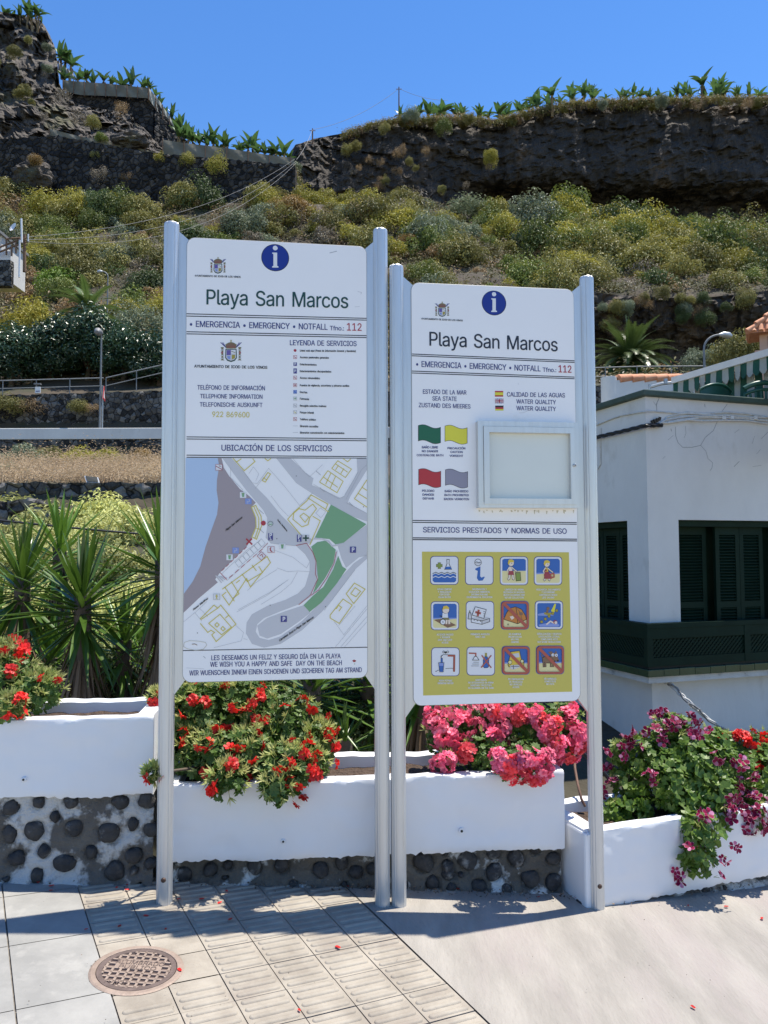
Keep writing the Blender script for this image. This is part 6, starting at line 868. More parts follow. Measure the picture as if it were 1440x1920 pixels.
FLM = {'red': [cluster_mesh('flower_head', [K['petred']], n, .0225, .018, s) for n, s in ((3, 1), (4, 2), (2, 3), (6, 4))], 'pink': [cluster_mesh('flower_head', [K['petpink']], n, .0225, .030, s) for n, s in ((8, 5), (10, 6), (6, 7))],
       'coral': [cluster_mesh('flower_head', [K['petcoral']], n, .022, .032, s) for n, s in ((10, 8), (13, 9))], 'regal': [cluster_mesh('flower_head', [K['petdark'], K['petedge'], K['regleaf']], n, .027, .026, s, True) for n, s in ((3, 10), (2, 11), (4, 12))]}
def lobehit(px, py, lobes):
    d = ray(px, py).normalized(); best = None
    for c, r_ in lobes:
        oc = CAM - c; b = oc.dot(d); disc = b * b - (oc.length_squared - r_ * r_)
        if disc >= 0:
            t = -b - math.sqrt(disc)
            if best is None or t < best[0]: best = (t, CAM + d * t, (CAM + d * t - c).normalized())
        else:
            t = -b; e = math.sqrt(oc.length_squared - b * b) - r_
            if best is None or best[0] > 1e3 + e: best = best if best and best[0] < 1e3 else (1e3 + e, CAM + d * t, (CAM + d * t - c).normalized())
    return best[1], best[2]
def flowering(name, label, base, lobes_px, leafmat, leafn, leafr, flowers, seed, seeds=0, floor=None, lob=7):
    rnd = random.Random(seed); lobes = [(at(a, b, Y - .09), px2m(r_, Y - .09)) for a, b, r_, Y in lobes_px]; base = base - Vector((0, .09, 0)); root = thing(name, label, 'flowering plant', base, rnd.uniform(0, 6)); g = MB(); tot = sum(r_ * r_ for c, r_ in lobes)
    for c, r_ in lobes:
        for i in range(int(leafn * r_ * r_ / tot)):
            v = Vector((rnd.gauss(0, 1), rnd.gauss(-.25, 1), rnd.gauss(.15, 1))).normalized(); rr = r_ * rnd.choice((rnd.uniform(.86, 1.08), rnd.uniform(.86, 1.08), rnd.uniform(.3, .9))); p = c + v * rr * (1 + .16 * noise.noise(v * 3 + c * 5))
            if floor and p.z < floor and p.y > 3.6: continue
            leafdisc(g, p, v + Vector((rnd.gauss(0, .45), rnd.gauss(-.1, .45), .55 + rnd.gauss(0, .45))), leafr * rnd.uniform(.6, 1.2), rnd, lob, 0, rnd.uniform(.1, .7))
        g.tube([Vector(base) + Vector((rnd.uniform(-.1, .1), 0, .0)), lerp(Vector(base), c, .5) + Vector((0, 0, .03)), c, c + Vector((rnd.uniform(-.03, .03), -.02, r_ * .8))], [.008, .007, .005, .003], 6, 1)
    g.build('foliage', [leafmat, K['bark']], root)
    if seeds:
        g = MB()
        for i in range(seeds):
            c, r_ = rnd.choice(lobes); v = Vector((rnd.gauss(0, 1), rnd.gauss(-.2, .9), rnd.gauss(1.0, .8))).normalized(); p = c + v * r_ * rnd.uniform(.98, 1.16); g.tube([c + v * r_ * .6, p], .0013, 3)
            for k in range(8):
                u = (v + Vector((rnd.gauss(0, .6), rnd.gauss(0, .6), rnd.gauss(.2, .6)))).normalized(); s_ = u.orthogonal().normalized() * .0032; l_ = rnd.uniform(.018, .042); g.add([p - s_, p + s_, p + u * l_ * .6 + s_ * .8, p + u * l_, p + u * l_ * .6 - s_ * .8], [(0, 1, 2, 3, 4)])
        stuff(g.build('spent_flower_heads', [K['gerpale']], root))
    inv = W(root).inverted()
    for col, pts in flowers:
        for i, (px, py) in enumerate(pts[:99]):
            p, n = lobehit(px, py, lobes); n = (n + Vector((rnd.gauss(0, .25), -.35 + rnd.gauss(0, .2), .25 + rnd.gauss(0, .2)))).normalized()
            o = inst('flower_head', FLM[col][rnd.randrange(len(FLM[col]))], inv @ (p + n * .012), parent=root); o.rotation_euler = (inv.to_3x3() @ rot_to(n, rnd.uniform(0, 6))).to_euler(); s_ = rnd.uniform(.85, 1.2); o.scale = (s_, s_, s_)
    return root
cf = lambda ox, oy, s_, L_: [(ox + a * s_, oy + b * s_) for a, b in L_]
redf = cf(280, 1270, .2639, [(785, 75), (790, 150), (525, 60), (545, 95), (315, 165), (395, 185), (270, 245), (610, 215), (725, 185), (690, 260), (750, 305), (815, 315), (490, 365), (525, 365), (580, 360), (205, 465), (365, 490), (420, 475), (430, 540), (240, 405), (770, 487), (625, 530), (715, 565), (420, 660), (580, 630), (690, 690), (390, 745), (440, 780), (460, 800), (510, 770), (1085, 180), (1150, 220), (1295, 300), (1300, 370), (1270, 410), (1165, 415), (1020, 485), (1130, 510), (1305, 495), (1295, 615), (970, 620), (990, 610), (880, 705), (990, 735), (1070, 745), (1130, 640), (1150, 660), (1180, 580), (1180, 690), (1150, 690), (1100, 810), (1065, 870), (300, 50), (660, 485), (1085, 555), (780, 110), (1270, 420), (20, 705), (60, 695), (40, 185), (60, 110), (560, 520), (800, 405), (960, 240)])
flowering('red_geranium', 'large red geranium full of spent seed heads spilling over the middle planter', at(470, 1440, 3.95), [(385, 1345, 62, 3.9), (460, 1330, 58, 3.95), (540, 1362, 62, 3.95), (590, 1390, 36, 3.85), (400, 1415, 48, 3.72), (470, 1415, 45, 3.72), (535, 1445, 46, 3.62), (425, 1462, 32, 3.55), (345, 1405, 45, 3.78), (345, 1325, 42, 3.9), (515, 1480, 26, 3.50), (575, 1435, 36, 3.70), (495, 1385, 40, 3.85), (288, 1450, 13, 3.42), (295, 1310, 14, 3.8), (430, 1310, 40, 3.95)], K['gerleaf'], 3300, .025, [('red', redf)], 21, 600)
flowering('red_geranium', 'red geranium with spiky seed heads at the left end of the highest planter', at(20, 1335, 3.6), [(10, 1290, 62, 3.72), (65, 1300, 40, 3.66), (-60, 1280, 70, 3.7), (15, 1240, 34, 3.75), (85, 1290, 28, 3.68), (20, 1330, 25, 3.5)], K['gerleaf'], 1100, .021, [('red', cf(0, 880, .2812, [(100, 1155), (140, 1185), (140, 1255), (110, 1220), (290, 1410), (375, 1405), (130, 1550), (40, 1625), (125, 1615), (30, 1205), (155, 1215), (70, 1350)]))], 22, 260)
rnd = random.Random(31); pk = []
for a in range(20): pk.append((lerp(815, 1010, a / 19) + rnd.uniform(-6, 6), 1328 + rnd.uniform(-4, 14) + 10 * abs(a - 12) / 12))
for a in range(14): pk.append((rnd.gauss(835, 22), rnd.gauss(1372, 18)))
for a in range(16): t = a / 15; pk.append((1005 + 38 * math.sin(t * 3.1) + rnd.uniform(-12, 8), lerp(1345, 1450, t) + rnd.uniform(-6, 6)))
for a in range(13): pk.append((rnd.gauss(1068, 14), lerp(1330, 1412, a / 12)))
for a in range(12): pk.append((rnd.uniform(925, 1010), rnd.uniform(1405, 1440)))
for a in range(7): pk.append((rnd.uniform(920, 945), rnd.uniform(1355, 1395)))
for a in range(5): pk.append((rnd.gauss(832, 8), rnd.gauss(1432, 8)))
pc = [(872, 1415), (880, 1408), (1030, 1375), (1036, 1392), (1040, 1360), (1012, 1350), (960, 1432), (975, 1448), (955, 1452), (985, 1436), (1000, 1458), (1010, 1455), (970, 1345), (930, 1338), (1080, 1400), (1065, 1410), (1085, 1395), (950, 1442)]
flowering('pink_geranium', 'bright pink geranium covered in blooms spilling over the right half of the middle planter', at(950, 1440, 4.0), [(850, 1372, 40, 3.98), (905, 1362, 50, 4.02), (960, 1358, 50, 4.0), (1010, 1372, 50, 3.95), (990, 1425, 40, 3.78), (1062, 1372, 38, 4.0), (830, 1385, 30, 3.95), (900, 1412, 36, 3.85), (955, 1425, 32, 3.72), (835, 1428, 16, 3.8), (1060, 1345, 30, 4.05)], K['gerleaf'], 1900, .019, [('pink', pk), ('coral', pc)], 23, 60)
regf = cf(1120, 1330, .2222, [(475, 75), (520, 60), (570, 60), (570, 145), (625, 125), (690, 90), (770, 80), (790, 200), (370, 185), (440, 190), (500, 210), (200, 285), (130, 330), (260, 300), (330, 270), (330, 330), (205, 400), (160, 510), (110, 530), (550, 285), (900, 155), (870, 215), (960, 215), (820, 230), (1000, 420), (450, 580), (510, 580), (60, 670), (150, 640), (1190, 450), (1250, 530), (1190, 610), (1150, 670), (1120, 720), (1300, 720), (1330, 760), (1100, 850), (1160, 855), (905, 905), (1120, 930), (1245, 920), (1190, 990), (1380, 930), (1420, 900), (1350, 860), (1170, 1050), (790, 1190), (660, 1335), (1060, 1240), (1130, 1150), (1000, 1420), (730, 1415), (1310, 800), (1290, 560), (1230, 980), (1280, 900), (1320, 940), (1400, 960), (1430, 850), (1250, 860), (1210, 880), (1290, 1000), (1350, 990), (1420, 800)])
flowering('purple_pelargonium', 'tall leafy pelargonium with dark maroon and pale pink flowers trailing down the right planter', at(1290, 1530, 4.2), [(1255, 1395, 48, 4.2), (1205, 1425, 42, 4.15), (1290, 1440, 62, 4.12), (1355, 1445, 50, 4.2), (1330, 1490, 46, 4.02), (1250, 1460, 50, 4.05), (1310, 1562, 40, 3.86), (1305, 1608, 32, 3.82), (1150, 1530, 28, 4.0), (1400, 1510, 46, 4.2), (1280, 1500, 44, 4.0), (1180, 1470, 30, 4.1), (1165, 1410, 22, 4.15), (1340, 1395, 30, 4.2), (1190, 1520, 30, 4.02), (1265, 1365, 26, 4.2), (1445, 1470, 60, 4.3), (1395, 1525, 34, 4.08), (1440, 1520, 40, 4.2), (1345, 1530, 26, 3.98)], K['regleaf'], 3200, .029, [('regal', regf)], 24, 50, lob=5)
flowering('red_geranium', 'scarlet geranium at the right end, partly behind the purple pelargonium', at(1440, 1530, 4.6), [(1400, 1420, 42, 4.5), (1440, 1415, 45, 4.5), (1490, 1430, 60, 4.6), (1370, 1400, 24, 4.5), (1430, 1460, 34, 4.35)], K['gerleaf'], 700, .022, [('red', cf(1120, 1330, .2222, [(1100, 235), (1140, 240), (1200, 225), (1240, 230), (1300, 215), (1270, 300), (1310, 300), (1370, 330), (1420, 250), (1330, 390), (1290, 490), (1350, 490), (1390, 485), (1410, 545), (1340, 480), (1060, 245), (1180, 250), (1260, 285), (1380, 345), (1245, 240), (1430, 255), (1435, 560)]))], 25, 50)
# fallen petals
g = MB(); rnd = random.Random(3)
for k in range(2):
    a = Vector((.006 * k, .002, .0015)); g.add([a + Vector((x * .013, y * .009, z * .006)) for x, y, z in ((-1, 0, .2), (-.5, .8, 0), (.5, .8, .5), (1, 0, .1), (.5, -.8, .6), (-.5, -.8, 0))], [(0, 5, 4, 3, 2, 1)])
pm = g.mesh('fallen_petal', [K['petred']])
for i, (x, y) in enumerate([(47, 1655), (72, 1657), (96, 1672), (95, 1664), (219, 1667), (237, 1671), (238, 1661), (336, 1688), (379, 1688), (275, 1720), (162, 1745), (224, 1739), (311, 1745), (424, 1673), (432, 1726), (412, 1695), (338, 1822), (635, 1779), (560, 1897), (480, 1655), (530, 1657), (795, 1655), (860, 1669), (1301, 1892), (1362, 1702), (1428, 1724), (1150, 1684), (1010, 1684), (1080, 1686), (650, 1664), (1290, 1700)]):
    p = ground(x, y); p.z += .006; o = inst('fallen_petal', pm, p, (0, 0, rnd.uniform(0, 6)), rnd.uniform(.5, .85)); tag(o, 'scarlet geranium petal fallen on the pavement before the planters', 'petal', 'fallen red petals on the pavement')
# dirt and dry litter along the foot of the wall, grit on the paving
g = MB(); rnd = random.Random(61)
for i in range(1500):
    if i < 1250: x = rnd.uniform(-2.2, 2.6); y = pl(x, WL) - abs(rnd.gauss(0, .035)) + .03; z0 = abs(rnd.gauss(0, .006)); r_ = rnd.uniform(.002, .008)
    else: x = rnd.uniform(-2, 2.5); y = rnd.uniform(2.3, 3.5); z0 = .002; r_ = rnd.uniform(.0012, .003)
    c = Vector((x, y, gz(x) + .008 + z0)); M_ = rot_to(Vector((rnd.gauss(0, .5), rnd.gauss(0, .5), 1)), rnd.uniform(0, 6)); b = r_ * rnd.uniform(.3, .8)
    g.add([c + M_ @ Vector(q) for q in ((-r_, 0, 0), (0, -b, .001), (r_, 0, 0), (0, b, .001))], [(0, 1, 2, 3)], 0 if rnd.random() < .75 else 1)
stuff(g.build('ground_litter', [K['soil'], K['dead']]))
# manhole
mc = Vector((MHC.x, MHC.y, gz(MHC.x))); root = thing('manhole_cover', 'round cast iron lighting cover with square grid set in the paving', 'manhole cover', mc, 0)
def mh(x, y, h): return Vector((MHC.x + x, MHC.y + y, gz(MHC.x + x) + h))
def ring(g, rs, hs, m, n=64):
    vs = [mh(r_ * math.cos(2 * math.pi * k / n), r_ * math.sin(2 * math.pi * k / n), h) for r_, h in zip(rs, hs) for k in range(n)]
    g.add(vs, [(i * n + k, i * n + (k + 1) % n, (i + 1) * n + (k + 1) % n, (i + 1) * n + k) for i in range(len(rs) - 1) for k in range(n)], m)
g = MB(); ring(g, [.162, .155, .140, .1385, .1385], [.001, .004, .004, .003, -.01], 0); ring(g, [.161, .152], [.0012, .0025], 0); g.build('frame', [K['ironpale'], K['tile']], root)
g = MB(); ring(g, [.1365, .136, .118, .116, .001], [-.008, .003, .003, -.003, -.003], 0)
cov = g.build('cover', [K['iron']], root); g = MB(); a0 = R(6)
st = .0275
for i in range(-6, 7):
    for j in range(-6, 7):
        x, y = (i + .5) * st, (j + .5) * st
        if math.hypot(x, y) > .108: continue
        if (j == 1 and -5 <= i <= 4 and abs(x) < .085) or (j == 2 and abs(x) < .085) or (j == -4 and i < 1): continue
        h = st / 2
# raised ribs between the pockets
for k in range(-4, 5):
    c = k * st; hl = math.sqrt(max(0, .117 ** 2 - c * c)); w_ = .0042
    for ax in (0, 1):
        segs = [(-hl, hl)]
        if ax == 1 and k in (1,): segs = [(-hl, -.082), (.082, hl)]
        if ax == 0 and abs(c) < .083: segs = [(-hl, -.003), (.052, hl)] if c > 0 else [(-hl, -.003), (.052, hl)]
        for s0, s1 in segs:
            q = [(s0, c - w_), (s1, c - w_), (s1, c + w_), (s0, c + w_)]
            if ax == 0: q = [(b, a) for a, b in q][::-1]
            g.add([mh(*p, -.0028) for p in q] + [mh(*p, .003) for p in q], [(4, 5, 6, 7), (0, 1, 5, 4), (1, 2, 6, 5), (2, 3, 7, 6), (3, 0, 4, 7)], 0)
q = [(-.083, -.003), (.083, -.003), (.083, .052), (-.083, .052)]; g.add([mh(*p, .0016) for p in q], [(0, 1, 2, 3)], 0)
g.build('ribs', [K['ironpale']], cov)
def mtext(b, x0, x1, y, hgt):
    me = textmesh(b); xs = [v.co.x for v in me.vertices]; a, c_ = min(xs), max(xs); inv = W(cov).inverted()
    for v in me.vertices: v.co = inv @ mh(x0 + (v.co.x - a) / (c_ - a) * (x1 - x0), y + v.co.y * hgt / CAPH, .0042)
    me.materials.append(K['iron']); o = bpy.data.objects.new('raised_lettering', me); SC.collection.objects.link(o); o.parent = cov
mtext('ALUMBRADO', -.086, .086, .028, .024); mtext('PUBLICO', -.066, .066, -.003, .024); mtext('FUNCA', -.082, .0, -.098, .018)

# ------------------------------------------------------------------ yuccas behind the planters
def blade(g, p, d, l_, w_, droop, rnd, m=0, seg=5):
    d = d.normalized(); s_ = d.cross(Vector((0, 0, 1)))
    s_ = s_.normalized() if s_.length > .05 else Vector((1, 0, 0)); rows = []; q = Vector(p); dd = d.copy()
    for i in range(seg + 1):
        t = i / seg; wd = w_ * (.55 + .9 * t if t < .4 else .91 * (1 - (t - .4) / .6) ** .8) * .5; up = s_.cross(dd).normalized()
        rows.append([q - s_ * wd + up * wd * .5, q.copy(), q + s_ * wd + up * wd * .5]); dd = (dd + Vector((0, 0, -droop / seg))).normalized(); q = q + dd * l_ / seg
    g.grid(rows, m)
def yucca(label, px, py, Y, l_, nl, seed, skirt=.5, w_=.045):
    rnd = random.Random(seed); c = at(px, py, Y); zb = tz(px, Y) - .1; root = thing('yucca', label, 'yucca', (c.x, c.y, zb), 0, 'yuccas growing behind the planters')
    g = MB(); g.tube([(c.x + .05, c.y + .04, zb), (c.x + .02, c.y, lerp(zb, c.z, .5)), (c.x, c.y, c.z)], [.085, .07, .055], 10); g.build('trunk', [K['bark']], root)
    g = MB()
    for i in range(nl):
        t = i / nl; el = lerp(86, -48, t ** .85) + rnd.gauss(0, 7); az = i * 2.39996 + rnd.uniform(-.3, .3); d = Vector((math.cos(az) * math.cos(R(el)), math.sin(az) * math.cos(R(el)), math.sin(R(el))))
        blade(g, c + Vector((0, 0, -.20 * t)) + d * .03, d, l_ * rnd.uniform(.75, 1.08) * (.8 + .2 * math.sin(t * 3.1)), w_ * rnd.uniform(.8, 1.15), .02 + .32 * t * rnd.random(), rnd)
    g.build('leaf_rosette', [K['yucca']], root)
    if skirt:
        g = MB()
        for i in range(int(170 * skirt)):
            az = rnd.uniform(0, 6.3); h = rnd.random(); d = Vector((math.cos(az) * .55, math.sin(az) * .55, -1)); blade(g, c + Vector((0, 0, -.15 - h * skirt)) + d * .05, d, l_ * rnd.uniform(.6, 1), .026, .5, rnd, 0, 4)
        g.build('dead_leaf_skirt', [K['dead']], root)
yucca('yucca with upright rosette above the red geranium at the left edge', 42, 1084, 5.5, .58, 80, 1, .45)
yucca('taller yucca rosette standing behind the two leftmost yuccas', 112, 1028, 6.4, .60, 70, 2, .4)
yucca('broad yucca in front with a double crown above the left planter', 155, 1118, 5.2, .60, 95, 3, .45, .048)
yucca('yucca with a long brown skirt of dead leaves beside the tall sign', 306, 1050, 5.3, .60, 85, 4, .85)
yucca('yucca hidden behind the map, its leaf tips hanging below the tall sign', 585, 1275, 4.9, .60, 80, 5, .3)
yucca('small young yucca low behind the middle planter right of the red geranium', 645, 1385, 4.75, .30, 42, 6, 0, .030)
yucca('yucca seen through the slot between the two signs', 735, 1010, 5.6, .60, 75, 7, .6)
yucca('yucca behind the lower sign with dark drooping leaves above the pink geranium', 790, 1250, 5.1, .55, 75, 8, .6)
yucca('low yucca offshoot beneath the broad one above the left planter', 232, 1200, 5.6, .5, 60, 9, .35)
yucca('dark yucca low in the shade behind the tall sign between two larger ones', 455, 1200, 5.6, .6, 60, 10, .6)
yucca('short yucca offshoot at the left edge below the upright rosette', -10, 1190, 5.9, .55, 60, 11, .4)
yucca('shaded yucca offshoot right of the young one behind the middle planter', 690, 1275, 5.3, .6, 60, 12, .7)
yucca('low spreading yucca offshoot added to darken the gap below the double crowned one', 95, 1235, 5.9, .55, 70, 13, .5)  # low yuccas from here on are added to darken the undergrowth
yucca('dense added yucca offshoot low between the broad one and the brown skirted one', 270, 1235, 6.2, .55, 70, 14, .6)
yucca('added dark yucca low behind the middle planter between the red geranium and the post', 560, 1330, 5.6, .5, 70, 15, .5)
yucca('added dark yucca low behind the slot between the signs', 730, 1300, 6.0, .55, 70, 16, .7)

# ------------------------------------------------------------------ white house on the right
KX, KY = 2.85, 8.3; A18 = R(18.8); BA = Vector((math.cos(A18), math.sin(A18))); BB = Vector((-math.sin(A18), math.cos(A18)))
def hp(a, b, z): q = Vector((KX, KY)) + BA * a + BB * b; return Vector((q.x, q.y, z))
def kz(y): return 1.55 + (1035 - y) * 8.3 / 1442
def hbox(g, a0, a1, b0, b1, z0, z1, m=0): g.hexa([hp(a0, b0, z0), hp(a1, b0, z0), hp(a1, b1, z0), hp(a0, b1, z0), hp(a0, b0, z1), hp(a1, b0, z1), hp(a1, b1, z1), hp(a0, b1, z1)], m)
house = thing('white_house', 'white flat-roofed house with dark green shutters, lattice balcony and green parapet cap', 'house', hp(0, 0, -1.2), A18)
zt, zc_, zw, zr, zk0, zk1, zk2 = kz(730), kz(742), kz(975), kz(1167), kz(1250), kz(1263), kz(1275)
g = MB(); LA, LB_ = 9.0, 7.0
W1, W2 = .40, 2.60                                # opening on the street side (along a)
V1, V2 = .36, 1.35                                # opening on the left side (along b)
T = .28
hbox(g, 0, LA, 0, T, zw, zc_ - .002); hbox(g, 0, W1, 0, T, zk2, zw); hbox(g, W2, LA, 0, T, zk2, zw); hbox(g, W1, W2, 0, T, zk2, zr - .25)
hbox(g, 0, T, T, LB_, zw, zc_ - .002); hbox(g, 0, T, T, V1, zk2, zw); hbox(g, 0, T, V2, LB_, zk2, zw); hbox(g, 0, T, V1, V2, zk2, zr - .25)
hbox(g, .03, LA, .03, LB_, -3, zk2 - .001); hbox(g, T + .35, LA, T + .35, LB_, zk2, zc_ - .8); hbox(g, T, LA, T, LB_, zc_ - .86, zc_ - .80)
g.build('wall', [K['wall']], house)
g = MB(); hbox(g, -.05, LA, -.05, T + .03, zc_, zt); hbox(g, -.05, T + .03, T + .03, LB_, zc_, zt); g.build('parapet_cap', [K['ggreen']], house, .012)
g = MB()                                          # hairline cracks in the plaster
def crack(pts, w_):
    P = []
    for (x, y) in pts:
        d = ray(x, y); n_ = Vector((-BB.x, -BB.y, 0)); o = hp(0, 0, 0) + n_ * .0015; t = (o - CAM).dot(n_) / d.dot(n_); P.append(CAM + d * t)
    for a, b in zip(P, P[1:]):
        d = (b - a).normalized(); n_ = Vector((-BB.x, -BB.y, 0)); s_ = d.cross(n_) * w_ / 2; g.face([a - s_, b - s_, b + s_, a + s_])
f5 = lambda L_: [(1080 + .25 * x, 540 + .25 * y) for x, y in L_]
for L_, w_ in (([(620, 795), (622, 830), (603, 870), (606, 920)], .006), ([(745, 1040), (748, 1110), (765, 1160), (800, 1195), (870, 1195), (935, 1180), (970, 1120), (1030, 1070), (1060, 1000)], .005), ([(935, 1180), (975, 1225), (990, 1280), (1025, 1310), (1020, 1350), (1005, 1370)], .004), ([(820, 1035), (825, 1090), (810, 1125)], .003), ([(1135, 870), (1095, 925)], .005), ([(690, 1140), (730, 1105)], .003), ([(1185, 1340), (1225, 1300)], .005), ([(1190, 1085), (1225, 1060)], .003), ([(1390, 1130), (1440, 1080)], .004), ([(1320, 1170), (1340, 1110)], .003), ([(650, 1280), (670, 1262)], .003), ([(1355, 1245), (1385, 1210)], .003), ([(580, 850), (600, 880), (612, 865)], .003), ([(870, 930), (855, 950)], .004), ([(1325, 1340), (1390, 1330)], .003), ([(712, 1055), (716, 1075)], .007), ([(965, 870), (968, 892)], .007)): crack(f5(L_), w_)
g.build('plaster_crack', [K['cableg']], house)
def shutter(a0, a1, z0, z1, side, dep, open_=0):
    g = MB(); n_ = 24
    bx = (lambda u0, u1, d0, d1, za, zb: hbox(g, u0, u1, d0, d1, za, zb)) if side == 'a' else (lambda u0, u1, d0, d1, za, zb: hbox(g, d0, d1, u0, u1, za, zb))
    s_ = .055; bx(a0, a0 + s_, dep, dep + .04, z0, z1); bx(a1 - s_, a1, dep, dep + .04, z0, z1); bx(a0 + s_, a1 - s_, dep, dep + .04, z1 - .09, z1); bx(a0 + s_, a1 - s_, dep, dep + .04, z0, z0 + .12); bx(a0 + s_, a1 - s_, dep, dep + .04, z0 + .36, z0 + .43)
    z = z0 + .14
    while z < z1 - .11:                           # slanted louvres
        u0, u1 = a0 + s_, a1 - s_; d0, d1 = dep + .004, dep + .036
        p = [(u0, d0, z), (u1, d0, z), (u1, d1, z + .022), (u0, d1, z + .022)]; f = (lambda u, d, zz: hp(u, d, zz)) if side == 'a' else (lambda u, d, zz: hp(d, u, zz))
        v = [f(*q) for q in p]; g.hexa(v + [q + Vector((0, 0, .006)) for q in v]); z += .034
    g.build('louvred_shutter', [K['hgreen']], house)
zb = zr - .24
for a0, a1, d in ((W1 + .10, W1 + .54, .20), (W1 + .60, W1 + .94, .12), (W1 + .945, W1 + 1.28, .12)): shutter(a0, a1, zb, zw - .07, 'a', d)
for a0, a1, d in ((V1 + .04, V1 + .34, .14), (V1 + .345, V1 + .66, .14), (V1 + .67, V1 + .97, .14)): shutter(a0, a1, zb, zw - .07, 'b', d)
g = MB(); hbox(g, W1, W2, .06, .12, zw - .07, zw); hbox(g, .06, .12, V1, V2, zw - .07, zw); hbox(g, W1, W2, .30, .32, zb - .3, zw); hbox(g, .30, .32, V1, V2, zb - .3, zw); g.build('window_frame', [K['hgreen']], house)
def lattice(g, a0, a1, z0, z1, side, dep, st=.052, w_=.020):
    H = z1 - z0; L_ = a1 - a0
    f = (lambda u, d, zz: hp(u, d, zz)) if side == 'a' else (lambda u, d, zz: hp(d, u, zz))
    for sg, dd in ((1, 0), (-1, .006)):
        c = -H
        while c < L_ + H:
            us = (c, c + sg * H) if sg > 0 else (c, c - H)
            p, q = Vector((c, 0)), Vector((c + sg * H, H)); t0, t1 = 0, 1
            lo, hi = sorted((p.x, q.x)); 
            def tt(x): return (x - p.x) / (q.x - p.x)
            ts = sorted((tt(0), tt(L_))); t0, t1 = max(0, ts[0]), min(1, ts[1])
            if t1 - t0 > .02:
                A_, B_ = p.lerp(q, t0), p.lerp(q, t1); n_ = Vector((-(B_ - A_).y, (B_ - A_).x)).normalized() * w_ / 2
                cs = [A_ - n_, B_ - n_, B_ + n_, A_ + n_]; v = [f(a0 + x.x, dep + dd, z0 + x.y) for x in cs]; v2 = [f(a0 + x.x, dep + dd + .006, z0 + x.y) for x in cs]
                g.add(v + v2, [(0, 1, 2, 3), (7, 6, 5, 4), (0, 4, 5, 1), (2, 6, 7, 3)])
            c += st
rail = MB(); o = -.16
hbox(rail, o, 6, o, o + .09, zr - .05, zr); hbox(rail, o, o + .09, o + .09, 4, zr - .05, zr)
for a0, a1 in ((o, o + .07), (1.12, 1.20), (2.42, 2.50), (3.7, 3.78)):
    hbox(rail, a0, a1, o + .005, o + .06, zk0 + .03, zr - .052)
    if a0 > 0: hbox(rail, o + .005, o + .06, a0 - .25, a1 - .25, zk0 + .03, zr - .052)
hbox(rail, o + .07, 6, o + .01, o + .055, zr - .16, zr - .052); hbox(rail, o + .07, 6, o + .01, o + .055, zk0 + .03, zk0 + .12); hbox(rail, o + .01, o + .055, o + .07, 4, zr - .16, zr - .052); hbox(rail, o + .01, o + .055, o + .07, 4, zk0 + .03, zk0 + .12)
ro = rail.build('balcony_railing', [K['hgreen']], house)
g = MB(); lattice(g, o + .07, 4, zk0 + .12, zr - .16, 'a', o + .025); lattice(g, o + .07, 3, zk0 + .12, zr - .16, 'b', o + .025); g.build('lattice', [K['hgreen']], ro)
g = MB(); hbox(g, o + .06, 6, -.06, -.055, zk0, zr - .1); hbox(g, -.06, -.055, o + .06, 4, zk0, zr - .1); g.build('balcony_shade_sheet', [K['hblack']], house)  # black sheets added behind the lattice, standing for balcony shade
g = MB(); lattice(g, W1 + 1.52, W2, zb, zw - .07, 'a', .03); hbox(g, W1 + 1.46, W1 + 1.52, .02, .07, zb, zw - .07); g.build('lattice_screen', [K['hgreen']], house)
g = MB(); n_ = 0
for i in range(30):
    x0 = o - .01 + i * .2; hbox(g, x0 + .0015, x0 + .1985, o - .012, .0, zk1, zk0 + .002 * (i % 3)); 
for i in range(20): x0 = .001 + i * .2; hbox(g, o - .012, .0, x0 + .0015, x0 + .1985, zk1, zk0 + .002 * (i % 2))
g.build('sill_tiles', [K['gtile']], house, .004)
g = MB(); hbox(g, o + .02, 6, o + .02, .05, zk2, zk1 - .001); hbox(g, o + .02, .05, .05, 4, zk2, zk1 - .001); g.build('cornice', [K['cornice']], house)
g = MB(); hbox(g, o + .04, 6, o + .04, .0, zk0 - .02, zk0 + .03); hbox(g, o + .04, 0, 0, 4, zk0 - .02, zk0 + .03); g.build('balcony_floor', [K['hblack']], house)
# cables along the wall
def onwall(x, y, h=.02):
    d = ray(x, y); n_ = Vector((-BB.x, -BB.y, 0)); oo = hp(0, 0, 0) + n_ * h; t = (oo - CAM).dot(n_) / d.dot(n_); return CAM + d * t
def onside(x, y, h=.02):
    d = ray(x, y); n_ = Vector((-BA.x, -BA.y, 0)); oo = hp(0, 0, 0) + n_ * h; t = (oo - CAM).dot(n_) / d.dot(n_); return CAM + d * t
g = MB(); rnd = random.Random(5)
for k, (dy, h, r_) in enumerate(((0, .03, .009), (5, .022, .012), (9, .03, .010), (-4, .012, .008))):
    pts = [onwall(1235 + k * 3, 795 - k * 1.5, h)]
    for x in (1250, 1270, 1290, 1320, 1360, 1400, 1440, 1500): pts.append(onwall(x, pl(x, [(1250, 786), (1290, 779), (1360, 778), (1440, 784), (1500, 790)]) + dy + rnd.uniform(-2, 2), h))
    g.tube(pts, r_, 7)
for x in (1357, 1372, 1416): p = onwall(x, 783, .03); g.box(p, (.04, .03, .04))
tag(g.build('wall_cable', [K['cablew']]), 'bundle of cables painted white clipped along the upper wall of the white house', 'cable')
g = MB(); pts = [onside(1118 + i * 16, pl(1118 + i * 16, [(1118, 797), (1160, 780), (1200, 773), (1216, 771)]), .012) for i in range(7)] + [onwall(1225, 771, .012), onwall(1260, 774, .012), onwall(1340, 778, .012)]
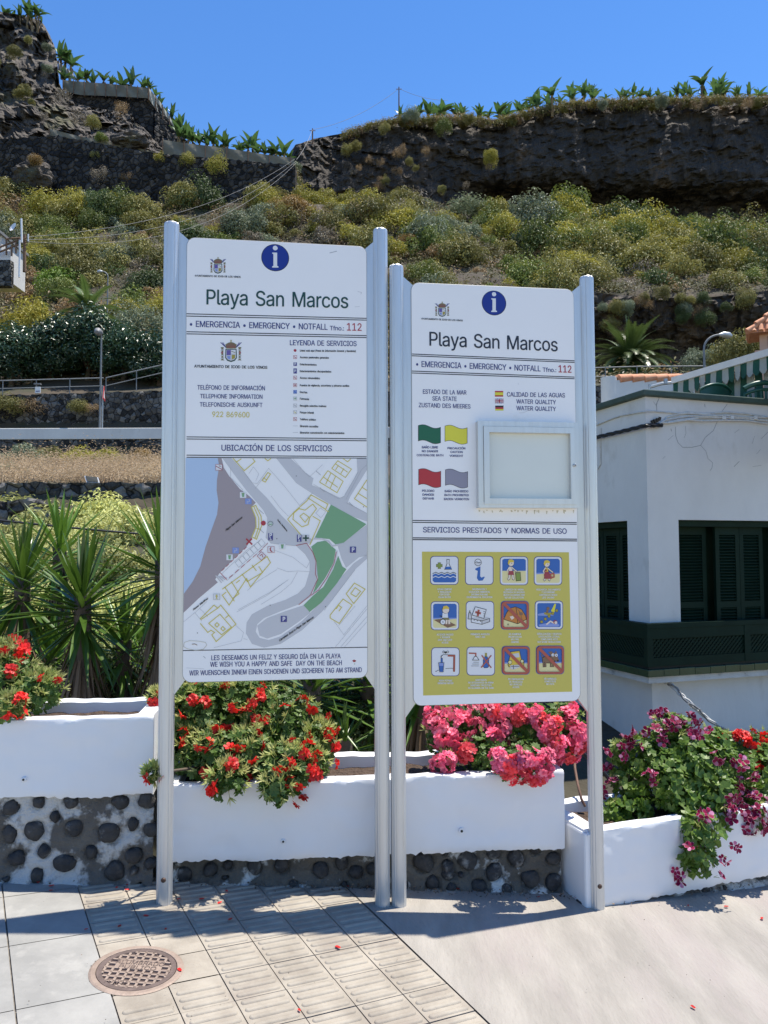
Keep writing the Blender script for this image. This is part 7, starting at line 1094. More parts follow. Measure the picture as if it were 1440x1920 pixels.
g.tube(pts, .008, 6); g.tube([onside(1126, 803, .01), onside(1125.5, 830, .01), onside(1126, 870, .01), onside(1120, 880, .012)], .007, 6); tag(g.build('wall_cable', [K['cablew']]), 'thin white cable on the side wall of the white house dropping beside the sign post', 'cable')
# black twisted service cable spanning from the left to the house corner
P1 = onwall(1242, 797, .04); cps = []; P0 = hp(-.06, 4.2, onside(1100, 800).z + .05)
for i in range(61):
    t = i / 60; p = P0.lerp(hp(-.05, -.05, P1.z), min(1, t / .93)) if t < .93 else hp(-.05, -.05, P1.z).lerp(P1, (t - .93) / .07); p.z -= .3 * t * (1 - t); cps.append(p)
g = MB()
for k in range(3): g.tube([p + Vector((0, .014 * math.cos(i * 1.1 + k * 2.1), .014 * math.sin(i * 1.1 + k * 2.1))) for i, p in enumerate(cps)], .012, 6)
for k in range(4): g.tube([P1 + Vector((-.1 + .02 * k, -.01, .015 * k)), P1 + Vector((-.12 + .03 * k, -.02, .05 + .012 * k))], .016, 6)
tag(g.build('overhead_cable', [K['black']]), 'twisted black service cable along the side wall to the front corner of the white house', 'cable')
g = MB(); pa, pb = at(-200, 952, 9.2), hp(-.02, 3.2, 1.6); g.tube([pa.lerp(pb, t / 30) - Vector((0, 0, .55 * t / 30 * (1 - t / 30))) for t in range(31)], .014, 6)
tag(g.build('overhead_cable', [K['black']]), 'single black cable crossing the spurge field behind the yuccas at the left', 'cable')
g = MB(); st = [onwall(1244, 1276, .0), onwall(1260, 1285, .12), onwall(1290, 1315, .25), onwall(1330, 1350, .3), onwall(1384, 1384, .35), onwall(1460, 1432, .4)]
for k in range(3): g.tube([lerp(a, b, t) + Vector((.012 * math.sin(6 * (i + t) + k * 2), .01 * k, .014 * math.cos(5 * (i + t) + k * 2))) for i, (a, b) in enumerate(zip(st, st[1:])) for t in (0, .25, .5, .75)], .011, 6, 0 if k else 1)
for k in range(5): a = lerp(st[2], st[3], .1 + k * .1); g.tube([a, a + Vector((rnd.uniform(-.1, .1), -.03, rnd.uniform(-.09, .0)))], .004, 4, 1)
tag(g.build('loose_cable', [K['cablew'], K['cableg']]), 'frayed pale cable hanging slantwise from under the balcony of the white house', 'cable')
g = MB(); g.tube([at(1076, 1412, 4.15), at(1078, 1440, 4.1), at(1083, 1470, 4.02), at(1090, 1498, 3.98), at(1097, 1512, 3.98)], .007, 7); tag(g.build('irrigation_pipe', [K['rust']]), 'thin brown irrigation pipe bent down the end of the middle planter', 'pipe')
g = MB(); g.tube([at(1080, 1400, 4.6), at(1096, 1415, 4.6), at(1120, 1435, 4.6), at(1150, 1470, 4.65), at(1180, 1500, 4.7)], .012, 8); tag(g.build('irrigation_hose', [K['black']]), 'black hose sloping behind the right post of the lower sign', 'hose')
# roof terrace: tile-capped wall, awning, chairs
TW0, TW1 = at(1150, 708, 11.6), at(1300, 700, 12.2); root = thing('terrace_wall', 'white garden wall with a sloping row of orange roof tiles on top', 'wall', (TW0.x, TW0.y, 1))
d = Vector((TW1.x - TW0.x, TW1.y - TW0.y, 0)).normalized(); n = Vector((-d.y, d.x, 0)); L_ = 2.2; g = MB()
v = [Vector((TW0.x, TW0.y, 1)), Vector((TW0.x, TW0.y, 1)) + d * L_]; z1_, z2_ = TW0.z - .04, TW0.z + .16
g.hexa([v[0], v[1], v[1] + n * .22, v[0] + n * .22, Vector((v[0].x, v[0].y, z1_)), Vector((v[1].x, v[1].y, z2_)), Vector((v[1].x, v[1].y, z2_)) + n * .22, Vector((v[0].x, v[0].y, z1_)) + n * .22]); g.tube([v[0] + n * .11, Vector((v[0].x, v[0].y, z1_ + .06)) + n * .11], .12, 14); g.build('masonry', [K['wall']], root)
g = MB()
for i in range(9):
    a = Vector((v[0].x, v[0].y, 0)) + d * (.12 + i * .235) + n * .06; z = lerp(z1_, z2_, (.12 + i * .235) / L_) + .02; g.tube([a + Vector((0, 0, z)) - n * .02, a + d * .26 + Vector((0, 0, z + .045)) - n * .02], [.075, .062], 12); g.tube([a + Vector((0, 0, z)) + n * .12, a + d * .26 + Vector((0, 0, z + .045)) + n * .12], [.075, .062], 12)
g.build('cap_tiles', [K['roof']], root)
bar0 = at(1264, 713, 10.4); bar1 = at(1445, 660, 8.95); bar2 = bar0 + (bar1 - bar0) * 1.9; root = thing('awning', 'green and shaded white striped awning with a pale front bar over the roof terrace', 'awning', (bar0.x, bar0.y, 2.6))
g = MB(); dr = (bar2 - bar0).normalized(); up = Vector((0, 0, 1)); sd = dr.cross(up).normalized()
g.hexa([bar0 - up * .05, bar2 - up * .05, bar2 - up * .05 + sd * .05, bar0 - up * .05 + sd * .05, bar0 + up * .035, bar2 + up * .035, bar2 + up * .035 + sd * .05, bar0 + up * .035 + sd * .05]); g.build('front_bar', [K['wall']], root)
g = MB(); SW = .095; ns = int((bar2 - bar0).length / SW)
for i in range(ns):
    a, b = bar0 + dr * (i * SW), bar0 + dr * (i * SW + SW); m_ = i % 2; vs = [a - up * .05 + sd * .02]
    for k in range(9): t = k / 8; vs.append(a.lerp(b, t) - up * (.19 + .05 * math.sin(math.pi * t)) + sd * (.02 + .012 * math.sin(i + t * 3)))
    vs.append(b - up * .05 + sd * .02); g.face(vs[::-1], m_)
g.build('valance', [K['gstripe'], K['wstripe']], root)
g = MB(); ax = Vector((BA.x, BA.y, 0))
for i in range(ns):
    a, b = bar0 + dr * (i * SW), bar0 + dr * (i * SW + SW); g.face([a + up * .02, b + up * .02, b + ax * 2.6 + up * .75, a + ax * 2.6 + up * .75], i % 2)
g.build('canopy', [K['gstripe'], K['wstripe']], root)
g = MB()
for i in range(int(ns * 1.3)):
    a = bar0 + ax * .10 + dr * (i * .11 - .30) - up * .1; b = a + dr * .11; P = [[q - up * h + ax * .02 * math.sin(i * 1.3 + h * 3) for q in (a, a.lerp(b, .5) + ax * .02, b)] for h in (0, .4, .8, 1.2)]; g.grid(P, i % 2)
g.build('side_curtain', [K['gstripe'], K['wstripe']], root)
g = MB(); e = at(1218, 726, 10.6); g.tube([bar0 + Vector((0, .05, -.02)), bar0.lerp(e, .5), e], .022, 8); g.box(at(1248, 715, 10.45), (.04, .04, .07)); g.box(at(1220, 724, 10.6), (.05, .05, .05)); g.tube([e, Vector((e.x, e.y, 2.3))], .02, 8); g.tube([bar2 + ax * .1, Vector((bar2.x, bar2.y, 2.3)) + ax * .1], .025, 8); g.build('arm', [K['galv']], root)
def chair(label, px, py, Y, rz, kind):
    c = at(px, py, Y); zt_ = c.z; root = thing('plastic_chair', label, 'chair', (c.x, c.y, zt_ - .86), rz, 'green plastic chairs on the roof terrace'); g = MB(); M_ = Matrix.Translation((c.x, c.y, zt_ - .86)) @ Matrix.Rotation(rz, 4, 'Z'); X = lambda *p: M_ @ Vector(p)
    P = [[X(lerp(-.24, .24, i / 8), .0 + .05 * (1 - (abs(i - 4) / 4) ** 2) - .03 * z, .44 + z * (.42 - .07 * (abs(i - 4) / 4) ** 2.2)) for z in (0, .25, .8, 1)] for i in range(9)]
    if kind: 
        for i in range(0, 9): g.tube([P[i][0], P[i][2]], .014, 6)
        g.tube([P[i][3] for i in range(9)], .03, 8); g.tube([P[i][2] for i in range(9)], .02, 8)
    else: g.grid(P); g.grid([[q + Vector((0, .02, 0)) for q in r_][::-1] for r_ in P]); g.tube([P[i][3] for i in range(9)], .018, 8)
    g.build('backrest', [K['chair']], root); g = MB(); g.hexa([X(-.24, -.44, .41), X(.24, -.44, .41), X(.22, 0, .40), X(-.22, 0, .40), X(-.24, -.44, .44), X(.24, -.44, .44), X(.22, 0, .43), X(-.22, 0, .43)]); g.build('seat', [K['chair']], root)
    for x, y in ((-.22, -.42), (.22, -.42), (-.22, 0), (.22, 0)): g = MB(); g.tube([X(x, y, .43), X(x * 1.12, y * 1.05, 0)], [.022, .018], 8); g.build('leg', [K['chair']], root)
    for s_ in (-1, 1): g = MB(); g.tube([X(s_ * .25, .0, .66), X(s_ * .27, -.3, .66), X(s_ * .26, -.42, .44)], .018, 8); g.build('armrest', [K['chair']], root)
chair('green plastic chair with a solid curved back at the roof parapet', 1345, 721, 9.3, R(20) + math.pi, 0)
chair('green plastic chair with a slatted back, partly cut by the right edge', 1432, 718, 8.95, R(10) + math.pi, 1)
# small house with a tiled hip roof up on the right
hx = at(1424, 640, 25); rr_ = -math.atan2(hx.x, 25); HR, HD = Vector((math.cos(rr_), math.sin(rr_), 0)), Vector((-math.sin(rr_), math.cos(rr_), 0)); root = thing('tiled_roof_house', 'salmon coloured house top with a red tiled hip roof at the right edge', 'house', (hx.x, hx.y, 3), rr_)
def hq(a, b, z): v = Vector((hx.x, hx.y, 0)) + HR * a + HD * b; return Vector((v.x, v.y, z))
def qbox(g, a0, a1, b0, b1, z0, z1, m=0): g.hexa([hq(a0, b0, z0), hq(a1, b0, z0), hq(a1, b1, z0), hq(a0, b1, z0), hq(a0, b0, z1), hq(a1, b0, z1), hq(a1, b1, z1), hq(a0, b1, z1)], m)
ze = at(1424, 628, 25).z; LW, LD = 2.6, .9; g = MB(); qbox(g, 0, LW, 0, LD, 3, ze); g.build('wall', [K['pink']], root)
g = MB(); e_ = .36; ap = hq(LW / 2, LD / 2, ze + 1.45); base = [hq(-e_, -e_, ze), hq(LW + e_, -e_, ze), hq(LW + e_, LD + .05, ze), hq(-e_, LD + .05, ze)]
for k in range(4):
    a, b = base[k], base[(k + 1) % 4]; g.face([a, b, ap])
    for i in range(1, 16):
        t = i / 16; s0 = a.lerp(b, t); hgt = 1 - abs(2 * t - 1); s1 = s0 + (ap - (a + b) / 2) * hgt * .98; n_ = max(1, int((s1 - s0).length / .3))
        for j in range(n_): g.tube([s0.lerp(s1, j / n_) + Vector((0, 0, .035)), s0.lerp(s1, (j + 1.1) / n_)], [.085, .07], 7)
    for j in range(6): g.tube([a.lerp(ap, j / 6) + Vector((0, 0, .06)), a.lerp(ap, (j + 1.1) / 6)], [.11, .09], 8)
g.face(base[::-1]); g.build('roof', [K['roof']], root)
g = MB(); qbox(g, .25, .55, -.02, .05, ze - .45, ze - .08); qbox(g, .9, 1.3, -.02, .05, ze - .45, ze - .08); g.build('window', [K['hblack']], root)
g = MB(); qbox(g, -.15, LW + .15, -.18, LD, ze - .68, ze - .55); g.build('ledge', [K['pink']], root)

# ------------------------------------------------------------------ middle distance: walls, road furniture
def wallstrip(name, label, cat, pxs, Yf, ztf, zbf, thick, m, amp=0, seed=0):
    g = MB(); F = []; NZ = 14
    for px in pxs:
        Y = Yf(px); zt, zb = ztf(px), zbf(px); b = at(px, 960, Y); zt += amp * .8 * noise.noise(Vector((b.x * 1.9, 3, seed))) + amp * .4 * noise.noise(Vector((b.x * 6, 3, seed)))
        row = [Vector((b.x, Y, zb))] + [Vector((b.x, Y + amp * noise.noise(Vector((b.x * 2.3, z * 9, seed))), lerp(zb, zt, z / NZ))) for z in range(NZ + 1)] + [Vector((b.x, Y + thick, zt)), Vector((b.x, Y + thick, zb))]; F.append(row)
    g.grid(F, smooth=amp == 0)
    for r_ in (F[0], F[-1]): g.face(r_)
    return tag(g.build(name, [m]), label, cat)
rg = lambda a, b, s_: [a + i * s_ for i in range(int((b - a) / s_) + 1)]
wallstrip('dry_stone_wall', 'rough dark dry stone wall across the spurge field below the dry grass', 'stone wall', rg(-400, 800, 3), lambda p: 20.3, lambda p: tz(p, 20.5) + .05, lambda p: tz(p, 20.2) - 1.3, .5, K['dry'], .09, 1)
wallstrip('dry_stone_wall', 'short tumbled dark stone wall running out behind the yuccas at the left edge', 'stone wall', rg(-300, 165, 3), lambda p: 17.6, lambda p: at(p, 938 + max(0, p - 60) * .28, 17.6).z, lambda p: at(p, 1010, 17.6).z, .5, K['dry'], .10, 5)
wallstrip('white_road_wall', 'long whitewashed parapet wall along the road on the slope', 'wall', rg(-700, 2000, 20), lambda p: 40, lambda p: at(600, 801, 40).z, lambda p: at(600, 822, 40).z, .3, K['wall'])
wallstrip('dry_stone_wall', 'dark stone footing under the whitewashed road parapet', 'stone wall', rg(-700, 2000, 10), lambda p: 40.02, lambda p: at(600, 823, 40).z, lambda p: at(600, 850, 40).z, .3, K['dry'], .08, 2)
wallstrip('dry_stone_wall', 'tall black stone retaining wall above the road below the handrail', 'stone wall', rg(-700, 2000, 6), lambda p: 44.4, lambda p: tz(p, 45) + .1, lambda p: tz(p, 44.2) - .5, .7, K['dry'], .16, 3)
wallstrip('terrace_wall', 'great black dry stone terrace wall below the nets on the left', 'stone wall', rg(-900, 556, 6), lambda p: 110.8, lambda p: at(p, pl(p, [(-900, 262), (0, 264), (90, 258), (290, 292), (420, 302), (556, 314)]), 111.4).z, lambda p: at(p, 385, 111.4).z, 2, K['dryfar'], .35, 4)
def pipe_rail(label, pts, h=1.0, every=2.3):
    g = MB(); root = thing('handrail', label, 'handrail', pts[0])
    for q in (.97, .5): g.tube([p + Vector((0, 0, h * q)) for p in pts], .035 if q > .9 else .025, 6)
    g.build('rails', [K['dull']], root); L_ = 0
    for a, b in zip(pts, pts[1:]):
        n_ = max(1, round((b - a).length / every))
        for k in range(n_): c = a.lerp(b, k / n_); g = MB(); g.tube([c - Vector((0, 0, .2)), c + Vector((0, 0, h))], .03, 6); g.build('post', [K['dull']], root)
A = [Vector((at(px, 960, 44.7).x, 44.7, tz(px, 45) + .05)) for px in (-300, 0, 190)]; pipe_rail('grey tube handrail on the black stone wall left of the tall sign, level part', A)
A = [Vector((at(px, 960, 44.7).x, 44.7, tz(px, 45) + .05 + l_)) for px, l_ in ((195, 0), (310, .75), (380, 1.0))]; pipe_rail('grey tube handrail climbing towards the tall sign beside the street lamp', A)
A = [Vector((at(px, 960, 44.7).x, 44.7, tz(px, 45) + .1)) for px in (1080, 1200, 1330)]; pipe_rail('grey tube handrail on the stone wall right of the lower sign by the white house', A, 1.15)
g = MB(); p = at(71, 731, 44.5); root = thing('notice_board', 'little white notice with a dark hood fixed to the handrail', 'notice', (p.x, p.y, p.z - .7)); g.box(p, (.32, .04, .36)); g.build('board', [K['white']], root); g = MB(); g.box(p + Vector((0, -.05, .33)), (.38, .2, .07)); g.box(p + Vector((0, .03, -.3)), (.05, .04, .9)); g.build('hood', [K['cableg']], root); g = MB(); g.box(p + Vector((0, -.023, -.08)), (.24, .006, .06)); g.build('print', [K['navy']], root)
def lamp(label, px, pytop, pybase, Y, arm, kind):
    b = at(px, pybase, Y); t = at(px, pytop, Y); root = thing('street_lamp', label, 'street lamp', (b.x, b.y, b.z), 0, 'street lamps on the slope'); g = MB()
    h = t.z - b.z; 
    if kind == 'straight':
        g.tube([b, b + Vector((0, 0, h * .45)), b + Vector((0, 0, h - .2))], [.07, .055, .04], 10); g.build('pole', [K['dull']], root); c = t + Vector((0, -.12, -.12))
        g = MB(); g.tube([c + Vector((0, .22, -.05)), c + Vector((0, .1, .02)), c + Vector((0, -.2, .02)), c + Vector((0, -.32, -.04))], [.06, .18, .2, .08], 12); g.build('lamp_head', [K['cableg']], root)
    else:
        r_ = abs(arm); sg = 1 if arm > 0 else -1; pts = [b, b + Vector((0, 0, h - r_ * .9))]
        for k in range(1, 9): a = k / 8 * math.pi * .5; pts.append(b + Vector((sg * r_ * (1 - math.cos(a)), 0, h - r_ * .9 + r_ * .9 * math.sin(a))))
        g.tube(pts, [.07] + [.05] * 9, 8); g.build('pole', [K['dull']], root); e = pts[-1]; g = MB(); L_ = r_ * .75
        g.tube([e + Vector((-sg * .05, 0, 0)), e + Vector((sg * L_ * .3, 0, .02)), e + Vector((sg * L_ * .75, 0, -.03)), e + Vector((sg * L_, 0, -.06))], [.06, .13, .15, .05], 10); g.build('lamp_head', [K['galv']], root)
lamp('slim straight street lamp standing at the road parapet left of the tall sign', 187.5, 621, 803, 41, 0, 'straight')
lamp('curved-arm street lamp half hidden in the bushes above the dark laurels', 201, 509, 600, 62, -.5, 'curve')
lamp('curved-arm street lamp rising behind the striped awning on the right', 1322, 628, 740, 35, .75, 'curve')
g = MB(); p = at(193, 738, 41.2); root = thing('road_sign', 'red and white warning sign seen almost edge-on beside the straight street lamp', 'road sign', (p.x, p.y, tz(193, 41.2)), R(103)); g.tube([Vector((p.x, p.y, tz(193, 41.2))), p + Vector((0, 0, .4))], .03, 8); g.build('pole', [K['galv']], root)
ca, sa = math.cos(R(103)), math.sin(R(103)); X = lambda x, y, z: p + Vector((x * ca - y * sa, x * sa + y * ca, z)); tri = [(-.45, -.35), (.45, -.35), (0, .42)]; g = MB(); g.add([X(x, -.04, z) for x, z in tri] + [X(x, -.07, z) for x, z in tri], [(0, 1, 2), (5, 4, 3), (0, 3, 4, 1), (1, 4, 5, 2), (2, 5, 3, 0)], 0); g.add([X(x * .62, -.072, z * .62 - .03) for x, z in tri] + [X(x * .62, -.038, z * .62 - .03) for x, z in tri], [(0, 2, 1), (3, 4, 5)], 1); g.build('plate', [K['redsign'], K['white']], root)
g = MB(); p = at(170, 901, 20.6); q = [at(158, 892, 20.5), at(184, 895, 20.5), at(187, 905, 20.3), at(162, 904, 20.3)]; g.add(q + [v - Vector((0, -.03, .03)) for v in q], [(0, 1, 2, 3), (7, 6, 5, 4), (0, 4, 5, 1), (1, 5, 6, 2), (2, 6, 7, 3), (3, 7, 4, 0)], 0); c = sum(q, Vector()) / 4; g.add([lerp(v, c, .16) + Vector((0, -.012, .012)) for v in q], [(0, 1, 2, 3)], 1)
tag(g.build('floodlight_panel', [K['galv'], K['hblack']]), 'small framed dark panel lying on top of the dry stone wall', 'panel')
# house at the left edge, with its satellite dish and pole
b = at(-30, 470, 58); root = thing('hillside_house', 'white house at the left edge with a brown timber railing and terrace', 'house', (b.x - 1, 60, b.z - 2)); g = MB(); zt_ = at(0, 437, 58).z; zf = at(0, 487, 58).z
g.box((at(-60, 0, 60).x, 60.5, (zt_ + zf) / 2 - .5), (at(34, 0, 58).x - at(-154, 0, 58).x, 4, zt_ - zf + 1)); g.build('wall', [K['wall']], root); g = MB(); g.box((at(-60, 0, 60).x, 60.3, zt_ + .1), (at(38, 0, 58).x - at(-158, 0, 58).x, 4.8, .2)); g.build('roof_slab', [K['cableg']], root)
g = MB(); g.box((at(-60, 0, 58).x, 57.9, zf + .25), (at(33, 0, 58).x - at(-153, 0, 58).x, .18, .7)); g.box((at(-60, 0, 58).x, 57.8, zf - 1.2), (at(36, 0, 58).x - at(-156, 0, 58).x, .6, 2.0), 1); g.build('terrace', [K['white'], K['dry']], root)
g = MB()
for a, b_ in (((-30, 475), (42, 447)), ((-30, 484), (36, 458)), ((12, 448), (12, 478)), ((30, 450), (30, 475)), ((12, 448), (38, 446)), ((22, 460), (22, 480))): g.tube([at(*a, 57.4), at(*b_, 57.4)], .07, 6)
g.build('railing', [K['wood']], root)
g = MB(); c = at(26, 427, 57.6); M_ = rot_to(Vector((-.5, -1, .45))); P = [[c + M_ @ Vector((.30 * r_ * math.cos(a), .38 * r_ * math.sin(a), .10 * r_ * r_)) for a in [k * math.pi / 8 for k in range(17)]] for r_ in (.02, .35, .7, 1)]; g.grid(P); g.tube([c, c + Vector((.05, .1, -.5))], .025, 6, 1); g.tube([c + M_ @ Vector((0, -.35, .1)), c + M_ @ Vector((0, -.05, .45))], .015, 5, 1); g.tube([c + M_ @ Vector((0, -.05, .43)), c + M_ @ Vector((0, -.04, .5))], .05, 6, 1)
tag(g.build('satellite_dish', [K['white'], K['cableg']]), 'white satellite dish on the roof of the house at the left edge', 'satellite dish')
g = MB(); b = at(36, 520, 57.2); t = at(40, 410, 57.2); g.tube([b, at(37, 470, 57.2), at(37, 450, 57.2)], .07, 8); g.tube([at(41, 455, 57.1), t], .075, 8); tag(g.build('drain_stack', [K['white']]), 'tall white pipe beside the house at the left edge', 'pipe')
root = thing('utility_pole', 'brown wooden pole with insulator arms at the corner of the house on the left', 'utility pole', at(47, 500, 58)); g = MB(); g.tube([at(46, 510, 58), at(46, 440, 58)], [.14, .1], 8); g.build('shaft', [K['wood']], root); g = MB()
for y in (448, 452, 456): g.tube([at(43, y, 57.9), at(54, y - 3, 57.9)], .035, 6); g.tube([at(53, y - 3, 57.9), at(53, y - 9, 57.9)], .06, 6, 1)
g.build('insulator_arm', [K['wood'], K['white']], root)
def span(label, a, b, sag, r_): 
    g = MB(); g.tube([a.lerp(b, t / 24) - Vector((0, 0, sag * 4 * t / 24 * (1 - t / 24))) for t in range(25)], r_, 5); tag(g.build('power_line', [K['cableg']]), label, 'power line', 'power lines over the hillside')
span('power line from the left house pole to the ridge gap, topmost of three', at(53, 444, 58), at(553, 298, 110), 2.2, .018); span('power line from the left house pole to the ridge gap, middle of three', at(53, 449, 58), at(555, 302, 110), 3.0, .018); span('power line from the left house pole to the ridge gap, lowest of three', at(53, 453, 58), at(556, 305, 110), 3.8, .018)
def pole(label, px, pyt, pyb, Y): root = thing('utility_pole', label, 'utility pole', at(px, pyb, Y)); g = MB(); g.tube([at(px, pyb + 6, Y), at(px, pyt, Y)], [.14, .09], 8); g.build('shaft', [K['wood']], root); g = MB(); c = at(px, pyt + 4, Y); g.tube([c - Vector((.5, 0, 0)), c + Vector((.5, 0, 0))], .06, 6); g.build('crossarm', [K['wood']], root)
pole('utility pole among the banana plants at the left end of the cliff top', 748, 163, 222, 134); pole('thin utility pole on the cliff edge over the gap', 586, 241, 263, 126)
span('power line between the two utility poles on the cliff edge', at(586, 243, 126), at(748, 166, 134), 1.2, .03); span('power line running right from the taller cliff-top pole', at(748, 166, 134), at(840, 188, 150), .6, .03); span('power line from the gap up to the thin pole on the cliff edge', at(556, 299, 115), at(586, 243, 126), .5, .03)

# wind nets and the upper terrace on the left
def net(label, pts, Y0, Y1, m, every=26):
    """pts: (px, pytop, pybottom)"""
    x0, x1 = pts[0][0], pts[-1][0]; root = thing('wind_net', label, 'net fence', at(x0, pts[0][2], Y0), 0, 'wind nets round the banana terraces'); g = MB(); P = []; n_ = 40
    tp_ = [(a, b) for a, b, c in pts]; bt = [(a, c) for a, b, c in pts]
    Yf = lambda px: lerp(Y0, Y1, (px - x0) / (x1 - x0))
    for i in range(n_ + 1):
        px = lerp(x0, x1, i / n_); P.append([at(px, lerp(pl(px, bt), pl(px, tp_), j / 5), Yf(px) + .12 * math.sin(j * 1.1 + i * .9)) for j in range(6)])
    g.grid(P); g.grid([[q + Vector((0, .06, 0)) for q in r_][::-1] for r_ in P]); g.build('netting', [m], root)
    px = x0
    while px <= x1 + .1: g = MB(); g.tube([at(px, pl(px, bt) + 2, Yf(px) - .15), at(px, pl(px, tp_) - 2, Yf(px) - .15)], .07, 5); g.build('post', [K['wood']], root); px += every
net('grey wind net along the corner of the upper banana terrace on the left', [(118, 150, 170), (150, 153, 178), (205, 157, 180), (278, 165, 184)], 123, 122.5, K['net'], 20)
net('pale wind net descending steeply from the terrace corner to the right', [(279, 165, 186), (300, 190, 215), (320, 222, 243), (334, 248, 262)], 122.5, 126, K['netpale'], 13)
net('small pale net beside the headland rock, highest on the left', [(110, 116, 134), (130, 132, 146), (146, 149, 152)], 127, 126, K['netpale'], 18)
net('grey net along the top of the great terrace wall below the headland', [(92, 241, 258), (150, 256, 275), (212, 266, 285), (290, 285, 293)], 111.5, 112.5, K['net'], 60)
net('long grey net at the far end of the lower banana terrace beside the cliff', [(305, 262, 290), (345, 268, 295), (420, 277, 303), (500, 290, 311), (552, 296, 318)], 113.5, 118, K['net'], 40)
wallstrip('terrace_wall', 'dark stone wall of the upper banana terrace under the corner net', 'stone wall', rg(110, 281, 4), lambda p: 123.4, lambda p: at(p, pl(p, [(110, 166), (150, 176), (281, 184)]), 123.4).z, lambda p: at(p, 290, 123.4).z, 2, K['dryfar'], .3, 7)
wallstrip('terrace_wall', 'sloping dark stone wall of the upper terrace going down to the right from its corner', 'stone wall', rg(281, 345, 3), lambda p: 123.2 + (p - 281) * .055, lambda p: at(p, pl(p, [(281, 185), (300, 213), (320, 241), (345, 266)]), 123.2 + (p - 281) * .055).z, lambda p: at(p, 300, 123.2).z, 2, K['dryfar'], .3, 8)
us_ = [i / 90 for i in range(91)]
rockmesh('rocky_bank', us_, [i / 40 for i in range(41)], lambda u, t: at(lerp(60, 316, u), lerp(300, pl(lerp(60, 316, u), [(60, 150), (150, 196), (200, 206), (245, 212), (270, 240), (300, 275), (316, 288)]), t), 114.5 + 7.5 * t + max(0, u - .9) * 30), K['rock'], 1.6, .22)
bd = MB(); rnd = random.Random(9)
def boulder(label, px, py, r_, Y, sx=1.0, sz=1.0):
    bm = bmesh.new(); bmesh.ops.create_icosphere(bm, subdivisions=4, radius=1); c = at(px, py, Y); R_ = px2m(r_, Y)
    for v in bm.verts: n_ = v.co.copy(); d = 1 + .35 * noise.fractal(n_ * 1.3 + Vector((px, py, 0)), 1, 2, 4) + .15 * noise.cell(n_ * 2.2 + Vector((px, 0, 0))); v.co = Vector((n_.x * sx, n_.y * .8, n_.z * sz)) * R_ * d
    me = bpy.data.meshes.new('boulder'); bm.to_mesh(me); bm.free(); me.materials.append(K['rock']); tag(inst('boulder', me, c), label, 'rock')
boulder('jagged grey boulder jutting from the black terrace wall at the left', 62, 330, 32, 109, 1.0, 1.0); boulder('rock outcrop just under the grey net end on the left', 250, 262, 20, 112, 1.6, .8)

# ------------------------------------------------------------------ vegetation
def bushmesh(name, seed, nl, ls, lobes=14, flat=.75, spiky=0, core=.25):
    rnd = random.Random(seed); g = MB(); L_ = []
    for i in range(lobes): v = Vector((rnd.gauss(0, 1), rnd.gauss(0, 1), abs(rnd.gauss(.1, .8)))).normalized(); rr = rnd.uniform(.45, .78); L_.append((Vector((v.x * rr, v.y * rr, v.z * rr * flat)), rnd.uniform(.22, .42)))
    L_.append((Vector((0, 0, .1)), .6))
    for i in range(nl):
        c, r_ = L_[rnd.randrange(len(L_))]; v = Vector((rnd.gauss(0, 1), rnd.gauss(0, 1), rnd.gauss(.25, 1))).normalized(); p = c + v * r_ * (rnd.uniform(.85, 1.12) if rnd.random() > core else rnd.uniform(.3, .9)); n = (v + Vector((rnd.gauss(0, .34), rnd.gauss(0, .34), .25 + rnd.gauss(0, .34)))).normalized(); M_ = rot_to(n, rnd.uniform(0, 6)); a, b = ls * rnd.uniform(.6, 1.3), ls * rnd.uniform(.25, .55) * (1 - .5 * spiky)
        g.add([p + M_ @ Vector(q) for q in ((-a, 0, 0), (0, -b, a * .25), (a, 0, 0), (0, b, a * .25))], [(0, 1, 2, 3)])
    return g
BM = []
for s in range(7): BM.append(bushmesh('crown', 100 + s, 4200, .050, 20 + s, .95).mesh('shrub', [K['sh_olive']]))
BMV = [bushmesh('crown', 500 + s, 1300, .075, 16, .95) for s in range(4)]
FINE = [bushmesh('crown', 200 + s, 2000, .085, 26, .8, .5).mesh('shrub', [K['sh_spurge']]) for s in range(3)]
DRY = [bushmesh('crown', 300 + s, 1000, .07, 10, .7, 1, .5).mesh('shrub', [K['sh_grey']]) for s in range(3)]
rnd = random.Random(77); SHL = {'ygreen': 'yellow green shrub', 'olive': 'olive green shrub', 'green': 'fresh green shrub', 'greyg': 'grey green shrub', 'dgreen': 'dark green shrub', 'brown': 'withered brown shrub', 'grey': 'leafless grey shrub', 'orange': 'rusty orange shrub', 'lime': 'bright lime green shrub', 'spurge': 'pale yellow spurge bush'}
def shrub(px, Y, r_, kind, label=None, where='on the hillside below the cliffs', sz=None, py=None, group=None, nm='shrub'):
    me = rnd.choice(DRY if kind in ('brown', 'grey') else BM); c = at(px, py, Y) if py else tpt(px, Y, -.1 * r_)
    if py: c.z -= r_ * .3
    o = inst(nm, me, c, (rnd.uniform(-.12, .12), rnd.uniform(-.12, .12), rnd.uniform(0, 6)), (r_ * rnd.uniform(.9, 1.15), r_ * rnd.uniform(.9, 1.1), r_ * (sz * 1.15 if sz else rnd.uniform(1.0, 1.45))), mat=K['sh_' + kind])
    tag(o, label or SHL[kind] + ' growing ' + where, 'shrub', group or (None if label else SHL[kind] + 's ' + where)); return o
